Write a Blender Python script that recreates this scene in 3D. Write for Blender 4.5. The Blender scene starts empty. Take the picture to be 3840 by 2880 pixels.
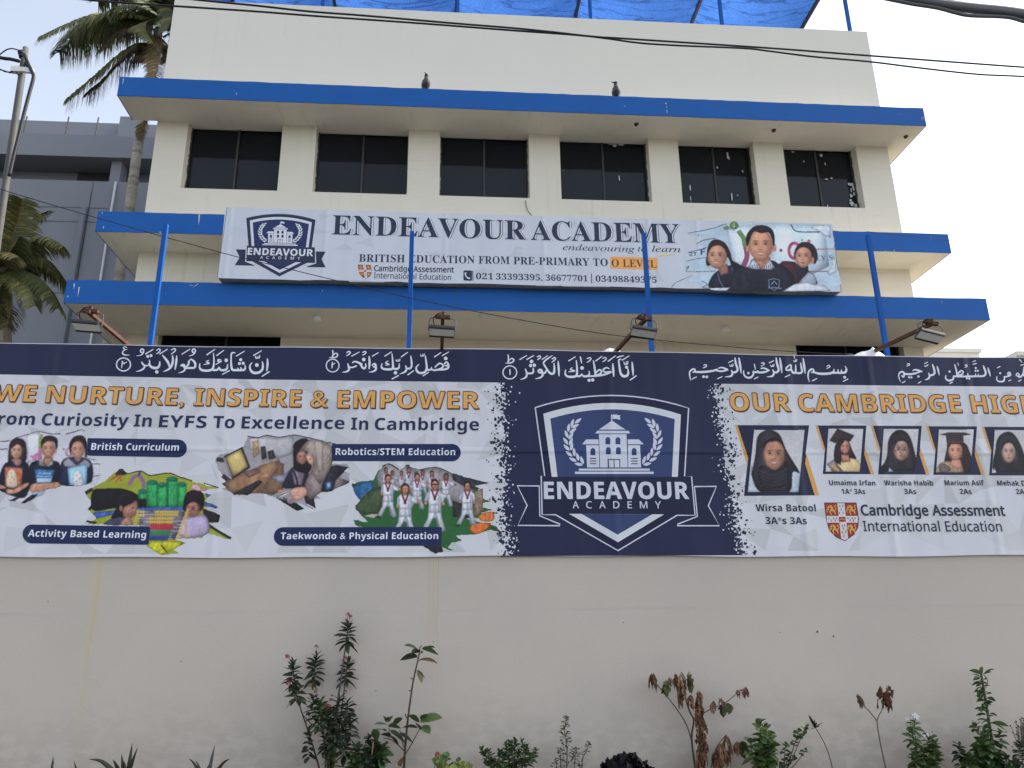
import bpy, math, random
import numpy as np
from mathutils import Vector, Matrix
from mathutils.geometry import tessellate_polygon
S = bpy.context.scene
COL = S.collection
rnd = random.Random(7)

# ---------------------------------------------------------------- camera, sky, sun, exposure
PITCH, YAW, ROLL, FPX = .307481957, .0800298678, -.0126191215, 3020.07
CAM = Vector((0, 0, 1.6))
_f = Vector((math.sin(YAW) * math.cos(PITCH), math.cos(YAW) * math.cos(PITCH), math.sin(PITCH)))
_r0 = Vector((math.cos(YAW), -math.sin(YAW), 0))
_u0 = _r0.cross(_f)
RT = _r0 * math.cos(ROLL) + _u0 * math.sin(ROLL)
UP = -_r0 * math.sin(ROLL) + _u0 * math.cos(ROLL)
cd = bpy.data.cameras.new('camera')
cam = bpy.data.objects.new('camera', cd)
COL.objects.link(cam)
cam.matrix_world = Matrix(((RT.x, UP.x, -_f.x, CAM.x), (RT.y, UP.y, -_f.y, CAM.y), (RT.z, UP.z, -_f.z, CAM.z), (0, 0, 0, 1)))
cd.sensor_width = 36
cd.lens = 36 * FPX / 3840
cd.clip_start = .05
cd.clip_end = 3000
S.camera = cam

SUN_EL, SUN_AZ = math.radians(38), math.radians(82)      # azimuth from +Y (behind the school) towards +X
w = bpy.data.worlds.new('World')
S.world = w
w.use_nodes = True
nt = w.node_tree
bg = nt.nodes['Background']
sky = nt.nodes.new('ShaderNodeTexSky')
sky.sky_type = 'NISHITA'
sky.sun_disc = False
sky.sun_elevation = SUN_EL
sky.sun_rotation = SUN_AZ
sky.air_density = 1.0
sky.dust_density = 2.0
sky.ozone_density = 1.0
hs = nt.nodes.new('ShaderNodeHueSaturation')
hs.inputs['Saturation'].default_value = .50
nt.links.new(sky.outputs[0], hs.inputs['Color'])
nt.links.new(hs.outputs[0], bg.inputs[0])
bg.inputs[1].default_value = .12
sl = bpy.data.lights.new('sun', 'SUN')
sl.energy = 2.0
sl.angle = math.radians(.5)
sl.color = (1, .93, .82)
so = bpy.data.objects.new('sun', sl)
COL.objects.link(so)
sd = Vector((math.sin(SUN_AZ) * math.cos(SUN_EL), math.cos(SUN_AZ) * math.cos(SUN_EL), math.sin(SUN_EL)))
so.rotation_euler = (-sd).to_track_quat('-Z', 'Y').to_euler()
so.location = sd * 60
S.view_settings.view_transform = 'Standard'
S.view_settings.look = 'None'
S.view_settings.exposure = 1.62
S.view_settings.gamma = 1

# ---------------------------------------------------------------- helpers
def P(px, py, Y):
    "the point of the vertical plane y = Y seen at pixel (px, py) of the photograph"
    d = RT * ((px - 1920) / FPX) - UP * ((py - 1440) / FPX) + _f
    return CAM + d * (Y / d.y)

def PZ(px, py, Z):
    d = RT * ((px - 1920) / FPX) - UP * ((py - 1440) / FPX) + _f
    return CAM + d * ((Z - CAM.z) / d.z)

def k(ox, oy, s=2.304):
    return lambda x, y: (ox + x / s, oy + y / s)

K1, K2, K3, K4 = k(0, 0), k(960, 0), k(1920, 0), k(2880, 0)
K5, K6, K7, K8 = k(0, 720), k(960, 720), k(1920, 720), k(2880, 720)
A1, A2, A3, A4 = k(0, 1440), k(960, 1440), k(1920, 1440), k(2880, 1440)
B1, B2, B3, B4 = k(0, 2160), k(960, 2160), k(1920, 2160), k(2880, 2160)

def lin(c):
    c = c / 255
    return c / 12.92 if c <= .04045 else ((c + .055) / 1.055) ** 2.4

def pts(s):
    return [tuple(float(q) for q in a.split(',')) for a in s.split()]

def catmull(p, n=5, closed=False):
    out = []
    m = len(p)
    if m < 3:
        return [tuple(q) for q in p]
    rng = range(m) if closed else range(m - 1)
    for i in rng:
        if closed:
            a, b, c, d = p[i - 1], p[i], p[(i + 1) % m], p[(i + 2) % m]
        else:
            a, b, c, d = p[max(i - 1, 0)], p[i], p[i + 1], p[min(i + 2, m - 1)]
        for j in range(n):
            t = j / n
            out.append(tuple(.5 * (2 * b[q] + (c[q] - a[q]) * t + (2 * a[q] - 5 * b[q] + 4 * c[q] - d[q]) * t * t + (3 * b[q] - a[q] - 3 * c[q] + d[q]) * t ** 3) for q in range(len(b))))
    if not closed:
        out.append(tuple(p[-1]))
    return out

class MB:
    def __init__(self):
        self.v, self.f, self.m, self.c = [], [], [], []
        self.mi, self.col = 0, (1, 1, 1)

    def face(self, idx):
        self.f.append(idx)
        self.m.append(self.mi)
        self.c.append(self.col)

    def quad(self, a, b, c, d):
        n = len(self.v)
        self.v += [tuple(a), tuple(b), tuple(c), tuple(d)]
        self.face((n, n + 1, n + 2, n + 3))

    def tri(self, a, b, c):
        n = len(self.v)
        self.v += [tuple(a), tuple(b), tuple(c)]
        self.face((n, n + 1, n + 2))

    def hexa(self, p):
        n = len(self.v)
        self.v += [tuple(q) for q in p]
        for q in ((0, 3, 2, 1), (4, 5, 6, 7), (0, 1, 5, 4), (1, 2, 6, 5), (2, 3, 7, 6), (3, 0, 4, 7)):
            self.face(tuple(n + i for i in q))

    def box(self, x0, x1, y0, y1, z0, z1):
        self.hexa([(x0, y0, z0), (x1, y0, z0), (x1, y1, z0), (x0, y1, z0), (x0, y0, z1), (x1, y0, z1), (x1, y1, z1), (x0, y1, z1)])

    def obox(self, c, ax, ay, az):
        c, ax, ay, az = Vector(c), Vector(ax), Vector(ay), Vector(az)
        self.hexa([c + ax * i + ay * j + az * l for l in (-1, 1) for i, j in ((-1, -1), (1, -1), (1, 1), (-1, 1))])

    def beam(self, a, b, w, h, up=(0, 0, 1)):
        a, b = Vector(a), Vector(b)
        d = (b - a)
        t = d.normalized()
        s = t.cross(Vector(up))
        if s.length < 1e-4:
            s = t.cross(Vector((0, 1, 0)))
        s.normalize()
        self.obox((a + b) / 2, d / 2, s * (w / 2), s.cross(t).normalized() * (h / 2))

    def tube(self, path, r, n=8, r1=None, caps=True):
        path = [Vector(p) for p in path]
        m = len(path)
        base = len(self.v)
        u = None
        for i, p in enumerate(path):
            t = (path[min(i + 1, m - 1)] - path[max(i - 1, 0)])
            if t.length < 1e-9:
                t = Vector((0, 0, 1))
            t.normalize()
            if u is None:
                u = t.orthogonal().normalized()
            else:
                u = (u - t * u.dot(t))
                u = u.normalized() if u.length > 1e-6 else t.orthogonal().normalized()
            v = t.cross(u)
            if isinstance(r, (list, tuple)):
                rr = r[i]
            else:
                rr = r if r1 is None else r + (r1 - r) * i / max(m - 1, 1)
            for j in range(n):
                a = 2 * math.pi * j / n
                self.v.append(tuple(p + u * (math.cos(a) * rr) + v * (math.sin(a) * rr)))
        for i in range(m - 1):
            for j in range(n):
                j2 = (j + 1) % n
                self.face((base + i * n + j, base + i * n + j2, base + (i + 1) * n + j2, base + (i + 1) * n + j))
        if caps:
            self.face(tuple(base + j for j in reversed(range(n))))
            self.face(tuple(base + (m - 1) * n + j for j in range(n)))

    def ball(self, c, rx, ry, rz, n=10, m=7):
        base = len(self.v)
        for i in range(m + 1):
            th = math.pi * i / m
            for j in range(n):
                a = 2 * math.pi * j / n
                self.v.append((c[0] + rx * math.sin(th) * math.cos(a), c[1] + ry * math.sin(th) * math.sin(a), c[2] + rz * math.cos(th)))
        for i in range(m):
            for j in range(n):
                j2 = (j + 1) % n
                self.face((base + i * n + j, base + (i + 1) * n + j, base + (i + 1) * n + j2, base + i * n + j2))

    def build(self, name, mats, parent=None, loc=None, smooth=False):
        o_root = parent
        while o_root is not None and o_root.parent is not None:
            o_root = o_root.parent
        L = Vector(loc) if loc is not None else (o_root.location.copy() if o_root else Vector((0, 0, 0)))
        me = bpy.data.meshes.new(name)
        me.from_pydata([(x - L.x, y - L.y, z - L.z) for x, y, z in self.v], [], self.f)
        if not isinstance(mats, (list, tuple)):
            mats = [mats]
        for m_ in mats:
            me.materials.append(m_)
        for i, pl in enumerate(me.polygons):
            pl.material_index = self.m[i]
            pl.use_smooth = smooth
        at = me.color_attributes.new('Col', 'FLOAT_COLOR', 'CORNER')
        flat = []
        for i, pl in enumerate(me.polygons):
            c = self.c[i]
            flat += [c[0], c[1], c[2], 1.0] * pl.loop_total
        at.data.foreach_set('color', flat)
        me.update()
        o = bpy.data.objects.new(name, me)
        COL.objects.link(o)
        if parent is not None:
            o.parent = parent
        else:
            o.location = L
        return o

def tag(o, label=None, cat=None, group=None, kind=None):
    if label:
        o['label'] = label
    if cat:
        o['category'] = cat
    if group:
        o['group'] = group
    if kind:
        o['kind'] = kind
    return o

def root(name, label, cat, loc, group=None):
    o = bpy.data.objects.new(name, None)
    COL.objects.link(o)
    o.empty_display_size = .2
    o.location = loc
    return tag(o, label, cat, group)

def dup(o, parent=None):
    c = o.copy()
    COL.objects.link(c)
    c.parent = parent
    for ch in list(o.children):
        dup(ch, c)
    return c

# ---------------------------------------------------------------- materials
def mat(name, col, rough=.8, var=.06, scale=3.0, fine=.04, bump=0.0, bscale=60, metal=0.0, spec=.3, attr=False, transl=0.0):
    m = bpy.data.materials.new(name)
    m.use_nodes = True
    t = m.node_tree
    b = t.nodes['Principled BSDF']
    b.inputs['Roughness'].default_value = rough
    b.inputs['Metallic'].default_value = metal
    b.inputs['Specular IOR Level'].default_value = spec
    tc = t.nodes.new('ShaderNodeTexCoord')
    n1 = t.nodes.new('ShaderNodeTexNoise')
    n1.inputs['Scale'].default_value = scale
    n1.inputs['Detail'].default_value = 6
    n1.inputs['Roughness'].default_value = .6
    n2 = t.nodes.new('ShaderNodeTexNoise')
    n2.inputs['Scale'].default_value = bscale
    n2.inputs['Detail'].default_value = 3
    t.links.new(tc.outputs['Object'], n1.inputs['Vector'])
    t.links.new(tc.outputs['Object'], n2.inputs['Vector'])
    def mr(node, amp):
        q = t.nodes.new('ShaderNodeMapRange')
        q.inputs[1].default_value = .25
        q.inputs[2].default_value = .75
        q.inputs[3].default_value = 1 - amp
        q.inputs[4].default_value = 1 + amp
        t.links.new(node.outputs['Fac'], q.inputs[0])
        return q.outputs[0]
    mu = t.nodes.new('ShaderNodeMath')
    mu.operation = 'MULTIPLY'
    t.links.new(mr(n1, var), mu.inputs[0])
    t.links.new(mr(n2, fine), mu.inputs[1])
    vm = t.nodes.new('ShaderNodeVectorMath')
    vm.operation = 'SCALE'
    if attr:
        a = t.nodes.new('ShaderNodeAttribute')
        a.attribute_name = 'Col'
        t.links.new(a.outputs['Color'], vm.inputs[0])
    else:
        vm.inputs[0].default_value = col[:3]
    t.links.new(mu.outputs[0], vm.inputs['Scale'])
    t.links.new(vm.outputs[0], b.inputs['Base Color'])
    if bump:
        bn = t.nodes.new('ShaderNodeBump')
        bn.inputs['Strength'].default_value = 1
        bn.inputs['Distance'].default_value = bump
        t.links.new(n2.outputs['Fac'], bn.inputs['Height'])
        t.links.new(bn.outputs[0], b.inputs['Normal'])
    if transl:
        tr = t.nodes.new('ShaderNodeBsdfTranslucent')
        t.links.new(vm.outputs[0], tr.inputs[0])
        mx = t.nodes.new('ShaderNodeMixShader')
        mx.inputs[0].default_value = transl
        t.links.new(b.outputs[0], mx.inputs[1])
        t.links.new(tr.outputs[0], mx.inputs[2])
        t.links.new(mx.outputs[0], t.nodes['Material Output'].inputs[0])
    m['vm'] = vm.name
    return m

def node(t, kind, **inp):
    n = t.nodes.new(kind)
    for kk, vv in inp.items():
        if kk == 'op':
            n.operation = vv
        else:
            n.inputs[int(kk[1:])].default_value = vv
    return n

def overlay(m, fac_socket, col):
    "mix a stain colour over the base colour of a mat() material"
    t = m.node_tree
    b = t.nodes['Principled BSDF']
    src = b.inputs['Base Color'].links[0].from_socket
    mx = t.nodes.new('ShaderNodeMix')
    mx.data_type = 'RGBA'
    t.links.new(fac_socket, mx.inputs[0])
    t.links.new(src, mx.inputs[6])
    mx.inputs[7].default_value = (*col, 1)
    t.links.new(mx.outputs[2], b.inputs['Base Color'])

def xyz(m, world=True):
    t = m.node_tree
    g = t.nodes.new('ShaderNodeNewGeometry')
    s = t.nodes.new('ShaderNodeSeparateXYZ')
    t.links.new(g.outputs['Position'], s.inputs[0])
    return t, s

def mathn(t, op, a, b=None, clamp=False):
    n = t.nodes.new('ShaderNodeMath')
    n.operation = op
    n.use_clamp = clamp
    for i, q in enumerate((a, b)):
        if q is None:
            continue
        if isinstance(q, (int, float)):
            n.inputs[i].default_value = q
        else:
            t.links.new(q, n.inputs[i])
    return n.outputs[0]

def noise(t, scale, sx=1, sy=1, sz=1, detail=4):
    g = t.nodes.new('ShaderNodeNewGeometry')
    mp = t.nodes.new('ShaderNodeMapping')
    mp.inputs['Scale'].default_value = (sx, sy, sz)
    t.links.new(g.outputs['Position'], mp.inputs[0])
    n = t.nodes.new('ShaderNodeTexNoise')
    n.inputs['Scale'].default_value = scale
    n.inputs['Detail'].default_value = detail
    t.links.new(mp.outputs[0], n.inputs['Vector'])
    return n.outputs['Fac']

def ramp(t, fac, lo, hi, a=0.0, b=1.0):
    q = t.nodes.new('ShaderNodeMapRange')
    q.interpolation_type = 'SMOOTHSTEP'
    q.inputs[1].default_value = lo
    q.inputs[2].default_value = hi
    q.inputs[3].default_value = a
    q.inputs[4].default_value = b
    t.links.new(fac, q.inputs[0])
    return q.outputs[0]

WALL_Y, BAN_Y = 8.03, 8.0
M = {}
M['wall'] = mat('painted_boundary_plaster', (.505, .455, .40), .85, .05, .6, .02, .0012, 45)
def _wall_stains():
    m = M['wall']
    t, s = xyz(m)
    X, Z = s.outputs[0], s.outputs[2]
    wob = mathn(t, 'MULTIPLY', mathn(t, 'SUBTRACT', noise(t, 1.3, 1, 1, 1.2), .5), .10)
    Xw = mathn(t, 'ADD', X, wob)
    for px, py, wd, z0, z1, st, c in ((383, 2095, .035, .2, 2.5, .75, (.50, .40, .20)), (378, 2095, .10, .2, 2.5, .36, (.56, .48, .30)), (1613, 2100, .008, 1.2, 2.6, .7, (.42, .33, .22)),
                                      (1629, 2100, .008, .9, 2.6, .75, (.42, .33, .22)), (1645, 2100, .009, .6, 2.6, .75, (.40, .32, .22)), (1628, 2100, .07, .7, 2.6, .28, (.52, .44, .32)),
                                      (1410, 2100, .007, 2.05, 2.5, .45, (.4, .36, .3)), (2337, 2200, .008, 1.6, 2.6, .3, (.42, .38, .33)), (1005, 2200, .05, 1.2, 2.6, .10, (.55, .47, .33)), (2000, 2100, .05, 1.6, 2.6, .12, (.52, .45, .36))):
        x0 = P(px, py, WALL_Y).x
        d = mathn(t, 'ABSOLUTE', mathn(t, 'SUBTRACT', Xw, x0))
        f = ramp(t, d, 0, wd, 1, 0)
        f = mathn(t, 'MULTIPLY', f, ramp(t, Z, z0, z1, .0, st))
        f = mathn(t, 'MULTIPLY', f, ramp(t, noise(t, 5, 4, 1, .4), .25, .6, .35, 1))
        overlay(m, f, c)
    # damp, flaking band near the soil and faint horizontal day-joint
    damp = mathn(t, 'MULTIPLY', ramp(t, mathn(t, 'ADD', Z, mathn(t, 'MULTIPLY', noise(t, 2.2, 1, 1, 2), -.9)), -.05, .8, .5, 0), ramp(t, noise(t, 7, 1, 1, 1.5, 6), .34, .60))
    overlay(m, damp, (.36, .32, .26))
    dots = mathn(t, 'MULTIPLY', ramp(t, noise(t, 34, 1, 1, 1.6), .69, .76, 0, .5), ramp(t, Z, .9, 2.0, 1, .12))
    overlay(m, dots, (.30, .28, .24))
    zz = mathn(t, 'ABSOLUTE', mathn(t, 'SUBTRACT', mathn(t, 'ADD', Z, mathn(t, 'MULTIPLY', noise(t, .9), .05)), 1.90))
    overlay(m, mathn(t, 'MULTIPLY', ramp(t, zz, 0, .026, .45, 0), ramp(t, noise(t, 1.1, 1, 1, .1), .38, .62)), (.42, .40, .37))
    overlay(m, ramp(t, noise(t, .55, 1, 1, .8, 5), .45, .72, 0, .22), (.36,.345,.325))
_wall_stains()
M['cream'] = mat('cream_building_plaster', (.70, .655, .55), .85, .05, .5, .015, .001, 40)
def _cream():
    m = M['cream']
    t, s = xyz(m)
    f = mathn(t, 'MULTIPLY', ramp(t, noise(t, 2.4, .7, 1, 6), .56, .74, 0, .28), ramp(t, noise(t, .8), .4, .6))
    overlay(m, f, (.50, .47, .40))
    overlay(m, ramp(t, noise(t, 1.1, 6, 1, .35), .62, .8, 0, .12), (.45, .42, .36))
    st = mathn(t, 'MULTIPLY', ramp(t, noise(t, 2.0, 5, 1, .10, 5), .56, .72, 0, .34), ramp(t, noise(t, .5, 1, 1, 1), .42, .62))
    overlay(m, st, (.46, .42, .34))
    overlay(m, ramp(t, s.outputs[2], 12.6, 13.2, 0, .75), (.72, .69, .62))
_cream()
M['blue'] = mat('blue_fascia_paint', (.014, .104, .37), .5, .07, 1.2, .03, .0006, 50, spec=.15)
def _blue():
    m = M['blue']
    t, s = xyz(m)
    overlay(m, ramp(t, noise(t, 7, 2.2, 1, .5, 6), .73, .77, 0, .55), (.55, .6, .66))
    overlay(m, ramp(t, noise(t, 2.4, 3.5, 1, .25, 5), .55, .75, 0, .35), (.02, .10, .30))
    overlay(m, ramp(t, noise(t, 1.2, .6, 1, 5), .55, .75, 0, .3), (.013, .085, .29))
_blue()
M['post'] = mat('blue_post_paint', (.011, .088, .34), .5, .1, 6, .05, .0003, 90, spec=.12)
M['print'] = mat('printed_flex', (1, 1, 1), .42, .035, .9, .02, 0, 90, spec=.3, attr=True)
def _print():
    m = M['print']
    t, s = xyz(m)
    b = t.nodes['Principled BSDF']
    X, Z = s.outputs[0], s.outputs[2]
    h = mathn(t, 'MULTIPLY', noise(t, .9, 1.8, 1, .25, 2), .07)
    h = mathn(t, 'ADD', h, mathn(t, 'MULTIPLY', noise(t, 2.2, 1.0, 1, 1.0, 2), .010))
    for px in (1640, 2300, 3000, 3320, 820, 150, 3700):
        x0 = P(px, 1800, BAN_Y).x
        d = mathn(t, 'ABSOLUTE', mathn(t, 'SUBTRACT', X, x0))
        h = mathn(t, 'ADD', h, ramp(t, d, 0, .07, .010, 0))
    d = mathn(t, 'ABSOLUTE', mathn(t, 'SUBTRACT', Z, P(1920, 1690, BAN_Y).z))
    h = mathn(t, 'ADD', h, ramp(t, d, 0, .04, .007, 0))
    bn = t.nodes.new('ShaderNodeBump')
    bn.inputs['Distance'].default_value = 1
    bn.inputs['Strength'].default_value = .8
    t.links.new(h, bn.inputs['Height'])
    t.links.new(bn.outputs[0], b.inputs['Normal'])
_print()
M['photo'] = mat('printed_photograph', (1, 1, 1), .42, .05, 3, .03, 0, 90, spec=.3, attr=True)
M['palmleaf'] = mat('palm_leaf', (1, 1, 1), .5, .18, 14, .1, 0, 200, spec=.4, attr=True, transl=.38)
M['leaf'] = mat('leaf', (1, 1, 1), .5, .18, 14, .1, 0, 200, spec=.4, attr=True, transl=.22)
M['dry'] = mat('dry_leaf', (1, 1, 1), .8, .25, 18, .15, .002, 120, spec=.1, attr=True, transl=.12)
M['stem'] = mat('stem_bark', (1, 1, 1), .8, .2, 20, .15, .001, 160, spec=.2, attr=True)
M['glass'] = mat('dark_window_glass', (.008, .010, .014), .06, .2, .7, .05, 0, 30, spec=.28)
M['frame'] = mat('dark_aluminium_frame', (.045, .045, .042), .5, .25, 8, .15, .0004, 120)
M['rust'] = mat('rusty_steel', (.10, .045, .03), .8, .35, 16, .25, .001, 90, spec=.25)
M['lampgrey'] = mat('floodlight_casing', (.035, .037, .04), .5, .15, 12, .1, 0, 100)
M['lampglass'] = mat('floodlight_glass', (.62, .64, .63), .25, .08, 9, .05, 0, 100, spec=.5)
M['galv'] = mat('galvanised_steel', (.11, .11, .105), .65, .15, 9, .1, .0003, 120, spec=.2)
M['signbox'] = mat('painted_sign_metal', (.30, .31, .33), .6, .2, 5, .1, .0004, 80)
M['cable'] = mat('black_cable', (.018, .018, .022), .55, .1, 10, .1, 0, 100)
M['grey'] = mat('grey_building_paint', (.235, .243, .27), .8, .05, .35, .015, .001, 30)
M['greyjoint'] = mat('grey_joint', (.12, .125, .14), .85, .1, 3, .05, 0, 60)
M['white'] = mat('white_paint', (.72, .72, .70), .6, .06, 3, .04, 0, 90)
M['soil'] = mat('dry_soil', (.17, .135, .10), .95, .3, 5, .3, .02, 22, spec=.1)
M['asphalt'] = mat('asphalt', (.065, .062, .058), .9, .15, .7, .2, .004, 120)
M['net'] = mat('blue_shade_net', (.06, .175, .52), .8, .12, 2.5, .2, .003, 70, spec=.1, transl=.54)
def _net():
    m = M['net']
    t, s = xyz(m)
    vm = t.nodes[m['vm']]
    src = vm.outputs[0]
    h = noise(t, 1.0, .5, 3.4, 1, 3)
    f = ramp(t, mathn(t, 'ABSOLUTE', mathn(t, 'SUBTRACT', h, .5)), 0, .035, .55, 0)
    f2 = ramp(t, noise(t, 22, 1.6, 1, 1, 1), .45, .6, .25, 0)
    mx = t.nodes.new('ShaderNodeMix')
    mx.data_type = 'RGBA'
    mx.inputs[7].default_value = (.02, .05, .16, 1)
    t.links.new(mathn(t, 'ADD', f, f2, True), mx.inputs[0])
    t.links.new(src, mx.inputs[6])
    for n in t.nodes:
        if n.type == 'BSDF_TRANSLUCENT':
            t.links.new(mx.outputs[2], n.inputs[0])
        if n.type == 'BSDF_PRINCIPLED':
            t.links.new(mx.outputs[2], n.inputs['Base Color'])
_net()
M['paintsplash'] = mat('white_paint_splash', (.55, .56, .56), .7, .1, 9, .1, 0, 90)
M['dirtgap'] = mat('dirty_putty', (.42, .39, .30), .85, .2, 9, .2, .001, 90)
M['plastic'] = mat('black_plastic_sheet', (.006, .006, .008), .5, .3, 12, .2, .004, 60, spec=.12)
M['feather'] = mat('crow_feathers', (1, 1, 1), .6, .15, 30, .1, .001, 180, attr=True)

# ---------------------------------------------------------------- ground
BED = .40
g = MB()
g.box(-400, 400, -400, 900, -.5, 0)
tag(g.build('street', M['asphalt'], loc=(0, 0, 0)), kind='structure')
g = MB()
NX, NY = 150, 10
base = len(g.v)
for j in range(NY + 1):
    for i in range(NX + 1):
        x = -15 + 30 * i / NX
        y = 6.72 + (WALL_Y - 6.72) * j / NY
        g.v.append((x, y, BED + rnd.uniform(-.015, .03) + .02 * math.sin(x * 2.1 + j) - .012 * max(x, -2)))
for j in range(NY):
    for i in range(NX):
        a = base + j * (NX + 1) + i
        g.face((a, a + 1, a + NX + 2, a + NX + 1))
tag(g.build('planting_bed', M['soil'], loc=(0, 7.3, 0), smooth=True), kind='structure')
g = MB()
g.box(-15, 15, 6.55, 6.715, 0, .46)
tag(g.build('bed_kerb', M['white'], loc=(0, 6.6, 0)), kind='structure')

# ---------------------------------------------------------------- boundary wall
bw = root('boundary_wall', 'long pale plastered boundary wall with yellow rain streaks below the banner', 'wall', (0, WALL_Y, 0))
g = MB()
xs = [-16 + 32 * i / 64 for i in range(65)]
for a, b in zip(xs[:-1], xs[1:]):
    g.quad((a, WALL_Y, 0), (b, WALL_Y, 0), (b, WALL_Y, 4.46), (a, WALL_Y, 4.46))
g.quad((-16, WALL_Y, 4.46), (16, WALL_Y, 4.46), (16, WALL_Y + .23, 4.46), (-16, WALL_Y + .23, 4.46))
g.quad((16, WALL_Y + .23, 0), (-16, WALL_Y + .23, 0), (-16, WALL_Y + .23, 4.46), (16, WALL_Y + .23, 4.46))
g.build('masonry', M['wall'], bw)
pr0 = random.Random(2)
# small nail holes and bolts left in the plaster
g = MB()
for x, y, r in ((3065, 2369, 6), (3126, 2386, 5), (2925, 2371, 3), (2338, 2334, 4), (1410, 2590, 3), (680, 2480, 3), (1625, 2405, 3), (180, 2255, 3)):
    p = P(x, y, WALL_Y)
    q = r / 3020 * 8.2 * .55
    g.ball((p.x, WALL_Y, p.z), q, .008, q * pr0.uniform(.6, 1.3), 8, 5)
g.build('anchor_hole', M['rust'], bw)

# ---------------------------------------------------------------- school building
WY = 14.78
sb = root('school_building', 'cream three storey school building with projecting blue edged slabs', 'building', (1.7, WY, 0))
XL, XR = -6.62, 10.05
WL, WR = -6.12, 9.62
wins = []
for tl, bl, tr, br in (((708, 456), (677, 696), (1061, 471), (1040, 706)), ((1190, 469), (1169, 716), (1534, 484), (1525, 728)), ((1651, 490), (1647, 736), (1985, 505), (1985, 751)),
                       ((2100, 514), (2104, 752), (2433, 519), (2443, 758)), ((2544, 527), (2557.6, 761), (2825, 536), (2849, 770)), ((2936, 538), (2962, 772), (3208, 542.5), (3244.6, 780))):
    x0 = (P(*tl, WY).x + P(*bl, WY).x) / 2
    x1 = (P(*tr, WY).x + P(*br, WY).x) / 2
    wins.append((x0, x1, (P(*bl, WY).z + P(*br, WY).z) / 2))
SILL = sum(q[2] for q in wins) / 6
HEAD = P(1365, 498, WY + .25).z
SOF = 11.945
LOWS = 7.198
lw0 = (P(599, 1225, WY).x, P(1056, 1232, WY).x)
lw1 = (P(2981, 1275, WY).x, P(3385, 1290, WY).x)
LHEAD = P(830, 1224, WY).z
TOP = (P(677, 13, WY).z + P(3223, 104, WY).z) / 2
g = MB()
D = .52
def skin(x0, x1, z0, z1):
    g.box(x0, x1, WY, WY + D, z0, z1)
xe = [WL] + [q for wn in wins for q in wn[:2]] + [WR]
skin(WL, WR, LHEAD, SILL)
for i in range(0, len(xe), 2):
    skin(xe[i], xe[i + 1], SILL, SOF)
skin(WL, WR, SOF, TOP)
for x0, x1, z0 in wins:
    g.box(x0, x1, WY + .235, WY + D, HEAD, SOF)
skin(WL, lw0[0], 0, LHEAD)
skin(lw0[1], lw1[0], 0, LHEAD)
skin(lw1[1], WR, 0, LHEAD)
for q in (lw0, lw1):
    skin(q[0], q[1], 0, 5.2)
g.box(WL, WR, WY + D, 27, 0, TOP - .5)
g.build('wall', M['cream'], sb)
# sunshade slabs with blue fascia; CHIPS: bare flakes in the paint
CHIPS = [('middle', K5(1722, 195), K5(1714, 290), 5), ('middle', K5(895, 296), K5(891, 320), 4), ('middle', K5(884, 176), K5(880, 190), 4), ('middle', K5(1380, 345), K5(1400, 352), 4), ('lower', K5(642, 790), K5(636, 845), 4), ('lower', K5(684, 820), K5(670, 908), 4), ('lower', K5(588, 896), K5(584, 912), 4),
         ('lower', K5(1712, 792), K5(1660, 832), 2.5), ('lower', K5(1640, 802), K5(1690, 815), 2), ('lower', K6(573, 848), K6(572, 862), 3), ('upper', K3(1329, 888), K3(1331, 904), 5), ('upper', K3(1335, 918), K3(1337, 935), 2.5), ('upper', K3(1338, 950), K3(1341, 992), 2.5),
         ('upper', K4(1330, 1010), K4(1332, 1046), 2), ('upper', K4(1346, 1008), K4(1350, 1045), 2), ('upper', K1(1066, 678), K1(1058, 738), 3), ('upper', K1(2040, 800), K1(2044, 830), 2), ('middle', K8(1015, 508), K8(1022, 520), 3), ('middle', K8(1088, 500), K8(1094, 512), 4), ('upper', K4(1130, 985), K4(1142, 990), 2)]
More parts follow.
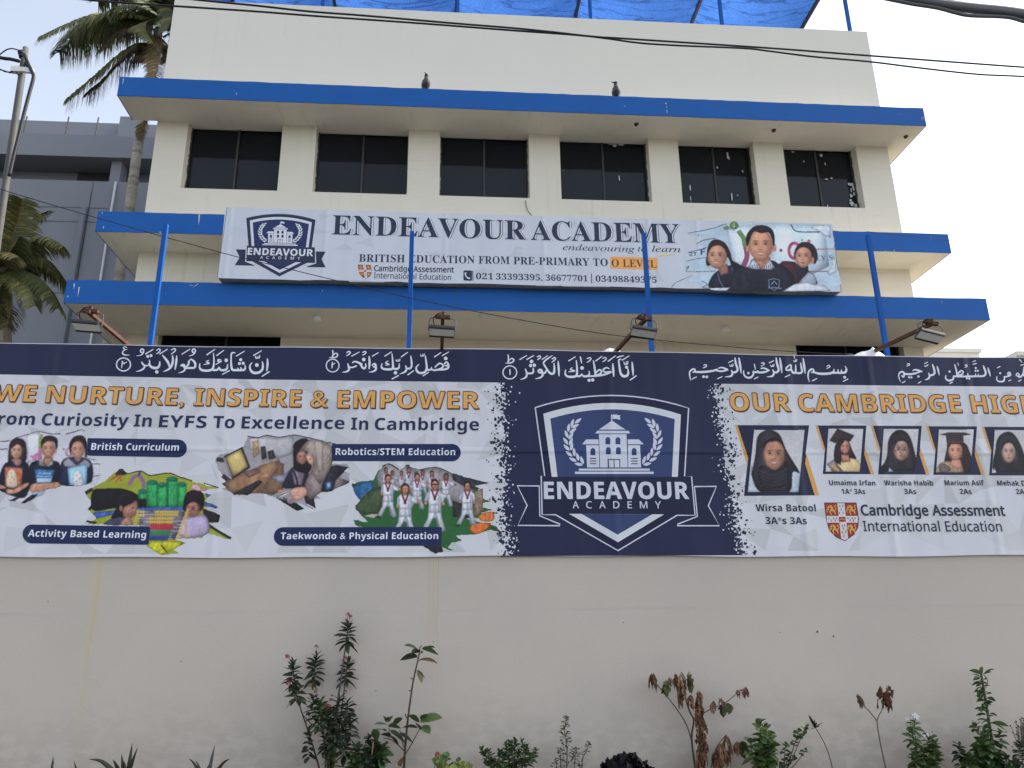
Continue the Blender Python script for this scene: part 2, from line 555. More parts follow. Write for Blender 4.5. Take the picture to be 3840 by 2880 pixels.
for nm, z0, z1, fr, parts in (('lower', LOWS, 7.63, 13.3, [(XL, XR, 13.3, WY), (XL, WL, WY, 18), (WR, XR, WY, 18)]), ('middle', 8.946, 9.37, 14.0, [(XL, XR, 14.0, WY), (XL, WL, WY, 18), (WR, XR, WY, 18)]),
                              ('upper', SOF, 12.385, 14.0, [(XL, XR, 14.0, WY), (WR, XR, WY, 18)])):
    g = MB()
    for x0, x1, y0, y1 in parts:
        g.box(x0, x1, y0, y1, z0, z1 - .012)
    slab = g.build('sunshade_slab', M['cream'], sb)
    g = MB()
    N = 90
    b0 = len(g.v)
    for i in range(N + 1):
        x = XL - .015 + (XR - XL + .03) * i / N
        jt, jb = rnd.uniform(-.006, .006), rnd.uniform(-.004, .004)
        for y, z in ((fr - .018, z0 - .002 + jb), (fr - .018, z1 + jt), (fr + .12, z1 + jt), (fr - .001, z0 - .002 + jb)):
            g.v.append((x, y, z))
    for i in range(N):
        a, b = b0 + i * 4, b0 + i * 4 + 4
        g.face((a, b, b + 1, a + 1))
        g.face((a + 1, b + 1, b + 2, a + 2))
        g.face((a + 3, b + 3, b, a))
    for x, s in ((XL, -1), (XR, 1)):
        y1 = 18 if (nm != 'upper' or s > 0) else WY
        xa, xb = (x - .016, x - .001) if s < 0 else (x + .001, x + .016)
        g.box(xa, xb, fr - .016, y1, z0 - .001, z1 - .002)
    g.mi = 1
    for lev, a_, b_, wd in CHIPS:
        if lev == nm:
            p, q = P(*a_, fr - .0205), P(*b_, fr - .0205)
            e = wd / 3020 * 17 / 2
            dx, dz = q.x - p.x, q.z - p.z
            l = math.hypot(dx, dz)
            nx, nz = -dz / l * e, dx / l * e
            m_ = ((p.x + q.x) / 2 + nx * .8, fr - .0205, (p.z + q.z) / 2)
            g.tri((p.x - nx, fr - .0205, p.z - nz), (q.x, fr - .0205, q.z), m_)
            g.tri((p.x - nx, fr - .0205, p.z - nz), m_, (p.x + nx, fr - .0205, p.z + nz))
    g.build('fascia', [M['blue'], M['paintsplash']], slab)
# windows
def window(x0, x1, z0, z1, y, split=.5, splash=(), label=None, jag=True):
    g = MB()
    fw = .035
    g.box(x0, x0 + fw, y - .04, y + .06, z0, z1)
    g.box(x1 - fw, x1, y - .04, y + .06, z0, z1)
    g.box(x0 + fw, x1 - fw, y - .04, y + .06, z1 - fw, z1)
    g.box(x0 + fw, x1 - fw, y - .04, y + .06, z0, z0 + fw)
    xm = x0 + (x1 - x0) * split
    g.box(xm - .02, xm + .02, y - .03, y + .06, z0 + fw, z1 - fw)
    f = g.build('window', M['frame'], sb)
    if label:
        f['label'] = label
    for a, b, dy in ((x0 + fw, xm - .02, .0), (xm + .02, x1 - fw, .022)):
        g = MB()
        t = rnd.uniform(-.004, .004)
        g.quad((a, y + dy, z0 + fw), (b, y + dy + t, z0 + fw), (b, y + dy + t + rnd.uniform(-.003, .003), z1 - fw), (a, y + dy, z1 - fw))
        g.build('pane', M['glass'], f)
    if jag:      # uneven putty left along the frame, one ragged strip
        g = MB()
        def strip(pa, pb, inward, n):
            pa, pb, inward = Vector(pa), Vector(pb), Vector(inward)
            prev = None
            for i in range(n + 1):
                c = pa.lerp(pb, i / n)
                q = (tuple(c), tuple(c + inward * (rnd.uniform(.006, .028) if rnd.random() < .6 else .006)))
                if prev:
                    g.quad(prev[0], q[0], q[1], prev[1])
                prev = q
        y_ = y - .045
        strip((x0, y_, z0 + .03), (x0, y_, z1 - .001), (1, 0, 0), 26)
        strip((x0 + .001, y_ - .001, z1 - .001), (x1 - .001, y_ - .001, z1 - .001), (0, 0, -1), 40)
        strip((x1, y_, z1 - .03), (x1, y_, z0 + .03), (-1, 0, 0), 26)
        g.build('putty', M['dirtgap'], f)
    if splash:
        g = MB()
        for px, py, r, l in splash:
            p = P(px, py, y - .004)
            m = 9
            ring = []
            for i in range(m):
                a = 2 * math.pi * i / m
                q = r / 3020 * 17 * rnd.uniform(.6, 1.2)
                ring.append((p.x + q * math.cos(a), y - .006, p.z + q * l * math.sin(a)))
            n = len(g.v)
            g.v += ring
            g.face(tuple(range(n, n + m)))
        g.build('paint_splash', M['paintsplash'], f)
GY = WY + .25
sp = {3: [(2322, 668, 3, 4), (2112, 640, 2, 1), (2305, 546, 11, .5), (2330, 543, 14, .3), (2290, 541, 12, .2)],  # the wide flat spots on the fourth window stand for a piece of paper
      4: [(2728, 582, 4, 4), (2733, 592, 3, 3), (2785, 643, 3, 2), (2744, 737, 3, 6), (2588, 705, 3, 5), (2590, 745, 2, 9), (2690, 628, 3, 2), (2688, 730, 2, 5), (2766, 733, 3, 1)],
      5: [(2974, 570, 6, .6), (3079, 583, 7, 1), (3094, 615, 2, 4), (3100, 672, 8, .4), (3118, 668, 7, .4), (3187, 692, 8, 1), (3196, 692, 7, 1.2), (3192, 712, 3, 4), (3192, 735, 6, 1.6), (3196, 765, 12, 1), (3207, 770, 8, 1.2), (3190, 752, 6, 1), (3203, 728, 5, 2), (3200, 705, 4, 3), (3104, 772, 2, 3), (3014, 605, 2, 2)]}
for i, (x0, x1, z0) in enumerate(wins):
    window(x0, x1, SILL, HEAD, GY, (.51, .5, .5, .5, .5, .5)[i], sp.get(i, ()), 'window with white paint splashed on its dark panes' if i == 5 else None)
for q, s in ((lw0, .53), (lw1, .5)):
    window(q[0], q[1], 5.2, LHEAD, WY + .20, s)
# small ceiling lamps under the lowest slab, holes with fittings in the top slab
for x, y, lab in ((1190, 1187, 'round white ceiling lamp under the lowest slab, left of the second post'), (2719, 1226, 'round white ceiling lamp under the lowest slab, right of the third post')):
    p = PZ(x, y, LOWS)
    g = MB()
    n = 14
    prof = ((.0, .075), (-.07, .075), (-.085, .06))
    for a, b in zip(prof[:-1], prof[1:]):
        for j in range(n):
            t0, t1 = 2 * math.pi * j / n, 2 * math.pi * (j + 1) / n
            g.quad(*[(p.x + r * math.cos(t), p.y + r * math.sin(t), LOWS - .003 + z) for r, z, t in ((a[1], a[0], t0), (b[1], b[0], t0), (b[1], b[0], t1), (a[1], a[0], t1))])
    n0 = len(g.v)
    g.v += [(p.x + .06 * math.cos(2 * math.pi * j / n), p.y + .06 * math.sin(2 * math.pi * j / n), LOWS - .088) for j in range(n)]
    g.face(tuple(range(n0, n0 + n)))
    tag(g.build('ceiling_lamp', M['white'], loc=(p.x, p.y, LOWS), smooth=True), lab, 'ceiling lamp', 'ceiling lamps under the slab')
for x, y, lab in ((2386.6, 464, 'small dark socket under the top slab above the fourth window'), (2901.7, 487, 'small dark socket under the top slab above the last window'), (3396.5, 511, 'small dark socket under the top slab near its right corner')):
    p = PZ(x, y, SOF)
    g = MB()
    g.tube([(p.x, p.y, SOF - .002), (p.x, p.y, SOF - .03), (p.x + .01, p.y, SOF - .05)], [.05, .045, .025], 10)
    tag(g.build('lamp_socket', M['frame'], loc=(p.x, p.y, SOF)), lab, 'lamp socket', 'empty lamp sockets under the top slab')
# a loose wire hanging out of the third window
g = MB()
g.tube(catmull([tuple(P(*K7(x, y), WY - .02)) for x, y in ((118, 72), (122, 115), (140, 165), (178, 215))], 5), .006, 6)
tag(g.build('loose_wire', M['cable'], loc=tuple(P(*K7(118, 72), WY))), 'short loose black wire hanging below the third window', 'wire')

# ---------------------------------------------------------------- shade net on the roof
CZ = TOP + 2.35
x_edge = PZ(3101, 0, CZ)
XE = 9.42
nr = root('shade_canopy', 'bright blue shade net stretched over beams and posts on the roof', 'canopy', (1.5, 16, TOP - .5))
g = MB()
beams = [PZ(x, y, CZ).x for x, y in ((1255, 4), (2170, 0), (2625, 0))]
b_all = [-7, beams[0] - 2.6, beams[0], (beams[0] + beams[1]) / 2, beams[1], beams[2], XE]
NX, NY = 160, 90
y0, y1 = 15.0, 26.5
b0 = len(g.v)
for j in range(NY + 1):
    for i in range(NX + 1):
        x = -7 + (XE + 7) * i / NX
        y = y0 + (y1 - y0) * j / NY
        kx = next((q for q in range(len(b_all) - 1) if b_all[q] <= x <= b_all[q + 1]), len(b_all) - 2)
        u = (x - b_all[kx]) / (b_all[kx + 1] - b_all[kx])
        sag = -.34 * math.sin(math.pi * u)
        fold = .05 * math.sin(math.pi * u) * math.sin(y * 5.2 + 2.1 * kx + 1.6 * math.sin(u * 3) + .8 * math.sin(y * 1.7)) + .02 * math.sin(y * 13 + 5 * u + kx)
        g.v.append((x, y, CZ + sag + fold))
for j in range(NY):
    for i in range(NX):
        a = b0 + j * (NX + 1) + i
        g.face((a, a + 1, a + NX + 2, a + NX + 1))
g.build('net', M['net'], nr, smooth=True)
for q in b_all[1:]:
    g = MB()
    g.beam((q, y0, CZ - .05), (q, y1, CZ - .05), .07, .09)
    g.build('beam', M['frame'], nr)
for x, y in ((1211, 5), (1717, 20), (2213, 40), (2704, 60), (3185, 100)):
    p = P(x, y, 15.2)
    g = MB()
    g.box(p.x - .035, p.x + .035, 15.165, 15.235, TOP - .5, CZ + (.0 if x < 3000 else .5))
    g.build('post', M['post'], nr)

# ---------------------------------------------------------------- grey building at the left
GYY = 22.0
gz = lambda a, b: (P(*a, GYY).z + P(*b, GYY).z) / 2
zb1 = gz(K1(0, 1145), K1(1190, 1178))
zb0 = gz(K1(0, 1335), K1(1320, 1365))
zl = gz(K1(85, 1548), K1(1300, 1575))
zr = (P(*K1(0, 1037), 23.4).z + P(*K1(1010, 1060), 23.4).z) / 2
gb = root('grey_building', 'plain grey concrete building with open corridor behind the palms', 'building', (-12, GYY, 0))
GX0, GX1 = -24, -7.4
g = MB()
g.box(GX0, GX1, GYY, 34, zb0, zb1)
g.box(GX0, GX1, 23.4, 23.6, zb1, zr)
g.box(GX0, GX1, GYY + .95, 34, zl - 1.1, zb0)
g.box(GX0, GX1, GYY, GYY + .15, zl - 1.1, zl)
g.box(GX0, GX1, GYY, 34, 0, zl - 1.1)
g.build('wall', M['grey'], gb)
p0, p1 = P(*K1(1025, 1100), 23.0), P(*K1(1215, 1100), 23.0)
g = MB()
g.box(p0.x, p1.x, 23.0, 23.395, zb1, P(*K1(1070, 1006), 23).z)
g.build('pillar', M['grey'], gb)
p0, p1 = P(*K1(955, 1480), GYY + .2), P(*K1(1042, 1480), GYY + .2)
for dx in (0, -4.6, -9.2):
    g = MB()
    g.box(p0.x + dx, p1.x + dx, GYY + .2, GYY + .65, zl - .6, zb0)
    g.build('column', M['grey'], gb)
for a, b in (((228, 1005), (205, 1150)), ((597, 1010), (568, 1162)), ((855, 1015), (826, 1168))):
    q = P(*K1(*b), GYY + .5)
    g = MB()
    g.tube([(q.x, GYY + .5, zb1 - .02), (q.x, GYY + .5, P(*K1(*a), GYY + .5).z)], .022, 6)
    g.build('rod', M['frame'], gb)
g = MB()
for a, b in ((K5(340, 128), K5(935, 140)), (K5(340, 250), K5(850, 262)), (K5(380, 872), K5(560, 872)), (K1(815, 1570), K5(572, 1290)), (K5(790, 0), K5(670, 740))):
    pa, pb = P(*a, GYY), P(*b, GYY)
    if abs(pa.x - pb.x) > abs(pa.z - pb.z):
        z = (pa.z + pb.z) / 2
        g.box(min(pa.x, pb.x), max(pa.x, pb.x), GYY - .006, GYY - .002, z - .014, z + .014)
    else:
        x = (pa.x + pb.x) / 2
        g.box(x - .010, x + .010, GYY - .006, GYY - .002, min(pa.z, pb.z), max(pa.z, pb.z))
g.build('panel_joint', M['greyjoint'], gb)
for a, b, r, m_ in ((K5(728, 130), K5(512, 1290), .05, 'grey'), (K5(747, 130), K5(531, 1290), .05, 'grey'), (K1(1005, 1570), K5(955, 165), .032, 'white')):
    pa, pb = P(*a, GYY - .08), P(*b, GYY - .08)
    x = (pa.x + pb.x) / 2
    g = MB()
    g.tube([(x, GYY - .08, pa.z), (x, GYY - .08, .0 if m_ == 'grey' else 3)], r, 8)
    g.build('drain_pipe', M[m_], gb)
g = MB()
q = P(*K1(800, 1535), GYY + .93)
g.box(q.x - .45, q.x + .45, GYY + .91, GYY + .945, q.z - .3, q.z + .16)
g.build('vent_opening', M['frame'], gb)
# far cream buildings at the right
for (x0, x1, y, Y, lab) in ((1480, 1815, 1353, 45, 'low cream rooftop far behind the right end of the banner'), (2135, 2500, 1380, 38, 'pale roof corner at the far right edge behind the banner')):
    a, b = P(*K8(x0, y), Y), P(*K8(x1, y), Y)
    fb = root('far_building', lab, 'building', (a.x + 2, Y, 0))
    g = MB()
    g.box(a.x - (6 if x0 < 2000 else 0), b.x, Y, Y + 10, 0, a.z - .25)
    g.build('wall', M['cream'], fb)
    g = MB()
    g.box(a.x - (6 if x0 < 2000 else 0), b.x + .12, Y - .12, Y + 10, a.z - .247, a.z)
    g.build('roof', M['cream'], fb)

# ---------------------------------------------------------------- flat printed art
def pc(r, g_, b):
    "printed ink: a colour read off the photograph turned into an albedo"
    return tuple(min(.86, max(.004, (lin(q) - .010) / .80)) for q in (r, g_, b))

WHITE, NAVY, NAVYD = (193, 193, 199), (37, 40, 66), (30, 34, 56)
STEP = .00008

class Art:
    "flat print on the vertical plane y = Y; points are traced in the photograph and carried to that plane"
    def __init__(self, Y, lay=1):
        self.mb, self.Y, self.lay, self.fn = MB(), Y, lay, (lambda x, y: (x, y))
        self.clip, self.pen = None, 1.0

    def w(self, x, y):
        p = P(*self.fn(x, y), self.Y)
        return (p.x, p.z)

    def cut(self, q):
        c = self.clip or ()
        for i in range(len(c)):
            (ax, az), (bx, bz) = c[i], c[(i + 1) % len(c)]
            side = lambda v: (bx - ax) * (v[1] - az) - (bz - az) * (v[0] - ax)
            out = []
            for k_ in range(len(q)):
                v, w_ = q[k_ - 1], q[k_]
                d1, d2 = side(v), side(w_)
                if (d1 >= 0) != (d2 >= 0):
                    t_ = d1 / (d1 - d2)
                    out.append((v[0] + (w_[0] - v[0]) * t_, v[1] + (w_[1] - v[1]) * t_))
                if d2 >= 0:
                    out.append(w_)
            q = out
            if len(q) < 3:
                return []
        return q

    def raw(self, q, col, lay=None, holes=()):
        if lay is None:
            lay = self.lay
            self.lay += 1
        q = self.cut(q) if not holes else q
        if len(q) < 3:
            return
        y = self.Y - STEP * lay
        loops = [[Vector((a, b, 0)) for a, b in q]] + [[Vector((a, b, 0)) for a, b in h] for h in holes]
        tris = tessellate_polygon(loops)
        n = len(self.mb.v)
        for lp in loops:
            self.mb.v += [(v.x, y, v.y) for v in lp]
        self.mb.col = pc(*col)
        for t in tris:
            a, b, c = [self.mb.v[n + i] for i in t]
            cr = (b[0] - a[0]) * (c[2] - a[2]) - (b[2] - a[2]) * (c[0] - a[0])
            if abs(cr) < 1e-12:
                continue
            self.mb.face(tuple(n + i for i in (t if cr > 0 else (t[0], t[2], t[1]))))

    def poly(self, q, col, smooth=False, lay=None, holes=()):
        if isinstance(q, str):
            q = pts(q)
        if smooth:
            q = catmull(q, 4, True)
        self.raw([self.w(*a) for a in q], col, lay, [[self.w(*a) for a in h] for h in holes])

    def ell(self, cx, cy, rx, ry, col, rot=0, lay=None, n=18):
        c, s = math.cos(rot), math.sin(rot)
        q = [(cx + rx * math.cos(t) * c - ry * math.sin(t) * s, cy + rx * math.cos(t) * s + ry * math.sin(t) * c) for t in (2 * math.pi * i / n for i in range(n))]
        self.poly(q, col, lay=lay)

    def ring(self, cx, cy, rx, ry, wd, col, n=36):
        o = [(cx + (rx + wd / 2) * math.cos(2 * math.pi * i / n), cy + (ry + wd / 2) * math.sin(2 * math.pi * i / n)) for i in range(n)]
        h = [(cx + (rx - wd / 2) * math.cos(2 * math.pi * i / n), cy + (ry - wd / 2) * math.sin(2 * math.pi * i / n)) for i in range(n)]
        self.poly(o, col, holes=[h])

    def stroke(self, q, wd, col, smooth=True, closed=False, cap=True):
        "pen stroke; points may carry their own width as third number"
        if isinstance(q, str):
            q = pts(q)
        q = [(a[0], a[1], (a[2] if len(a) > 2 else wd) * self.pen) for a in q]
        if closed:
            q = q + [q[0]]
        if smooth and len(q) > 2:
            q = catmull(q, 5)
        y0 = self.Y - STEP * self.lay
        self.lay += 1
        self.mb.col = pc(*col)
        W = [(Vector(self.w(a, b)), Vector(self.w(a + 1, b)).x - Vector(self.w(a, b)).x) for a, b, _ in q]
        m = len(q)
        L, R_ = [], []
        for i in range(m):
            p = W[i][0]
            t = W[min(i + 1, m - 1)][0] - W[max(i - 1, 0)][0]
            if t.length < 1e-9:
                t = Vector((1, 0))
            t.normalize()
            nn = Vector((-t.y, t.x)) * (q[i][2] * W[i][1] / 2)
            L.append(p + nn)
            R_.append(p - nn)
        n = len(self.mb.v)
        for i in range(m):
            yy = y0 - 2e-6 * i
            self.mb.v += [(L[i].x, yy, L[i].y), (R_[i].x, yy, R_[i].y)]
        for i in range(m - 1):
            self.mb.face((n + 2 * i, n + 2 * i + 1, n + 2 * i + 3, n + 2 * i + 2))
        if cap:
            for i in (0, m - 1):
                r = q[i][2] * W[i][1] / 2
                if r > .0012:
                    c = W[i][0]
                    b = len(self.mb.v)
                    yy = y0 - STEP * .4 - 1e-5 * i
                    self.mb.v += [(c.x + r * math.cos(2 * math.pi * j / 10), yy, c.y + r * math.sin(2 * math.pi * j / 10)) for j in range(10)]
                    self.mb.face(tuple(range(b, b + 10)))

    def text(self, s, x0, y0, x1, y1, cap, col, style='b', off=0.0, space=1.0, dx=0, dy=0, lay=None):
        "off thickens the letters (in font units) by laying shifted copies over each other"
        me, capf, bx0, bx1 = glyphs(s, style, space)
        a = Vector(self.w(x0 + dx, y0 + dy))
        b = Vector(self.w(x1 + dx, y1 + dy))
        hz = self.w(x0 + dx, y0 - cap + dy)[1] - a.y
        ux = (b - a)
        sx = 1 / (bx1 - bx0 + 2 * off)
        sz = hz / capf
        if lay is None:
            lay = self.lay
        self.mb.col = pc(*col)
        sh = [(0, 0)] if off <= 0 else [(off * math.cos(t), off * math.sin(t)) for t in (i * math.pi / 4 for i in range(8))]
        for i, (ox, oz) in enumerate(sh):
            y = self.Y - STEP * lay - i * 8e-6
            n = len(self.mb.v)
            for v in me[0]:
                q = a + ux * ((v[0] + ox - bx0 + off) * sx)
                self.mb.v.append((q.x, y, q.y + (v[1] + oz) * sz))
            for f in me[1]:
                self.mb.face(tuple(n + i_ for i_ in f))

    def face(self, cx, cy, rx, ry, skin, hair=None, dark=(40, 28, 26), smile=True, d=0):
        "a printed face: head oval, cheeks, brows, eyes, nose, mouth"
        l0 = self.lay
        self.lay += 4
        lo = tuple(int(q * .86) for q in skin)
        lo2 = tuple(int(q * .72) for q in skin)
        hi = tuple(min(255, int(q * 1.08)) for q in skin)
        self.poly([(cx + rx * math.cos(t) * (1 - .16 * max(0, math.sin(t)) ** 2), cy + ry * math.sin(t)) for t in (2 * math.pi * i / 22 for i in range(22))], skin, lay=l0)
        self.poly([(cx + rx * .60, cy - ry * .8), (cx + rx * .97, cy - ry * .1), (cx + rx * .82, cy + ry * .5), (cx + rx * .3, cy + ry * .95), (cx + rx * .72, cy + ry * .3)], lo, lay=l0 + 1)
        self.ell(cx - rx * .1 + d, cy - ry * .45, rx * .5, ry * .22, hi, lay=l0 + 1)
        self.ell(cx - rx * .42 + d, cy + ry * .22, rx * .24, ry * .18, hi, lay=l0 + 1)
        self.poly([(cx + d - rx * .05, cy - ry * .1), (cx + d + rx * .09, cy - ry * .1), (cx + d + rx * .18, cy + ry * .24), (cx + d - rx * .15, cy + ry * .24)], lo, lay=l0 + 1)
        for s_ in (-1, 1):
            self.ell(cx + s_ * rx * .42 + d, cy - ry * .10, rx * .20, ry * .085, lo2, lay=l0 + 2)
            self.ell(cx + s_ * rx * .42 + d, cy - ry * .09, rx * .12, ry * .055, dark, lay=l0 + 3)
            self.poly([(cx + s_ * rx * .2 + d, cy - ry * .26), (cx + s_ * rx * .45 + d, cy - ry * .31), (cx + s_ * rx * .68 + d, cy - ry * .24), (cx + s_ * rx * .45 + d, cy - ry * .265)], lo2 if skin[0] < 170 else (92, 62, 54), lay=l0 + 2)
        if smile:
            self.ell(cx + d, cy + ry * .53, rx * .38, ry * .12, (142, 72, 70), lay=l0 + 2)
            self.ell(cx + d, cy + ry * .515, rx * .27, ry * .06, (208, 198, 192), lay=l0 + 3)
        else:
            self.ell(cx + d, cy + ry * .53, rx * .3, ry * .065, (138, 78, 74), lay=l0 + 2)

    def part(self, name, parent, **kw):
        o = self.mb.build(name, M['print'], parent)
        for kk, vv in kw.items():
            o[kk] = vv
        self.mb = MB()
        self.lay = 1
        return o

class Photo(Art):
    """a photograph printed on the flex: shapes are rasterised with soft tonal modelling into a fine
    grid of coloured vertices, the way the print itself carries tones instead of flat inks"""
    def __init__(self, Y, cell=.0045, seed=1):
        Art.__init__(self, Y)
        self.ops, self.cell = [], cell
        self.rs = np.random.RandomState(seed)

    def raw(self, q, col, lay=None, holes=()):
        q = self.cut(q)
        if len(q) >= 3:
            self.ops.append(('p', [q] + [list(h) for h in holes], col, 1))

    def stroke(self, q, wd, col, smooth=True, closed=False, cap=True):
        q = pts(q) if isinstance(q, str) else list(q)
        q = [(a[0], a[1], a[2] if len(a) > 2 else wd) for a in q]
        if smooth and len(q) > 2:
            q = catmull(q, 4)
        W = [(Vector(self.w(a, b)), Vector(self.w(a + 1, b)).x - Vector(self.w(a, b)).x) for a, b, _ in q]
        L = []
        for i in range(len(q)):
            t = W[min(i + 1, len(q) - 1)][0] - W[max(i - 1, 0)][0]
            t = t.normalized() if t.length > 1e-9 else Vector((1, 0))
            nn = Vector((-t.y, t.x)) * (q[i][2] * W[i][1] / 2)
            L.append((tuple(W[i][0] + nn), tuple(W[i][0] - nn)))
        loops = [self.cut([a[0], a[1], b[1], b[0]]) for a, b in zip(L[:-1], L[1:])]
        self.ops.append(('s', [l for l in loops if len(l) > 2], col, .92))

    def text(self, s, x0, y0, x1, y1, cap, col, style='b', off=0.0, space=1.0, dx=0, dy=0, lay=None):
        me, capf, bx0, bx1 = glyphs(s, style, space)
        a, b = Vector(self.w(x0, y0)), Vector(self.w(x1, y1))
        sz = (self.w(x0, y0 - cap)[1] - a.y) / capf
        v = [((a + (b - a) * ((q[0] - bx0) / (bx1 - bx0))).x, (a + (b - a) * ((q[0] - bx0) / (bx1 - bx0))).y + q[1] * sz) for q in me[0]]
        self.ops.append(('s', [[v[i] for i in f] for f in me[1]], col, .9))

    def soft(self, cx, cy, rx, ry, col, alpha=.6):
        c, e, f = self.w(cx, cy), self.w(cx + rx, cy), self.w(cx, cy + ry)
        self.ops.append(('b', (c[0], c[1], abs(e[0] - c[0]), abs(f[1] - c[1])), col, alpha))

    def face(self, cx, cy, rx, ry, skin, hair=None, dark=(34, 24, 24), smile=True, d=0):
        sh = lambda f: tuple(min(255, q * f) for q in skin)
        q = [(cx + rx * math.cos(t) * (1 - .17 * max(0, math.sin(t)) ** 2), cy + ry * math.sin(t)) for t in (2 * math.pi * i / 26 for i in range(26))]
        self.poly(q, skin)
        X, Y_ = cx + d, cy
        self.soft(cx + rx * .75, cy + ry * .15, rx * .45, ry * .8, sh(.66), .55)
        self.soft(cx - rx * .85, cy + ry * .3, rx * .28, ry * .6, sh(.74), .4)
        self.soft(X - rx * .1, cy - ry * .5, rx * .5, ry * .25, sh(1.16), .55)
        self.soft(X - rx * .42, cy + ry * .2, rx * .26, ry * .18, sh(1.14), .5)
        self.soft(X + rx * .36, cy + ry * .2, rx * .22, ry * .16, sh(1.08), .4)
        self.soft(X, cy + ry * .84, rx * .5, ry * .12, sh(.72), .5)
        for s_ in (-1, 1):
            self.soft(X + s_ * rx * .40, cy - ry * .12, rx * .28, ry * .13, sh(.62), .7)
            self.soft(X + s_ * rx * .42, cy - ry * .28, rx * .27, ry * .05, dark, .62)
            self.soft(X + s_ * rx * .40, cy - ry * .09, rx * .17, ry * .055, (176, 160, 152), .35)
            self.soft(X + s_ * rx * .40, cy - ry * .09, rx * .11, ry * .065, dark, .95)
        self.soft(X + rx * .04, cy + ry * .05, rx * .09, ry * .2, sh(1.15), .5)
        self.soft(X + rx * .14, cy + ry * .08, rx * .07, ry * .2, sh(.78), .4)
        self.soft(X, cy + ry * .27, rx * .2, ry * .06, sh(.58), .6)
        if smile:
            self.soft(X, cy + ry * .53, rx * .44, ry * .13, (128, 62, 60), .8)
            self.soft(X, cy + ry * .515, rx * .32, ry * .06, (226, 214, 206), .95)
            self.soft(X - rx * .5, cy + ry * .45, rx * .1, ry * .14, sh(.72), .5)
            self.soft(X + rx * .5, cy + ry * .45, rx * .1, ry * .14, sh(.72), .5)
        else:
            self.soft(X, cy + ry * .54, rx * .36, ry * .085, (128, 66, 64), .75)
            self.soft(X, cy + ry * .535, rx * .34, ry * .025, (70, 34, 36), .7)
            self.soft(X, cy + ry * .65, rx * .3, ry * .05, sh(.8), .4)

    def part(self, name, parent, edge=None, **kw):
        loops = [l for o in self.ops if o[0] != 'b' for l in o[1]]
        xs_, zs_ = [v[0] for l in loops for v in l], [v[1] for l in loops for v in l]
        h = self.cell
        x0, z0 = min(xs_) - h * 2, min(zs_) - h * 2
        nx, nz = int((max(xs_) - x0) / h) + 3, int((max(zs_) - z0) / h) + 3
        img, alp = np.zeros((nz, nx, 3)), np.zeros((nz, nx))
        GX, GZ_ = x0 + h * np.arange(nx), z0 + h * np.arange(nz)

        def fill(ls, pad):
            a = [v for l in ls for v in l]
            i0, i1 = max(0, int((min(v[0] for v in a) - x0) / h) - pad), min(nx, int((max(v[0] for v in a) - x0) / h) + 2 + pad)
            j0, j1 = max(0, int((min(v[1] for v in a) - z0) / h) - pad), min(nz, int((max(v[1] for v in a) - z0) / h) + 2 + pad)
            gx, gz = GX[i0:i1][None, :], GZ_[j0:j1][:, None]
            m = np.zeros((j1 - j0, i1 - i0), bool)
            for l in ls:
                for (ax, az), (bx, bz) in zip(l, l[1:] + l[:1]):
                    if az == bz:
                        continue
                    c = (az > gz) != (bz > gz)
                    m ^= c & (gx < ax + (gz - az) * (bx - ax) / (bz - az))
            return m, i0, i1, j0, j1

        def blur(a, r):
            r = max(1, int(r))
            for ax in (0, 1):
                p = np.pad(a, [(r + 1, r) if q == ax else (0, 0) for q in (0, 1)], mode='edge')
                c = np.cumsum(p, ax)
                n = a.shape[ax]
                a = (np.take(c, np.arange(2 * r + 1, 2 * r + 1 + n), ax) - np.take(c, np.arange(0, n), ax)) / (2 * r + 1)
            return a

        def nz_(shape, s):
            g = self.rs.rand(max(2, shape[0] // max(1, s[0]) + 3), max(2, shape[1] // max(1, s[1]) + 3))
            y, x = np.arange(shape[0]) / s[0], np.arange(shape[1]) / s[1]
            yi, xi = y.astype(int), x.astype(int)
            fy, fx = (y - yi)[:, None], (x - xi)[None, :]
            fy, fx = fy * fy * (3 - 2 * fy), fx * fx * (3 - 2 * fx)
            A, B, C_, D_ = g[np.ix_(yi, xi)], g[np.ix_(yi, xi + 1)], g[np.ix_(yi + 1, xi)], g[np.ix_(yi + 1, xi + 1)]
            return (A * (1 - fx) + B * fx) * (1 - fy) + (C_ * (1 - fx) + D_ * fx) * fy - .5

        first = True
        for kind, dat, col, al in self.ops:
            if kind == 'b':
                cx, cz, rx, rz = dat
                i0, i1 = max(0, int((cx - 1.6 * rx - x0) / h)), min(nx, int((cx + 1.6 * rx - x0) / h) + 2)
                j0, j1 = max(0, int((cz - 1.6 * rz - z0) / h)), min(nz, int((cz + 1.6 * rz - z0) / h) + 2)
                if i1 <= i0 or j1 <= j0:
                    continue
                rr = ((GX[i0:i1][None, :] - cx) / rx) ** 2 + ((GZ_[j0:j1][:, None] - cz) / rz) ** 2
                a = (al * np.exp(-1.5 * rr))[..., None]
                img[j0:j1, i0:i1] = img[j0:j1, i0:i1] * (1 - a) + np.array(col, float) * a
                continue
            if not dat:
                continue
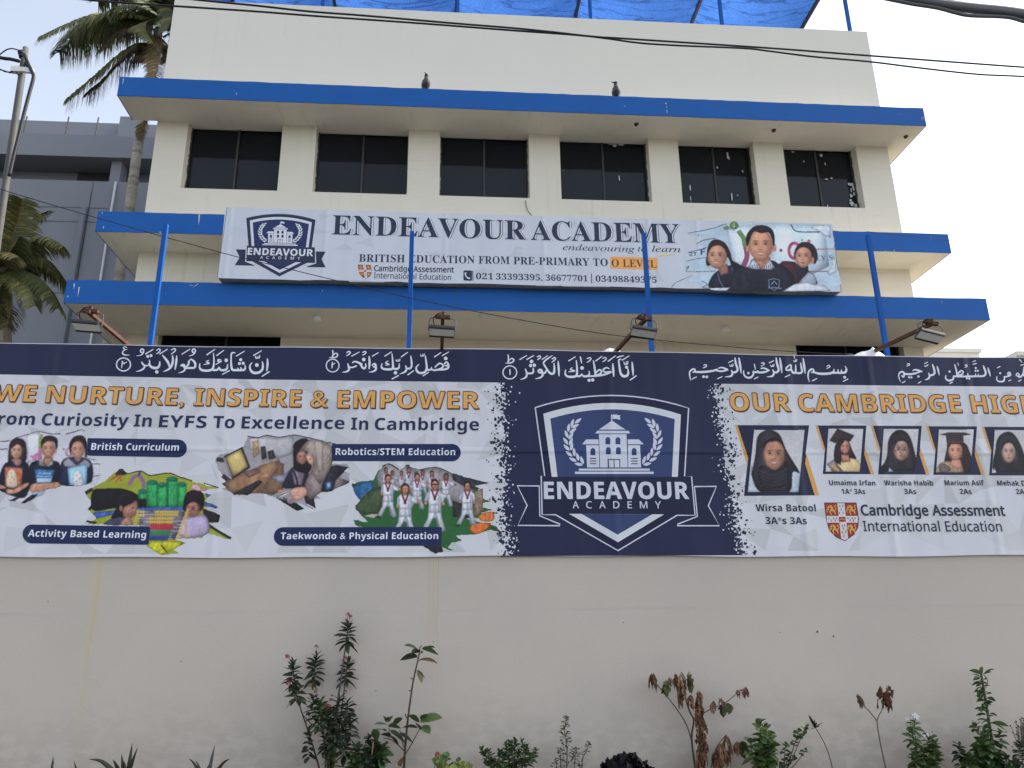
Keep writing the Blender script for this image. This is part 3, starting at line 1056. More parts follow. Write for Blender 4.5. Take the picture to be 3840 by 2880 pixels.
            if kind == 'p':
                m, i0, i1, j0, j1 = fill(dat, 3)
            else:
                m, i0, i1, j0, j1 = fill(dat[:1], 0)
                a_ = [v for l in dat for v in l]
                i0, i1 = max(0, int((min(v[0] for v in a_) - x0) / h)), min(nx, int((max(v[0] for v in a_) - x0) / h) + 2)
                j0, j1 = max(0, int((min(v[1] for v in a_) - z0) / h)), min(nz, int((max(v[1] for v in a_) - z0) / h) + 2)
                m = np.zeros((j1 - j0, i1 - i0), bool)
                for l in dat:
                    mm, p0, p1, q0, q1 = fill([l], 0)
                    p1, q1 = min(p1, i1), min(q1, j1)
                    m[q0 - j0:q1 - j0, p0 - i0:p1 - i0] |= mm[:q1 - q0, :p1 - p0]
            if not m.any():
                continue
            M_ = m.astype(float)
            H_, W_ = m.shape
            tone = np.ones(m.shape)
            if kind == 'p' and not first and m.sum() > 40:
                B = blur(blur(M_, .11 * min(H_, W_)), .11 * min(H_, W_))
                tone = 1 - .36 * (1 - np.clip((B - .45) / .5, 0, 1)) ** 1.2
                u, v = np.linspace(-.5, .5, W_)[None, :], np.linspace(-.5, .5, H_)[:, None]
                tone = tone * (1.06 - .16 * u + .18 * v)
                s = max(3, int(.16 * min(H_, W_)))
                tone = tone * (1 + (.30 if sum(col) < 420 else .12) * nz_(m.shape, (s * 2, s)) + (.18 if sum(col) < 420 else .07) * nz_(m.shape, (max(2, s // 2), max(2, s // 3))))
            elif first:
                tone = 1 + .08 * nz_(m.shape, (30, 40)) + .05 * nz_(m.shape, (9, 12))
            A = (blur(M_, 1) * al)[..., None] if (kind == 'p' and not first) else (M_ * al)[..., None]
            reg = img[j0:j1, i0:i1]
            img[j0:j1, i0:i1] = reg * (1 - A) + np.array(col, float) * tone[..., None] * A
            al_ = alp[j0:j1, i0:i1]
            al_[m] = 1
            first = False
        for q in range(3):
            img[..., q] = .5 * img[..., q] + .5 * blur(img[..., q], 1)
        img *= (1 + .09 * self.rs.randn(nz, nx) * .4 + .06 * nz_((nz, nx), (4, 4)))[..., None]
        c = np.clip(img, 0, 255) / 255
        c = np.where(c <= .04045, c / 12.92, ((c + .055) / 1.055) ** 2.4)
        c = np.clip((c - .010) / .80, .004, .86)
        ok = alp > 0
        idx = -np.ones((nz, nx), int)
        idx[ok] = np.arange(ok.sum())
        J, I_ = np.nonzero(ok)
        ro = parent
        while ro.parent is not None:
            ro = ro.parent
        L = ro.location
        co = np.stack([x0 + h * I_ - L.x, np.full(len(I_), self.Y - .0009 - L.y), z0 + h * J - L.z], 1)
        fo = ok[:-1, :-1] & ok[:-1, 1:] & ok[1:, 1:] & ok[1:, :-1]
        fa = np.stack([idx[:-1, :-1][fo], idx[:-1, 1:][fo], idx[1:, 1:][fo], idx[1:, :-1][fo]], 1)
        me = bpy.data.meshes.new(name)
        me.from_pydata(co.tolist(), [], fa.tolist())
        me.materials.append(M['photo'])
        at = me.color_attributes.new('Col', 'FLOAT_COLOR', 'POINT')
        at.data.foreach_set('color', np.concatenate([c[ok], np.ones((len(I_), 1))], 1).astype(np.float32).ravel())
        o = bpy.data.objects.new(name, me)
        COL.objects.link(o)
        o.parent = parent
        for kk, vv in kw.items():
            o[kk] = vv
        return o

_gl = {}
_BASE = {'b': None, 'n': None, 's': (0x1D5D4, 0x1D5EE, 0x1D7EC), 'l': (0x1D5A0, 0x1D5BA, 0x1D7E2), 'f': (0x1D400, 0x1D41A, 0x1D7CE), 'h': (0x1D434, 0x1D44E, None)}

def _map(s, style):
    b = _BASE[style]
    if b is None:
        return s
    o = ''
    for c in s:
        if 'A' <= c <= 'Z':
            o += chr(b[0] + ord(c) - 65)
        elif 'a' <= c <= 'z':
            o += chr(b[1] + ord(c) - 97)
        elif c.isdigit() and b[2]:
            o += chr(b[2] + ord(c) - 48)
        else:
            o += c
    return o

def _mesh(s, style, space):
    cu = bpy.data.curves.new('lettering', 'FONT')
    cu.body = _map(s, style)
    cu.size = 1
    cu.space_character = space
    cu.resolution_u = 3
    ob = bpy.data.objects.new('lettering', cu)
    COL.objects.link(ob)
    me = bpy.data.meshes.new_from_object(ob.evaluated_get(bpy.context.evaluated_depsgraph_get()))
    v = [tuple(q.co) for q in me.vertices]
    f = [tuple(q.vertices) for q in me.polygons]
    bpy.data.objects.remove(ob)
    bpy.data.curves.remove(cu)
    bpy.data.meshes.remove(me)
    return v, f

def glyphs(s, style, space):
    kk = (s, style, space)
    if kk not in _gl:
        v, f = _mesh(s, style, space)
        hv, _ = _mesh('H', style, 1)
        _gl[kk] = ((v, f), max(q[1] for q in hv), min(q[0] for q in v), max(q[0] for q in v))
    return _gl[kk]

# ---------------------------------------------------------------- the crest, in the tracing frame of the big banner
def crest(fn, Y, parent, outline, band, field, dark, txt, lay=6):
    a = Art(Y, lay)
    a.fn = fn
    arc = lambda x0, y0, xm, ym, x1, y1, n=14: [((1 - t) ** 2 * x0 + 2 * t * (1 - t) * (2 * xm - (x0 + x1) / 2) + t * t * x1, (1 - t) ** 2 * y0 + 2 * t * (1 - t) * (2 * ym - (y0 + y1) / 2) + t * t * y1) for t in (i / n for i in range(n + 1))]
    top = arc(200, 205, 860, 100, 1525, 210)
    outer = top + pts('1490,798 1550,800 1580,1135 1425,1135 915,1440 375,1130 260,1130 252,795 282,795')
    tl = pts('45,880 235,882 240,1140 415,1212 412,1225 50,1222 130,1050')
    tr = pts('1575,887 1765,885 1695,1052 1790,1225 1425,1225 1430,1212 1600,1145')
    for q in (tl, tr, outer):
        a.poly(q, dark)
        if outline:
            a.stroke(q + [q[0], q[1]], 11, outline, smooth=False, cap=False)
    inner = arc(330, 300, 865, 220, 1405, 305)
    a.poly(arc(270, 258, 862, 165, 1458, 265) + pts('1432,803 343,803'), band)
    a.poly(inner + pts('1380,803 393,803'), field)
    a.poly('492,1122 1312,1127 915,1368', band)
    a.poly('600,1123 1210,1127 912,1303', field)
    if not outline:      # bright gap between ribbon and tails
        for q in ('241,885 252,885 262,1135 375,1132 400,1148 415,1205 245,1140', '1560,887 1572,887 1598,1140 1432,1205 1440,1140 1578,1137'):
            a.poly(q, band)
    a.poly('262,803 1545,803 1575,1122 268,1122', dark)
    W = txt
    # school house with flag
    a.poly('855,265 865,265 865,318 855,318', W)
    a.poly('868,266 908,266 908,270 938,272 928,288 938,308 912,308 910,302 868,302', W)
    a.poly('862,318 980,395 750,395', W)
    a.poly('735,405 1005,405 1020,428 718,428', W)
    a.poly('750,435 988,435 998,722 760,722', W)
    a.poly('640,480 745,480 748,522 605,522', W)
    a.poly('998,480 1095,480 1138,522 1000,522', W)
    a.poly('640,530 748,530 754,722 648,722', W)
    a.poly('1000,530 1105,530 1115,722 1003,722', W)
    a.poly('575,732 1188,732 1190,750 577,750', W)
    a.poly('543,758 1222,758 1222,778 543,778', W)
    for x, y, ww, hh in ((827, 492, 21, 30), (914, 492, 21, 30), (831, 578, 21, 30), (918, 578, 21, 30), (698, 586, 21, 31), (1054, 586, 21, 31)):
        a.poly([(x - ww, y + hh)] + [(x + ww * math.cos(t), y - hh * .35 - ww * math.sin(t)) for t in (math.pi - math.pi * i / 8 for i in range(9))] + [(x + ww, y + hh)], field)
    for x in (700, 1056):
        for y in (644, 667, 690):
            a.poly([(x - 28, y - 4), (x + 28, y - 4), (x + 28, y + 4), (x - 28, y + 4)], dark)
    a.poly('824,650 932,650 934,722 828,722', dark)
    a.poly('834,658 876,658 878,722 838,722', W)
    a.poly('884,658 924,658 928,722 886,722', W)
    for side in (0, 1):
        for x, y, ang in ((570, 320, -38), (545, 365, -25), (520, 338, -72), (525, 405, -35), (488, 380, -84), (508, 450, -55), (470, 435, -112), (508, 498, -68), (463, 495, -125), (514, 540, -80), (470, 550, -135), (536, 590, -95), (492, 605, -142), (566, 630, -105), (525, 655, -155), (603, 660, -110), (575, 695, -168)):
            t = math.radians(ang)
            ux, uy = math.cos(t), math.sin(t)
            lf = [(x + ux * l + -uy * q, y + uy * l + ux * q) for l, q in ((-36, 0), (-12, -13), (14, -11), (36, 0), (14, 11), (-12, 13))]
            if side:
                lf = [(1742 - p_[0], p_[1] - 2) for p_ in lf]
            a.poly(lf, W, smooth=True)
    a.text('ENDEAVOUR', 275, 993, 1530, 993, 145, W, 's', .012, 1.02)
    xs_ = [(523, 577), (640, 690), (753, 808), (874, 928), (998, 1035), (1104, 1170), (1235, 1287)]
    for (x0, x1), c in zip(xs_, 'ACADEMY'):
        a.text(c, x0, 1075, x1, 1075, 60, W, 'l', .012)
    return a.part('crest', parent)

def heraldic_shield(fn, Y, parent, small=False):
    a = Art(Y, 8)
    a.fn = fn
    RED, GOLD, DK, WH = (140, 52, 46), (196, 150, 78), (52, 30, 34), (196, 192, 194)
    a.poly('484,1024 764,1024 786,1165 779,1240 744,1303 664,1359 586,1324 526,1262 501,1165', DK)
    a.poly('491,1030 758,1030 779,1165 772,1238 738,1298 664,1352 592,1318 533,1258 508,1165', RED)
    a.poly('598,1030 660,1030 692,1333 664,1352 632,1336', WH)
    a.poly('505,1140 776,1140 778,1198 512,1198', WH)
    a.poly('610,1150 668,1147 672,1190 614,1192', RED)
    a.stroke('622,1172 640,1166 660,1172', 6, GOLD)
    for ox, oy in ((550, 1085), (720, 1085), (574, 1252), (722, 1252)):
        a.stroke([(ox - 34, oy - 14, 12), (ox - 20, oy - 28, 18), (ox - 2, oy - 22, 20), (ox + 4, oy, 20), (ox + 22, oy + 14, 16), (ox + 30, oy + 36, 9)], 14, GOLD)
        a.stroke([(ox - 2, oy, 14), (ox - 14, oy + 18, 12), (ox - 4, oy + 42, 8)], 10, GOLD)
        a.stroke([(ox - 24, oy - 2, 9), (ox - 42, oy + 4, 8), (ox - 36, oy + 22, 7)], 8, GOLD)
        a.stroke([(ox + 24, oy + 10, 8), (ox + 36, oy - 10, 7), (ox + 24, oy - 28, 8), (ox + 38, oy - 38, 6)], 7, GOLD)
        a.ell(ox - 20, oy - 30, 5, 4, DK)
    for x, y in ((620, 1055), (645, 1052), (632, 1085), (618, 1115), (648, 1112), (526, 1160), (545, 1178), (565, 1160), (592, 1160), (580, 1180), (690, 1160), (708, 1178), (726, 1160), (750, 1160), (738, 1180), (640, 1225), (662, 1222), (650, 1250), (640, 1282), (668, 1278), (655, 1312)):
        a.stroke([(x, y - 10, 3), (x, y + 6, 7)], 6, DK, smooth=False)
    return a.part('coat_of_arms', parent)

# ---------------------------------------------------------------- the long banner on the boundary wall
bn = root('wall_banner', 'long printed school banner with navy header stretched along the boundary wall', 'banner', (1, BAN_Y, P(1920, 2090, BAN_Y).z))
bL, bR = -7.5, 10.5
zt, zb = lambda x: 4.527 + .008 * math.sin(x * .9 + 1) + .004 * math.sin(x * 3.1), lambda x: 2.372 + .010 * math.sin(x * .8 + 1.2) + .005 * math.sin(x * 3.7) + (.04 * max(0, -x - 1) / 3.5)
g = MB()
g.col = pc(*WHITE)
N = 72
xs = [bL + (bR - bL) * i / N for i in range(N + 1)]
for a, b in zip(xs[:-1], xs[1:]):
    g.quad((a, BAN_Y, zb(a)), (b, BAN_Y, zb(b)), (b, BAN_Y, zt(b)), (a, BAN_Y, zt(a)))
    g.quad((a, BAN_Y, zt(a)), (b, BAN_Y, zt(b)), (b, WALL_Y + .1, zt(b) + .004), (a, WALL_Y + .1, zt(a) + .004))
    g.quad((a, BAN_Y + .022, zb(a)), (b, BAN_Y + .022, zb(b)), (b, BAN_Y, zb(b)), (a, BAN_Y, zb(a)))
g.build('sheet', M['print'], bn)
# pale grey facets printed over the white
r2 = random.Random(11)
a = Art(BAN_Y, 1)
GX, GZ = 46, 8
x0, x1, z0, z1 = -5.2, 7.6, 2.42, 4.28
gp = [[(x0 + (x1 - x0) * (i + r2.uniform(-.42, .42) * (0 < i < GX)) / GX, z0 + (z1 - z0) * (j + r2.uniform(-.42, .42) * (0 < j < GZ)) / GZ) for j in range(GZ + 1)] for i in range(GX + 1)]
for i in range(GX):
    for j in range(GZ):
        c = gp[i][j], gp[i + 1][j], gp[i + 1][j + 1], gp[i][j + 1]
        for t in ((c[0], c[1], c[2]), (c[0], c[2], c[3])) if r2.random() < .5 else ((c[0], c[1], c[3]), (c[1], c[2], c[3])):
            if r2.random() < .45:
                v = r2.choice((187, 184, 181, 177, 189))
                a.raw(list(t), (v, v, v + 3), lay=1 + .22 * ((3 * i + 5 * j + len(a.mb.f)) % 8))
a.part('facet_pattern', bn)
# navy header band
a = Art(BAN_Y, 3)
bot = [(-700, 1390), (0, 1404), (480, 1413), (960, 1423), (1440, 1429), (1920, 1435), (2400, 1437.5), (2880, 1440.5), (3360, 1446), (3840, 1450), (4600, 1456)]
q = [a.w(*b) for b in bot]
top_ = [(x, zt(x) - .007) for x in reversed([bL + .01 + (bR - bL - .02) * i / 40 for i in range(41)])]
q[0] = (bL + .01, q[0][1])
q[-1] = (bR - .01, q[-1][1])
a.raw(q + top_, NAVY)
a.part('header_band', bn)
# navy panel with splattered edges
a = Art(BAN_Y, 4)
def edge(line, amp, n, side):
    "ragged paint edge down a list of key points"
    out = []
    for i in range(n + 1):
        t = i / n * (len(line) - 1)
        j = min(int(t), len(line) - 2)
        u = t - j
        x = line[j][0] + (line[j + 1][0] - line[j][0]) * u
        y = line[j][1] + (line[j + 1][1] - line[j][1]) * u
        out.append((x + r2.choice((-1, 1, 0, .5)) * r2.uniform(.2, 1) * amp, y + r2.uniform(-2, 2)))
    return out
eL = edge([(1885, 1425), (1884, 1520), (1890, 1600), (1880, 1700), (1895, 1800), (1888, 1900), (1900, 2000), (1905, 2086)], 15, 110, -1)
eR = edge([(2668, 1428), (2690, 1520), (2705, 1600), (2722, 1690), (2718, 1770), (2745, 1860), (2752, 1930), (2768, 2010), (2790, 2084)], 17, 110, 1)
q = [a.w(*b) for b in eL] + [a.w(*b) for b in reversed(eR)]
a.raw(q, NAVY, lay=4)
for eline, s in ((eL, -1), (eR, 1)):
    for i in range(210):
        b = r2.choice(eline)
        d = abs(r2.gauss(0, 1)) * 26 + 4
        r = r2.uniform(1.2, 6.5) * (1 if d < 35 else .55)
        m = 7
        ring = [(b[0] + s * d + r * r2.uniform(.5, 1.3) * math.cos(2 * math.pi * j / m), b[1] + r * r2.uniform(.5, 1.5) * math.sin(2 * math.pi * j / m)) for j in range(m)]
        a.poly(ring, NAVY, lay=5 + i % 40)
    for i in range(150):
        b = r2.choice(eline)
        d = abs(r2.gauss(0, 1)) * 17 + 2
        r = r2.uniform(1.0, 4.2)
        m = 7
        yy = b[1] + r2.uniform(-4, 4)
        if yy < 1446 or yy > 2078:
            continue
        ring = [(b[0] - s * d + r * r2.uniform(.5, 1.3) * math.cos(2 * math.pi * j / m), yy + r * r2.uniform(.5, 1.6) * math.sin(2 * math.pi * j / m)) for j in range(m)]
        a.poly(ring, WHITE, lay=6 + i % 40)
a.part('splattered_panel', bn)
crest(A3, BAN_Y, bn, (188, 190, 208), (192, 194, 200), (50, 62, 100), (31, 33, 58), (186, 189, 202), lay=60)

# Arabic lettering of the header, traced stroke by stroke
AR = {
 (420, 1285, 3.6867): '''208,72,8 180,55,10 158,72,14 180,95,13 206,97,8|186,98,10 152,120,14 150,155,17 190,172,16 242,171,5|145,258,15 140,300,14 131,352,8|150,272,10 165,292,14 185,276,12 203,270,10|440,126,14 412,168,14 342,184,6|468,155,17 568,94,13|
410,268,14 430,302,22 452,322,22 436,358,24 390,386,18 335,398,6|515,242,12 520,290,18 492,318,16 448,312,18|512,296,22 550,340,30 620,350,34 655,315,26 660,262,13|618,107,12 650,88,15 668,105,15 645,137,16 612,156,8|664,154,17 764,92,12|
700,176,14 738,222,26 772,268,28 796,332,18|836,180,14 842,250,26 818,330,30 772,374,24 710,400,8|820,102,12 860,82,16 878,105,15 850,136,15 815,158,8|895,182,12 889,262,28 873,368,14|970,158,14 1076,92,12|1152,130,14 1122,166,14 1066,184,6|
958,316,24 985,312,40 1005,340,28 1005,378,22 975,404,18 920,418,6|1092,225,10 1062,262,22 1058,300,22 1030,330,22|1095,228,16 1135,260,26 1152,305,26 1140,345,26 1075,350,26 1010,352,22|1215,292,13 1212,345,20 1240,378,28 1310,388,30 1380,372,30 1404,325,24 1410,240,18 1402,146,10|
1338,245,11 1306,265,16 1345,286,18 1274,302,11|1315,166,17 1420,95,12|1503,240,14 1468,236,20 1476,264,20 1516,256,12|1500,266,14 1438,300,12|1400,378,26 1452,376,26 1480,338,14|1484,350,20 1505,378,26 1560,378,30 1590,356,26 1600,300,12|1450,176,15 1544,108,12|1530,436,14 1622,388,17|
1702,140,12 1656,146,20 1646,220,18 1650,320,24 1666,374,28 1720,380,28 1820,378,28 1842,350,20 1838,310,10|1738,352,12 1752,384,22|1780,342,12 1794,382,22|1720,185,15 1828,120,12|1936,276,10 1906,322,20 1918,382,26 1962,417,32 2030,412,32 2078,370,28 2086,310,22 2078,262,12|
1985,190,12 1992,216,15 2012,210,12 2013,190,10|2014,210,14 2034,214,14 2041,176,12|1960,175,16 2064,114,12|2148,222,12 2151,300,26 2140,388,14|2076,465,14 2170,404,18''',
 (1200, 1300, 3.6867): '''175,55,16 180,100,14 166,150,12|165,145,14 205,96,14 238,98,17 238,132,16 200,150,16 128,152,8|170,215,12 168,260,16 165,300,8|175,245,12 206,231,11|370,82,13 400,66,16 420,82,14 400,107,16 365,126,9|440,130,14 542,75,10|590,80,13 620,66,15 637,82,14 614,106,15 590,117,10|
384,236,13 396,276,22 402,312,24 376,341,24 312,355,7|396,285,22 450,286,18 500,268,20|448,225,12 472,206,18 520,216,24 572,244,30|560,245,22 590,292,26 618,300,24 634,270,18 630,236,13|680,136,14 685,220,28 680,307,14|726,131,14 806,84,12|
724,258,16 745,236,22 768,250,26 758,278,24 738,278,16|772,262,22 770,318,26 732,344,20 680,352,7|897,130,14 987,74,12|856,236,12 850,282,20 880,308,26 950,314,30 1005,298,28 1005,200,20 996,100,11|940,200,11 906,225,15 956,246,17 908,256,10|1010,302,24 1060,308,28 1090,290,22 1096,236,11|
1052,182,11 1060,202,13 1078,196,11|1080,176,10 1086,200,12 1102,192,12 1104,170,9|998,446,15 1084,400,15|1184,266,15 1196,310,22 1172,350,24 1104,378,7|1196,300,22 1240,302,24 1266,270,22 1265,200,22 1255,130,12|1125,141,14 1210,79,12|1215,388,15 1291,335,15|
1366,246,12 1330,290,20 1345,344,28 1400,366,28 1460,340,26 1476,280,24 1466,200,22 1456,126,12|1390,110,10 1397,132,12 1415,126,10|1418,105,10 1424,130,12 1438,122,11 1442,97,9|1427,402,15 1500,354,14|1470,316,24 1528,320,22 1542,286,12|1540,310,20 1580,326,24 1650,312,24 1692,288,22 1700,252,18 1650,232,20 1592,282,16|
1722,238,18 1745,212,18 1772,236,20 1755,262,20 1728,260,16|1776,250,22 1770,295,26 1710,316,24 1600,322,18|1585,140,16 1670,84,13|1692,125,14 1777,74,11''',
 (1840, 1315, 3.6867): '''242,60,16 245,110,14 238,165,12|235,160,14 278,112,14 314,116,18 312,150,18 262,172,16 205,171,7|265,262,12 268,300,16 268,333,10|404,122,14 497,68,11|502,121,16 594,68,12|480,256,14 496,300,22 500,340,24 475,376,22 414,400,7|498,310,22 560,314,24 588,295,24 588,240,13|
645,85,13 676,72,16 690,90,14 668,112,15 645,126,9|712,120,14 786,70,10|655,282,20 680,262,24 708,278,26 690,304,24 664,300,18|712,290,24 716,344,24 680,375,20 618,388,7|715,322,22 752,304,22 772,268,16|852,68,8 800,102,18 748,142,20 732,178,20 762,232,22 800,288,24 840,320,28 874,306,26 880,240,22 875,176,13|850,115,13 884,96,16 896,116,15 870,142,15 843,161,8|
932,150,13 940,240,26 945,347,13|1036,266,12 1030,320,20 1060,355,26 1130,362,30 1186,342,26 1194,250,22 1183,136,13|1126,236,11 1104,260,16 1162,281,17 1078,292,10|1080,140,15 1170,86,12|1240,86,15 1249,130,18 1258,174,8|1190,350,24 1232,352,24 1262,322,14|1264,340,18 1290,354,26 1335,352,26 1362,325,18 1362,285,12|
1345,352,24 1400,352,22 1440,350,22|1420,140,14 1436,230,24 1446,330,20|1446,312,20 1500,266,20 1532,282,18 1512,322,22 1440,346,22|1640,250,11 1600,236,20 1557,262,20 1580,296,22 1664,290,17|1664,298,16 1600,322,24 1540,338,24 1440,352,22|1335,110,13 1371,98,16 1386,116,14 1360,146,15 1329,163,8|
1550,105,13 1586,95,16 1598,116,14 1570,141,15 1546,156,8|1455,140,16 1538,79,12|1624,146,16 1722,74,12|1688,180,14 1695,270,28 1702,354,14|1802,120,14 1772,130,18 1780,220,22 1796,308,28 1832,352,32 1882,346,30 1902,308,24 1894,242,12|1744,96,13 1790,80,16 1842,70,8|1820,130,14 1912,74,11|
1842,155,10 1852,190,13 1872,184,11|1874,150,10 1880,188,12 1894,178,11 1898,146,9|1955,160,13 1964,250,26 1969,340,12|1930,405,14 2008,350,17''',
 (2560, 1325, 3.3515): '''100,341,6 89,290,14 88,236,16 115,206,18 146,198,18 156,222,18 132,238,14|150,232,20 220,236,24 300,231,24 380,220,22 432,204,20|264,150,10 290,142,13 299,160,12 280,175,12 254,183,7|118,322,11 173,297,10|452,186,12 500,180,18 562,206,22|564,206,18 490,226,20 420,214,18|434,321,10 494,294,11|
614,216,15 626,250,20 605,286,20 534,296,7|626,240,20 665,236,22 690,202,22 668,130,24 658,60,14|590,145,9 600,165,11 614,158,9|618,141,9 622,165,10 632,156,9 633,131,8|579,116,12 633,89,10|708,60,13 722,150,25 735,248,10|766,216,9 770,265,16 800,300,21 850,305,21 886,270,18 890,222,13|
886,238,18 940,236,24 975,240,20 1020,236,22|985,192,12 1022,186,18 1082,214,20|1084,214,16 1030,236,20 960,242,22|900,136,10 906,165,12 912,202,10|988,126,10 1015,118,13 1022,140,12 984,163,7|898,321,10 946,299,11|1134,210,15 1146,250,20 1126,286,20 1060,296,7|1146,240,20 1186,236,22 1206,202,22 1186,130,24 1175,60,14|
1104,150,9 1114,166,11 1127,160,9|1130,146,9 1135,166,10 1145,156,9 1146,136,8|1089,119,12 1141,94,10|1222,60,13 1235,150,24 1246,244,10|1352,142,13 1302,184,17 1308,212,16 1358,200,20 1364,150,14|1362,202,22 1390,246,22 1418,232,20 1420,146,12|1420,242,22 1464,250,22 1500,232,22 1492,180,20 1482,122,12|
1395,90,9 1402,106,11 1415,100,9|1418,81,9 1421,102,10 1431,95,9 1433,75,8|1398,26,9 1409,66,9|1288,298,11 1347,271,10|1514,66,13 1526,160,25 1540,251,9|1592,360,6 1576,300,14 1580,240,16 1606,206,20 1638,200,18 1646,230,18 1620,242,14|1640,236,20 1720,256,26 1820,256,26 1890,238,22 1902,200,9|
1896,246,22 1950,240,20 1952,204,9|1950,246,20 1988,244,20 1996,206,9|1990,246,22 2042,238,24 2058,200,18 2042,164,10|1814,162,10 1841,152,13 1848,172,12 1808,191,7|1628,346,11 1686,317,10|2018,352,11 2076,324,11''',
 (3240, 1335, 3.6867): '''506,356,6 486,310,12 480,256,14 508,222,20 545,224,22 556,258,20 542,290,18 520,270,14|550,246,22 640,252,24 706,240,22|595,116,10 620,105,12 629,122,12 592,141,9|528,371,10 569,349,10|674,202,12 712,190,20 768,206,26 802,216,14|775,216,18 735,232,18 690,244,22|748,376,10 786,354,10|
895,240,14 906,280,20 885,315,20 843,330,7|905,266,20 950,262,22 976,228,22 962,160,24 946,118,14|838,136,9 846,146,10 860,136,8|863,126,8 870,136,9 887,120,9|836,106,10 877,87,10|1012,145,13 1026,200,22 1040,262,9|1130,270,10 1130,312,18 1170,340,22 1226,324,22 1242,280,18|1184,381,10 1223,361,10|
1255,122,14 1276,200,20 1286,270,18|1286,256,18 1340,206,18 1370,218,18 1350,256,20 1280,277,20|1238,280,20 1320,283,22 1430,283,22 1530,281,22|1434,244,10 1437,276,14|1298,97,9 1304,131,9|1394,131,9 1416,122,11 1425,140,11 1394,159,8|1520,280,22 1610,280,22 1662,272,22 1682,230,24 1662,170,24 1650,136,13|1540,244,9 1544,275,13|
1578,248,9 1582,275,13|1504,111,9 1514,117,10 1530,102,8|1532,106,8 1538,113,9 1554,100,9|1504,81,9 1542,64,10|1714,166,12 1730,220,22 1746,279,10|1836,285,10 1836,330,16 1870,354,19 1930,345,20 1942,288,16|1940,287,18 1985,282,18 2022,262,22 2012,228,18 1988,238,16 1992,262,16|1844,163,11 1882,145,10|2000,346,10 2032,329,10|
2140,286,18 2105,268,14 2116,238,14 2142,252,16 2136,290,18 2170,283,20 2200,245,20 2212,160,16|2210,270,20 2260,285,22 2300,250,22 2290,150,16|2164,131,10 2212,116,10|2150,50,12 2181,86,10|2138,349,11 2174,329,10''',
}
DOTS = {(420, 1285, 3.6867): '495,190,21 540,180,21 620,404,24 1580,245,25 1762,290,21 1780,236,21 1814,286,21 2003,310,26',
        (1200, 1300, 3.6867): '605,178,25 1043,362,24 1738,163,25',
        (1840, 1315, 3.6867): '565,150,24 552,206,23 604,202,23 1263,240,25 1360,410,22 1410,405,22 1878,228,22',
        (2560, 1325, 3.3515): '262,294,17 303,296,17 825,248,15 942,232,16 2035,301,18',
        (3240, 1335, 3.6867): '622,295,14 655,296,14 752,283,15 1182,216,15 1422,309,14 1455,311,14 1540,206,14 1572,204,14 1544,166,14 1882,238,14'}
CAL = (205, 208, 220)
for kk, ss in AR.items():
    a = Art(BAN_Y, 6)
    a.fn = k(*kk)
    a.pen = 1.16
    for st in ss.replace('\n', '').split('|'):
        if st.strip():
            a.lay = 6 + (a.lay - 5) % 12
            a.stroke(st.strip(), 14, CAL)
    for x, y, r in pts(DOTS[kk]):
        a.lay = 19
        a.poly([(x + r * 1.06 * math.cos(t + .35), y + r * 1.06 * math.sin(t + .35)) for t in (i * math.pi / 4 for i in range(8))], CAL)
    a.lay = 20
    if kk[0] == 420:
        a.ring(160, 302, 97, 90, 17, CAL)
        a.ring(418, 114, 22, 26, 20, CAL, 14)
        a.ring(1132, 114, 22, 26, 20, CAL, 14)
        a.ell(1086, 298, 12, 11, NAVY)
        a.ell(1125, 309, 8, 8, NAVY)
    if kk[0] == 1200:
        a.ring(175, 262, 88, 88, 15, CAL)
    if kk[0] == 1840:
        a.ring(265, 301, 95, 90, 16, CAL)
    a.part('verse_calligraphy', bn)

# headline lettering
GOLD, GOLDD, INK = (205, 152, 86), (82, 52, 34), (38, 44, 76)
a = Art(BAN_Y, 50)
def gold(s, x0, y0, x1, y1, cap, space=1.03):
    a.text(s, x0, y0, x1, y1, cap, GOLDD, 's', .022, space, dx=2.2, dy=2.0, lay=50)
    a.text(s, x0, y0, x1, y1, cap, GOLDD, 's', .022, space, lay=52)
    a.text(s, x0 + 2.2, y0 - 1.5, x1 - 2.2, y1 - 1.5, cap - 3, GOLD, 's', .0, space, lay=54)
for wl in ((('WE', -30, 1505, 132, 1508, 63), ('NURTURE,', 169, 1510, 690, 1520, 64), ('INSPIRE', 725, 1521, 1129, 1526, 64), ('&', 1162, 1528, 1230, 1528.5, 66), ('EMPOWER', 1263, 1530, 1798, 1533, 65)),
           (('OUR', 2738, 1541, 2968, 1543, 68), ('CAMBRIDGE', 2996, 1544, 3609, 1547, 67), ('HIGH', 3645, 1548, 3897, 1551, 67))):
    for q in wl:
        gold(*q)
    a.part('headline', bn)
for s, x0, y0, x1, y1 in (('From', -48, 1591, 128, 1594), ('Curiosity', 154, 1595, 480, 1599), ('In', 501, 1599.5, 567, 1600.5), ('EYFS', 595, 1602, 773, 1605), ('To', 798, 1605, 879, 1606), ('Excellence', 905, 1607, 1291, 1609), ('In', 1316, 1611.5, 1380, 1612), ('Cambridge', 1405, 1612.5, 1796, 1614)):
    a.text(s, x0, y0, x1, y1, 45, INK, 's', .0, 1.03, lay=50)
a.part('subheading', bn)
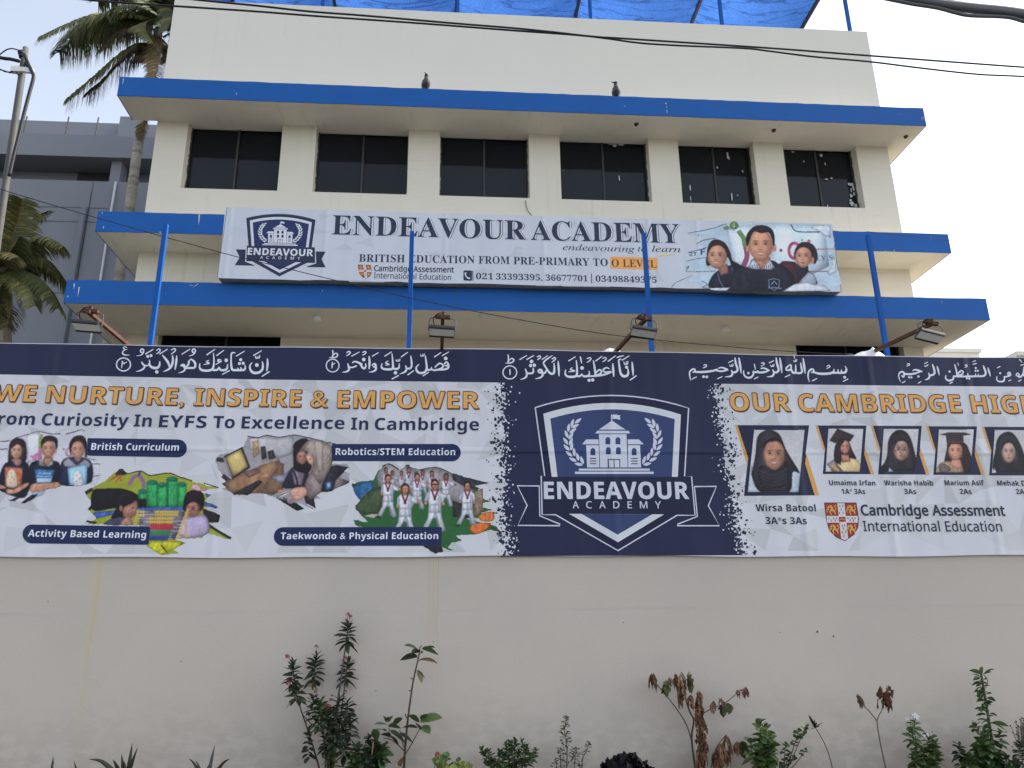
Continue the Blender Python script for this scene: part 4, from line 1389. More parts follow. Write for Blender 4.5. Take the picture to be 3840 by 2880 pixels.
for wl in ((('Wirsa Batool', 2835, 1917, 3060, 1918, 26, 's', 0), ('3A*s 3As', 2872, 1965, 3026, 1966, 26, 's', 0)), (('Umaima Irfan', 3110, 1819.5, 3283, 1821, 19, 's', 0), ('1A* 3As', 3157, 1852, 3245, 1853, 19, 's', 0)),
           (('Warisha Habib', 3316, 1820.5, 3500, 1821, 19, 's', 0), ('3As', 3392, 1852.5, 3436, 1853, 19, 's', 0)), (('Marium Asif', 3543, 1820, 3690, 1820.5, 19, 's', 0), ('2As', 3600, 1852.5, 3644, 1853, 19, 's', 0)),
           (('Mehak', 3741, 1821, 3823, 1821.5, 19, 's', 0), ('D', 3832, 1821.5, 3850, 1821.5, 19, 's', 0), ('2As', 3811, 1853, 3854, 1853.5, 19, 's', 0))):
    for s, x0, y0, x1, y1, cp, st, o in wl:
        a.text(s, x0, y0, x1, y1, cp, (40, 40, 58), st, o, 1.03, lay=50)
    a.part('name_caption', bn)
for s, x0, y0, x1, y1, o in (('Cambridge Assessment', 3230, 1932, 3771, 1933.5, .030), ('International Education', 3239, 1992, 3759, 1993, .010)):
    a.text(s, x0, y0, x1, y1, 38, (44, 46, 62), 'l', o, 1.03, lay=50)
a.part('award_lettering', bn)
heraldic_shield(A4, BAN_Y, bn)

# ---------------------------------------------------------------- photographs printed on the banner
BLK = (40, 32, 36)
def jag(q, amp=7, step=22, seed=3):
    "torn paint-stroke outline"
    r3 = random.Random(seed)
    q = pts(q) if isinstance(q, str) else q
    out = []
    for (x0, y0), (x1, y1) in zip(q, q[1:] + q[:1]):
        n = max(1, int(math.hypot(x1 - x0, y1 - y0) / step))
        for i in range(n):
            t = i / n
            out.append((x0 + (x1 - x0) * t + r3.uniform(-amp, amp) * (i > 0), y0 + (y1 - y0) * t + r3.uniform(-amp, amp) * (i > 0)))
    return out

SK = (172, 128, 108)
# class of three children with books
a = Photo(BAN_Y, seed=1)
a.fn = A1
a.poly(jag('-260,560 0,492 130,462 330,412 440,428 530,402 700,397 745,460 762,640 870,690 850,720 872,790 830,868 520,880 380,960 215,1030 70,1012 40,930 -100,905 -260,930'), (198, 196, 206))
a.poly('230,440 340,420 350,620 240,690', (205, 205, 214))
for q, wd in (('135,464 220,440 330,411 440,430 525,430', 9), ('568,434 640,415 700,396 738,408', 9), ('-60,500 85,492', 9), ('-40,570 70,560', 9), ('790,690 870,690', 7), ('760,640 845,660', 7), ('790,800 862,790', 7)):
    a.stroke(q, wd, (66, 62, 66))
a.stroke('358,435 350,500 345,560', 30, (128, 148, 70))
a.stroke('345,555 345,610 330,640', 26, (186, 108, 156))
a.ring(325, 636, 26, 26, 22, (196, 110, 160))
a.stroke('265,622 300,640', 22, (196, 110, 160), smooth=False)
a.ell(550, 563, 9, 9, (120, 84, 96))
a.ring(598, 590, 26, 32, 16, (206, 150, 172))
a.text('E', 722, 630, 748, 630, 30, (70, 64, 80), 'f')
a.text('Y', 752, 630, 775, 630, 30, (70, 64, 80), 'f')
a.text('3', 802, 672, 818, 672, 26, (70, 64, 80), 'f')
# first girl
a.poly('70,640 80,540 98,490 150,466 215,492 232,580 228,650 206,690 150,640 100,660 78,690', (52, 38, 38), True)
a.poly('-20,900 0,780 40,692 110,662 190,666 250,702 264,860 250,920 200,985 60,950', (30, 30, 46), True)
a.poly('110,650 180,650 186,690 150,712 112,690', (160, 116, 98))
a.face(142, 578, 50, 72, (186, 142, 122), smile=False)
a.poly('88,560 92,510 150,478 205,505 200,545 150,520', (52, 38, 38), True)
a.stroke('108,668 150,716 200,664', 10, (46, 54, 96))
a.poly('40,712 198,726 186,890 44,886', (186, 104, 72))
a.poly('58,885 60,780 100,728 142,778 150,886', (206, 182, 158), True)
for x, y in ((75, 800), (100, 770), (120, 820), (90, 850), (125, 860), (105, 800)):
    a.ell(x, y, 5, 6, (186, 120, 110))
for x, y in ((160, 740), (180, 760), (165, 850), (55, 735)):
    a.ell(x, y, 8, 8, (216, 146, 110))
a.poly('60,905 120,905 232,850 252,872 140,945 60,948', (176, 128, 108), True)
a.poly('-60,850 40,880 60,905 -40,910', (176, 128, 108))
# boy
a.poly('256,880 258,700 335,662 460,662 520,702 522,868 440,900 275,905', (32, 32, 44), True)
a.poly('380,630 455,630 460,690 412,712 375,690', (156, 110, 92))
a.face(418, 562, 58, 78, (180, 132, 110))
a.ell(355, 590, 9, 16, (170, 122, 100))
a.ell(482, 585, 9, 16, (170, 122, 100))
a.poly('358,560 356,500 385,455 440,446 492,470 498,530 484,570 474,515 440,492 395,500 370,525', (44, 34, 36), True)
a.poly('330,645 368,650 398,712 336,704', (150, 146, 150))
a.poly('398,712 455,650 462,692 420,716', (150, 146, 150))
for i in range(5):
    a.stroke([(338 + 11 * i, 660 + 4 * i), (343 + 11 * i, 702)], 4, (50, 48, 56), cap=False)
a.poly('298,735 475,742 440,852 316,850', (62, 110, 156))
a.poly('316,812 452,812 440,852 318,850', (150, 178, 204))
a.text('Primary', 330, 780, 440, 782, 18, (206, 214, 226), 'f')
a.text('Mathematics', 312, 803, 452, 806, 15, (206, 214, 226), 'f')
a.poly('262,882 300,858 420,852 515,848 518,888 400,912 330,932 262,925', (178, 130, 106), True)
a.stroke('300,892 400,880 500,868', 4, (140, 96, 80))
a.poly('275,932 330,935 400,915 360,960 290,980', (160, 172, 190))
# second girl
a.poly('606,600 600,520 640,456 712,446 752,500 756,600 740,640 730,560 690,540 640,540 616,590', (52, 38, 38), True)
a.poly('524,872 526,690 600,632 740,640 796,694 802,800 760,862', (36, 40, 62), True)
a.poly('550,668 605,640 662,700 722,648 780,682 772,724 700,706 640,716 560,712', (142, 138, 146), True)
a.poly('600,640 660,655 722,640 715,668 668,690 612,660', (66, 64, 86), True)
a.poly('640,620 705,620 700,655 670,672 645,655', (160, 116, 98))
a.face(672, 570, 58, 78, (184, 136, 116))
a.poly('608,560 612,500 672,462 732,500 742,560 715,498 690,486 640,500', (52, 38, 38), True)
a.poly('582,725 756,690 750,872 600,876', (146, 190, 218))
a.poly('640,876 632,790 668,738 708,780 716,874', (206, 204, 210), True)
for x, y in ((660, 790), (685, 770), (690, 820), (660, 840), (690, 850)):
    a.ell(x, y, 6, 6, (170, 120, 130))
a.poly('180,1030 270,960 330,950 300,985 215,1035', (36, 34, 42))
a.poly('70,1012 150,975 200,965 120,1015', (44, 40, 44))
a.part('photo_print', bn, label='printed photo of three children holding books')

# two girls with an abacus
a = Photo(BAN_Y, seed=2)
a.fn = A1
a.poly(jag('740,930 820,880 900,842 960,790 1030,740 1100,772 1220,750 1300,785 1460,765 1560,800 1700,850 1895,900 1700,922 1825,962 1770,1010 1890,1060 1760,1072 1905,1130 1890,1200 1800,1205 2005,1335 1960,1340 1780,1280 1750,1330 1520,1345 1620,1372 1500,1432 1555,1462 1390,1480 1270,1400 1290,1222 740,1212 830,1160 765,1090 800,1040 745,960', 6), (146, 152, 52))
a.poly(jag('1000,770 1025,735 1060,728 1110,770 1060,792 1000,790', 5), (44, 40, 34))
for q, wd in (('1110,775 1215,750 1300,788 1460,768 1560,805 1665,835', 12), ('735,945 800,905', 36), ('765,1090 800,1050', 30), ('745,1185 830,1200', 22), ('1760,855 1890,895', 12), ('1800,1215 1900,1280 2000,1335', 26)):
    a.stroke(q, wd, (42, 38, 40))
a.poly('800,925 900,905 1060,905 1200,962 1340,1062 1000,1072 802,1092', (30, 28, 32), True)
a.poly('802,1110 960,1094 1200,1070 1600,1046 1600,1100 960,1132 830,1164', (66, 94, 168))
a.poly('1500,1060 1590,1050 1600,1180 1500,1200', (60, 88, 160))
for x0, x1, t, b in ((1195, 1272, 928, 992), (1268, 1362, 852, 1062), (1355, 1446, 872, 1062), (1532, 1612, 868, 1064), (1440, 1537, 822, 1060)):
    a.poly([(x0, t), (x1, t), (x1, b), (x0, b)], (52, 146, 84))
    a.poly([(x0, t), (x0 + 16, t), (x0 + 16, b), (x0, b)], (40, 122, 72))
    a.ell((x0 + x1) / 2, t, (x1 - x0) / 2, 22, (30, 108, 84))
a.stroke('1115,880 1150,815 1200,790 1235,840 1245,900', 34, (134, 96, 140))
a.stroke('1205,745 1205,800', 20, (90, 62, 92))
a.stroke('960,830 1000,800 1060,790', 16, (170, 72, 48))
a.stroke('1000,850 1030,810 1050,840', 12, (170, 72, 48))
a.poly('1770,940 1830,955 1790,985', (70, 96, 170))
a.poly('1770,1015 1890,1060 1870,1080 1770,1050', (60, 84, 160))
a.poly('1750,1075 1905,1130 1885,1200 1770,1192', (42, 38, 44))
# left girl in profile
a.poly('900,1216 950,1170 1010,1150 1075,1160 1070,1218', (66, 66, 88), True)
a.poly('960,1160 1000,1080 1005,980 1060,926 1150,935 1190,985 1192,1040 1150,1060 1100,1150 1040,1150', (34, 28, 34), True)
a.poly('1062,1070 1140,1030 1180,1000 1192,1060 1176,1100 1182,1118 1130,1160 1066,1145', (152, 110, 94), True)
a.ell(1150, 1070, 12, 5, (36, 26, 28))
a.ell(1045, 1075, 16, 28, (140, 100, 86))
a.poly('1040,1218 1058,1175 1110,1148 1146,1192 1140,1220', (160, 118, 100), True)
# right girl with glasses and bow
a.poly('1545,1305 1535,1190 1640,1148 1765,1130 1812,1230 1782,1305 1640,1332', (168, 152, 180), True)
a.poly('1582,1072 1600,962 1660,918 1742,930 1768,1000 1755,1072 1700,1115 1620,1110', (38, 28, 32), True)
a.face(1668, 1085, 60, 68, (160, 116, 100), smile=False, d=-14)
a.poly('1600,1050 1610,1000 1660,965 1720,990 1740,1050 1680,1005', (38, 28, 32), True)
a.ring(1630, 1075, 30, 24, 5, (120, 50, 60), 20)
a.ring(1692, 1072, 30, 24, 5, (120, 50, 60), 20)
a.poly('1640,888 1700,868 1745,905 1790,898 1780,925 1700,922', (192, 150, 160), True)
# abacus
a.poly('1215,1090 1600,1085 1520,1345 1190,1340', (108, 100, 110))
a.stroke('1195,1085 1165,1225', 26, (186, 152, 94), smooth=False)
a.stroke('1628,1075 1528,1338', 24, (190, 154, 92), smooth=False)
a.stroke('1605,1190 1612,1325', 20, (186, 160, 110), smooth=False)
for y, x0, x1, n, c in ((1105, 1345, 1535, 10, (200, 172, 70)), (1130, 1345, 1530, 10, (194, 164, 64)), (1162, 1298, 1490, 10, (206, 172, 60)), (1192, 1298, 1485, 10, (206, 168, 52)), (1222, 1308, 1488, 10, (190, 40, 44)), (1246, 1310, 1480, 10, (176, 34, 40)), (1278, 1305, 1470, 9, (48, 124, 66)), (1300, 1305, 1462, 9, (44, 112, 60)), (1322, 1300, 1450, 9, (46, 62, 130)), (1342, 1300, 1440, 8, (40, 54, 116))):
    a.stroke([(1200, y), (1590, y - 8)], 3, (206, 206, 206), cap=False)
    for i in range(n):
        a.ell(x0 + (x1 - x0) * i / (n - 1), y, 10, 13, c)
for y in (1105, 1135):
    for i in range(2):
        a.ell(1218 + 22 * i, y, 10, 14, (206, 186, 120))
a.ell(1500, 1320, 18, 18, (62, 60, 110))
a.poly('1265,1402 1300,1362 1500,1360 1600,1372 1500,1425 1392,1480', (172, 168, 44))
a.stroke('1390,1390 1450,1460', 10, (60, 54, 30), smooth=False)
a.part('photo_print', bn, label='printed photo of two girls with a bead abacus')

# robotics class
a = Photo(BAN_Y, seed=3)
a.fn = A2
a.poly(jag('-350,640 -300,600 -160,592 -100,530 -72,440 0,466 90,440 200,456 330,437 450,460 590,490 692,515 660,600 660,690 780,690 812,730 742,750 812,772 800,802 812,850 700,900 640,932 560,940 520,960 566,990 470,1000 440,1030 520,1080 500,1086 360,1030 422,1080 355,1100 280,1050 150,970 20,946 -150,962 -300,905 -200,880 -290,800 -350,680', 6), (150, 146, 152))
a.poly('-60,560 -60,450 200,465 320,450 320,600 210,640', (172, 168, 172))
for q, wd in (('-75,445 0,468 90,442 200,458 330,440 450,462 585,492', 10), ('590,508 690,512', 8), ('-340,650 -270,660', 40), ('-290,790 -220,850', 40), ('-200,880 -150,925', 24)):
    a.stroke(q, wd, (48, 42, 44))
a.poly('-300,860 -110,770 190,640 212,680 25,942 -190,962', (152, 116, 88))
a.poly('25,942 212,680 240,690 240,900 150,960', (120, 92, 74))
a.poly('-280,625 -120,540 -48,722 -205,826', (58, 50, 52))
a.poly('-262,632 -130,560 -68,716 -198,800', (190, 168, 108))
a.poly('-285,640 -268,632 -200,805 -212,822', (176, 172, 170))
a.poly('-30,500 20,480 30,600 -20,640', (152, 128, 96))
a.poly('38,545 80,537 96,640 52,655', (56, 50, 54))
a.poly('100,582 150,570 172,640 112,655', (60, 54, 58))
a.poly('50,660 200,640 205,660 70,700', (140, 130, 128))
a.poly('-200,945 30,828 58,850 -70,966', (46, 42, 46))
for i in range(6):
    a.stroke([(-170 + 36 * i, 935 - 17 * i), (-120 + 32 * i, 945 - 16 * i)], 3, (96, 88, 90), cap=False)
a.poly('-120,760 20,730 40,760 -60,810', (112, 86, 82))
a.poly('20,946 200,990 350,1030 422,1080 355,1100 150,972', (40, 36, 40))
a.poly('410,960 500,970 520,1080 430,1030', (42, 38, 42))
# girl in black head scarf
a.poly('128,800 240,780 300,740 330,800 240,850 165,835', (126, 126, 144), True)
a.poly('240,900 252,820 300,740 350,700 440,720 455,800 430,890', (44, 40, 50), True)
a.poly('300,720 380,760 420,760 400,880 330,870', (118, 106, 122))
a.stroke('310,730 345,800 365,890', 16, (40, 36, 44))
a.poly('322,580 330,515 400,470 455,490 440,600 482,690 450,765 340,745 322,660', (38, 32, 36), True)
a.face(396, 634, 46, 62, (158, 114, 98), smile=False, d=6)
a.poly('330,600 345,548 400,556 448,600 440,560 420,500 345,500', (38, 32, 36), True)
a.poly('28,800 70,770 118,776 122,802 40,812', (176, 126, 104), True)
# woman in beige head scarf
a.poly('440,820 490,750 600,800 640,700 700,800 810,848 700,900 640,932 560,940 470,1000 420,900', (126, 112, 112), True)
a.poly('600,722 700,700 800,720 690,832 660,930 560,930 575,850', (44, 42, 50))
a.poly('380,572 450,490 540,480 650,540 668,660 604,800 558,868 480,760 492,690 480,610 430,585', (146, 130, 122), True)
a.poly('500,490 575,500 580,740 540,775', (160, 146, 138))
a.poly('430,612 490,632 498,690 470,696 448,670', (196, 146, 128), True)
a.ell(470, 650, 10, 4, (60, 40, 40))
a.stroke('600,660 640,600 655,540', 8, (112, 98, 92))
a.stroke('560,860 600,790 640,700', 8, (104, 90, 90))
a.poly('596,850 650,838 655,905 605,915', (66, 98, 140))
a.poly('612,858 640,852 642,890 618,895', (150, 176, 206))
a.poly('288,925 350,892 425,892 440,950 350,1012 300,965', (196, 150, 132), True)
a.stroke('300,940 370,935', 4, (140, 100, 90))
a.stroke('310,965 380,960', 4, (140, 100, 90))
a.poly('180,922 240,905 280,935 230,950', (170, 124, 104), True)
a.poly('172,962 290,905 302,950 205,990', (186, 180, 184))
a.stroke('180,975 280,930', 8, (70, 62, 68), smooth=False)
a.stroke('235,985 270,1000', 14, (60, 54, 60), smooth=False)
a.ell(298, 1006, 30, 30, (186, 152, 162))
a.ell(298, 1006, 16, 16, (110, 90, 98))
a.ell(298, 1006, 6, 6, (196, 180, 184))
a.part('photo_print', bn, label='printed photo of two women in head scarves building a robot')

# taekwondo class on the lawn
a = Photo(BAN_Y, cell=.004, seed=4)
a.fn = A2
a.poly(jag('822,872 900,842 1010,832 1042,770 1100,702 1160,690 1240,742 1312,700 1400,738 1560,716 1690,770 2022,856 1890,882 1962,940 1880,962 2030,1016 1890,1046 2052,1090 1940,1112 2055,1160 1820,1160 2062,1222 2135,1290 2030,1262 1900,1300 1732,1310 1782,1356 1690,1370 1660,1412 1722,1450 1612,1412 1622,1450 1550,1470 1440,1400 1000,1252 860,1222 838,1165 972,1196 862,1090 860,1042 932,1032 862,952', 6), (46, 92, 52))
a.poly('1040,790 1100,704 1165,695 1245,745 1312,704 1400,740 1560,718 1700,775 1900,930 1890,1050 1850,1060 1700,1010 1500,900 1060,900', (138, 132, 134))
a.poly('1690,775 2022,856 1892,882 1960,912 1830,900 1700,830', (56, 54, 64))
for q, wd in (('1090,710 1155,690 1240,742', 12), ('1290,705 1330,700', 14), ('1400,742 1560,718 1690,772', 8), ('830,862 900,905', 20)):
    a.stroke(q, wd, (44, 42, 46))
a.poly('842,892 900,858 1002,842 1012,962 940,1032 862,962', (48, 92, 132), True)
a.poly('940,962 1020,900 1100,905 1085,1060 1060,1110 950,1132 862,1082 870,1040', (62, 76, 54), True)
for i in range(40):
    x, y = r2.uniform(900, 1080), r2.uniform(930, 1110)
    a.ell(x, y, r2.uniform(5, 11), r2.uniform(4, 8), r2.choice(((44, 58, 42), (84, 98, 70), (96, 92, 66), (60, 78, 50))), r2.uniform(0, 3), n=7, lay=50 + i)
a.lay = 92
a.poly('930,1140 1000,1122 1060,1125 1020,1160', (166, 160, 150))
a.poly('1700,1010 1850,1060 1880,1160 1700,1150', (46, 50, 48))
a.poly('1932,1130 2045,1102 2052,1180 1942,1182', (196, 110, 58), True)
a.poly('1852,1275 1872,1212 2032,1200 1940,1292', (190, 98, 48), True)
a.poly('1890,930 1960,900 1960,1100 1880,1150', (128, 108, 92))
a.stroke('2030,1235 2120,1285', 18, (70, 56, 50), smooth=False)
GI, GIS = (194, 194, 204), (156, 158, 174)
def fighter(x, y, s, arm=1, legs=True, skin=(170, 118, 94), hair=BLK, glasses=False, tint=1.0):
    gi, gs = tuple(int(q * tint) for q in GI), tuple(int(q * tint) for q in GIS)
    X = lambda q: [(x + u * s, y + v * s) for u, v in q]
    L = a.lay
    a.lay += 9
    if legs:
        a.poly(X([(-46, 185), (46, 185), (52, 250), (80, 330), (72, 352), (40, 350), (8, 250), (-14, 250), (-60, 345), (-96, 345), (-88, 320), (-52, 250)]), gi, lay=L)
        a.poly(X([(0, 200), (10, 200), (40, 340), (24, 345), (8, 250), (-14, 250), (-30, 300)]), gs, lay=L + 1)
        a.ell(x - 84 * s, y + 350 * s, 20 * s, 9 * s, (40, 34, 36), lay=L)
    a.poly(X([(-30, 36), (30, 36), (58, 62), (50, 120), (44, 150), (50, 212), (-50, 212), (-44, 150), (-50, 120), (-60, 66)]), gi, lay=L + 2)
    a.poly(X([(22, 64), (50, 110), (46, 205), (28, 205)]), gs, lay=L + 3)
    a.poly(X([(-46, 146), (46, 142), (46, 152), (-46, 156)]), (168, 168, 182), lay=L + 4)
    a.poly(X([(-6, 150), (6, 150), (10, 205), (-2, 205)]), (168, 168, 182), lay=L + 4)
    if arm > 0:
        a.poly(X([(34, 48), (60, 60), (104, 90), (100, 112), (54, 108)]), gi, lay=L + 4)
        a.ell(x + 108 * s, y + 96 * s, 16 * s, 14 * s, skin, lay=L + 5)
        a.poly(X([(-58, 64), (-40, 70), (-46, 130), (-66, 128)]), gs, lay=L + 3)
        a.ell(x - 54 * s, y + 138 * s, 13 * s, 14 * s, skin, lay=L + 5)
    else:
        a.poly(X([(-34, 48), (-60, 60), (-82, 120), (-60, 135), (-40, 100)]), gs, lay=L + 3)
        a.ell(x - 66 * s, y + 138 * s, 14 * s, 14 * s, skin, lay=L + 5)
        a.poly(X([(40, 56), (62, 70), (70, 130), (52, 140)]), gi, lay=L + 4)
        a.ell(x + 64 * s, y + 146 * s, 13 * s, 15 * s, skin, lay=L + 5)
    a.poly(X([(-14, 20), (14, 20), (16, 44), (0, 54), (-16, 44)]), tuple(int(q * .85) for q in skin), lay=L + 4)
    a.poly(X([(-32, 34), (-20, 30), (0, 88), (20, 30), (32, 34), (4, 112), (-4, 112)]), (136, 36, 44), lay=L + 5)
    a.ell(x, y + 110 * s, 9 * s, 8 * s, (34, 30, 34), lay=L + 6)
    a.ell(x, y - 4 * s, 31 * s, 39 * s, hair, lay=L + 6)
    a.ell(x + 2 * s, y + 5 * s, 25 * s, 33 * s, skin, lay=L + 7)
    for d in (-10, 12):
        a.ell(x + d * s, y + 1 * s, 5 * s, 2.6 * s, (40, 28, 28), lay=L + 8)
    a.ell(x + 2 * s, y + 20 * s, 8 * s, 3 * s, (130, 70, 66), lay=L + 8)
    if glasses:
        a.poly(X([(-20, -4), (24, -4), (24, 3), (-20, 3)]), (60, 40, 50), lay=L + 8)
for q in ((1122, 742, .55, -1), (1178, 768, .5, 1), (1258, 770, .5, -1), (1320, 742, .62, 1), (1385, 775, .5, 1), (1440, 764, .6, -1), (1520, 772, .62, 1)):
    fighter(*q, legs=q[2] > .55, tint=.92, skin=(140, 94, 76))
fighter(1642, 800, .74, 1, skin=(120, 82, 66))
fighter(1392, 802, .80, 1)
fighter(1140, 818, .95, 1)
fighter(1826, 880, .98, -1, hair=(30, 28, 32))
fighter(1545, 868, 1.16, -1, glasses=True)
fighter(1288, 905, 1.14, 1)
a.poly('1440,1400 1600,1402 1615,1440 1552,1468', (40, 38, 44))
a.poly('1615,1390 1690,1372 1660,1412 1640,1420', (44, 96, 50))
a.part('photo_print', bn, label='printed photo of a taekwondo class in white on a lawn')

# caption pills
def pill(q, s, x0, y0, x1, y1, cap, left):
    a = Art(BAN_Y, 30)
    a.fn = lambda x, y: (x, y)
    (xa, ya), (xb, yb), (xc, yc), (xd, yd) = q      # tl tr br bl
    n = 12
    out = []
    if left:
        r = (yd - ya) / 2
        out += [(xa + r - r * math.sin(t), (ya + yd) / 2 + r * math.cos(t)) for t in (math.pi * i / n for i in range(n + 1))]
        out += [(xb - 4, yb), (xb, yb + 4), (xc, yc - 4), (xc - 4, yc)]
    else:
        r = (yc - yb) / 2
        out += [(xd + 4, yd), (xd, yd - 4), (xa, ya + 4), (xa + 4, ya)]
        out += [(xb - r + r * math.sin(t), (yb + yc) / 2 - r * math.cos(t)) for t in (math.pi * i / n for i in range(n + 1))]
    a.poly(out, (32, 42, 76))
    a.text(s, x0, y0, x1, y1, cap, (206, 208, 220), 's', 0, 1.04)
    a.part('caption_pill', bn)
pill(((328, 1643), (701, 1648), (701, 1715), (328, 1709)), 'British Curriculum', 341, 1687.5, 670, 1690.5, 26, False)
pill(((85, 1967), (564, 1975), (558, 2043), (85, 2038)), 'Activity Based Learning', 104, 2012, 547, 2018, 26, True)
pill(((1244, 1665), (1728, 1665), (1728, 1730), (1244, 1729)), 'Robotics/STEM Education', 1258, 1706, 1707, 1707, 25, False)
pill(((1027, 1977), (1657, 1976), (1655, 2047), (1027, 2047)), 'Taekwondo & Physical Education', 1052, 2022, 1643, 2021.5, 25, True)

# portraits of the high achievers
def pframe(lab, dx, dy, big=False):
    a = Art(BAN_Y, 8)
    a.fn = A4
    T = lambda s: [(x + dx, y + dy) for x, y in pts(s)]
    if big:
        a.poly(pts('-287,353 -262,353 -172,640 -182,690'), (196, 146, 76))
        a.poly(pts('-264,355 355,357 325,602 412,962 -208,967 -172,640'), (36, 38, 62))
        a.poly(pts('332,602 442,962 404,962 321,690'), (196, 146, 76))
        q = pts('-178,938 265,936 318,396 -122,395')
    else:
        a.poly(T('408,357 432,357 494,556 482,582'), (196, 150, 88))
        a.poly(T('430,358 850,359 834,560 893,779 473,778 492,560'), (38, 40, 66))
        a.poly(T('840,550 918,780 888,780 830,605'), (196, 150, 88))
        q = T('495,760 795,760 825,385 520,384')
    fr = a.part('portrait', bn, label=lab)
    p = Photo(BAN_Y - .0011, cell=.0042, seed=int(20 + abs(dx)))
    p.fn = A4
    p.poly(q, (186, 184, 186))
    p.clip = [p.w(*v) for v in q]
    p.frame = fr
    return p
a = pframe('largest printed portrait, smiling woman in dark head scarf', 0, 0, True)
a.poly('196,760 276,766 265,935 178,935', (168, 178, 190), True)
a.poly('-178,935 -165,800 -140,700 -60,935', (176, 186, 196))
a.poly('-130,720 -108,600 -92,460 -30,402 40,400 105,445 152,560 205,650 272,768 212,762 182,935 -60,935 -140,800', (50, 45, 52), True)
a.face(52, 612, 92, 132, (164, 120, 98))
a.poly('-50,560 -30,500 50,462 120,500 152,580 110,505 50,494 -10,510', (38, 34, 40), True)
a.poly('-60,700 20,745 110,735 160,660 190,780 120,900 -20,905 -90,800', (44, 40, 47), True)
for i in range(5):
    a.stroke([(-85 + 8 * i, 740 + 32 * i), (40, 790 + 30 * i), (165 - 4 * i, 730 + 40 * i)], 6, (62, 57, 64), cap=False)
a.part('photo_print', a.frame)
a = pframe('printed portrait of a graduate with tilted cap and yellow dress', 0, 0)
a.poly('575,680 578,540 640,465 700,505 726,570 762,648 700,640 640,660 628,705', (46, 34, 38), True)
a.poly('540,756 640,665 740,645 796,690 794,758', (204, 180, 132), True)
a.poly('632,610 700,610 712,670 640,680', (160, 112, 94))
a.face(664, 545, 42, 60, (176, 126, 106))
a.poly('590,640 585,540 640,470 660,490 622,560 628,700', (46, 34, 38), True)
a.poly('600,385 746,444 704,502 640,468 582,512 530,490', (52, 42, 48))
a.poly('505,692 566,652 650,755 560,758', (122, 112, 116))
a.stroke('548,700 612,752', 20, (190, 150, 76), smooth=False)
a.part('photo_print', a.frame)
a = pframe('printed portrait of a woman in black head scarf and glasses', 478, 3)
a.poly('966,762 1000,690 1028,620 1042,480 1100,406 1172,402 1232,470 1282,640 1338,764', (46, 42, 48), True)
a.poly('1045,720 1090,758 1040,760', (150, 180, 204))
a.face(1152, 572, 66, 92, (164, 130, 116), smile=False)
a.poly('1086,560 1095,495 1150,462 1210,500 1222,570 1190,500 1120,498', (46, 42, 48), True)
for d in (-36, 36):
    a.ring(1140 + d, 550, 32, 26, 5, (120, 108, 104), 18)
a.part('photo_print', a.frame)
a = pframe('printed portrait of a graduate with flat cap and red brim', 955, 7)
a.poly('1524,670 1545,560 1560,510 1700,512 1745,600 1766,660 1752,764 1640,764 1600,690 1550,690', (52, 38, 38), True)
a.poly('1463,764 1478,692 1560,668 1690,702 1690,764', (152, 128, 98), True)
a.poly('1478,700 1530,690 1580,740 1540,764 1490,764', (100, 90, 88), True)
a.poly('1590,650 1660,650 1680,720 1630,735 1570,690', (186, 132, 112))
a.face(1620, 580, 62, 78, (196, 138, 116))
a.poly('1480,437 1560,418 1700,420 1758,436 1686,446 1690,516 1548,518 1534,444', (56, 46, 50))
a.stroke('1540,500 1690,500', 10, (110, 60, 60), cap=False)
a.poly('1690,520 1745,600 1764,764 1690,764 1680,640', (46, 34, 36), True)
a.part('photo_print', a.frame)
a = pframe('printed portrait cut by the picture edge, woman in black head scarf', 1437, 12)
a.poly('1958,764 1966,560 1985,470 2040,420 2110,422 2170,500 2222,640 2240,770', (44, 42, 46), True)
a.poly('1952,720 1975,765 1952,768', (186, 192, 200))
a.face(2080, 590, 60, 92, (176, 144, 130), smile=False)
a.poly('2018,570 2030,510 2080,482 2130,510 2142,580 2110,515 2050,515', (44, 42, 46), True)
a.part('photo_print', a.frame)

# ---------------------------------------------------------------- sign board on the school front
SY = 13.1
sx0, sx1 = (P(850.7, 776.4, SY).x + P(811.6, 1045.5, SY).x) / 2, (P(3117.4, 839.4, SY).x + P(3156.9, 1096.7, SY).x) / 2
sz0, sz1 = 7.635, 9.028
sg = root('school_sign', 'wide white school sign with dark serif lettering and three children on the building', 'sign', ((sx0 + sx1) / 2, SY, sz0))
g = MB()
g.col = pc(183, 187, 196)
N = 40
xs = [sx0 + (sx1 - sx0) * i / N for i in range(N + 1)]
sag = [rnd.uniform(-.012, .012) for _ in xs]
for i in range(N):
    a_, b_ = xs[i], xs[i + 1]
    u, v = sag[i], sag[i + 1]
    g.quad((a_, SY, sz0 + u), (b_, SY, sz0 + v), (b_, SY, sz1 + u * .3), (a_, SY, sz1 + u * .3)) if False else g.quad((a_, SY, sz0 + u), (b_, SY, sz0 + v), (b_, SY, sz1 + v * .3), (a_, SY, sz1 + u * .3))
g.build('panel', M['print'], sg)
g = MB()
for i in range(N):
    a_, b_ = xs[i], xs[i + 1]
    u, v = sag[i] + .004, sag[i + 1] + .004
    g.quad((a_, SY + .003, sz0 + u), (a_, SY + .34, sz0 + .03), (b_, SY + .34, sz0 + .03), (b_, SY + .003, sz0 + v))
    g.quad((a_, SY + .003, sz1 + sag[i] * .3 - .002), (b_, SY + .003, sz1 + sag[i + 1] * .3 - .002), (b_, SY + .34, sz1 - .002), (a_, SY + .34, sz1 - .002))
g.quad((sx1, SY + .003, sz0 + .02), (sx1, SY + .34, sz0 + .03), (sx1, SY + .34, sz1), (sx1, SY + .003, sz1))
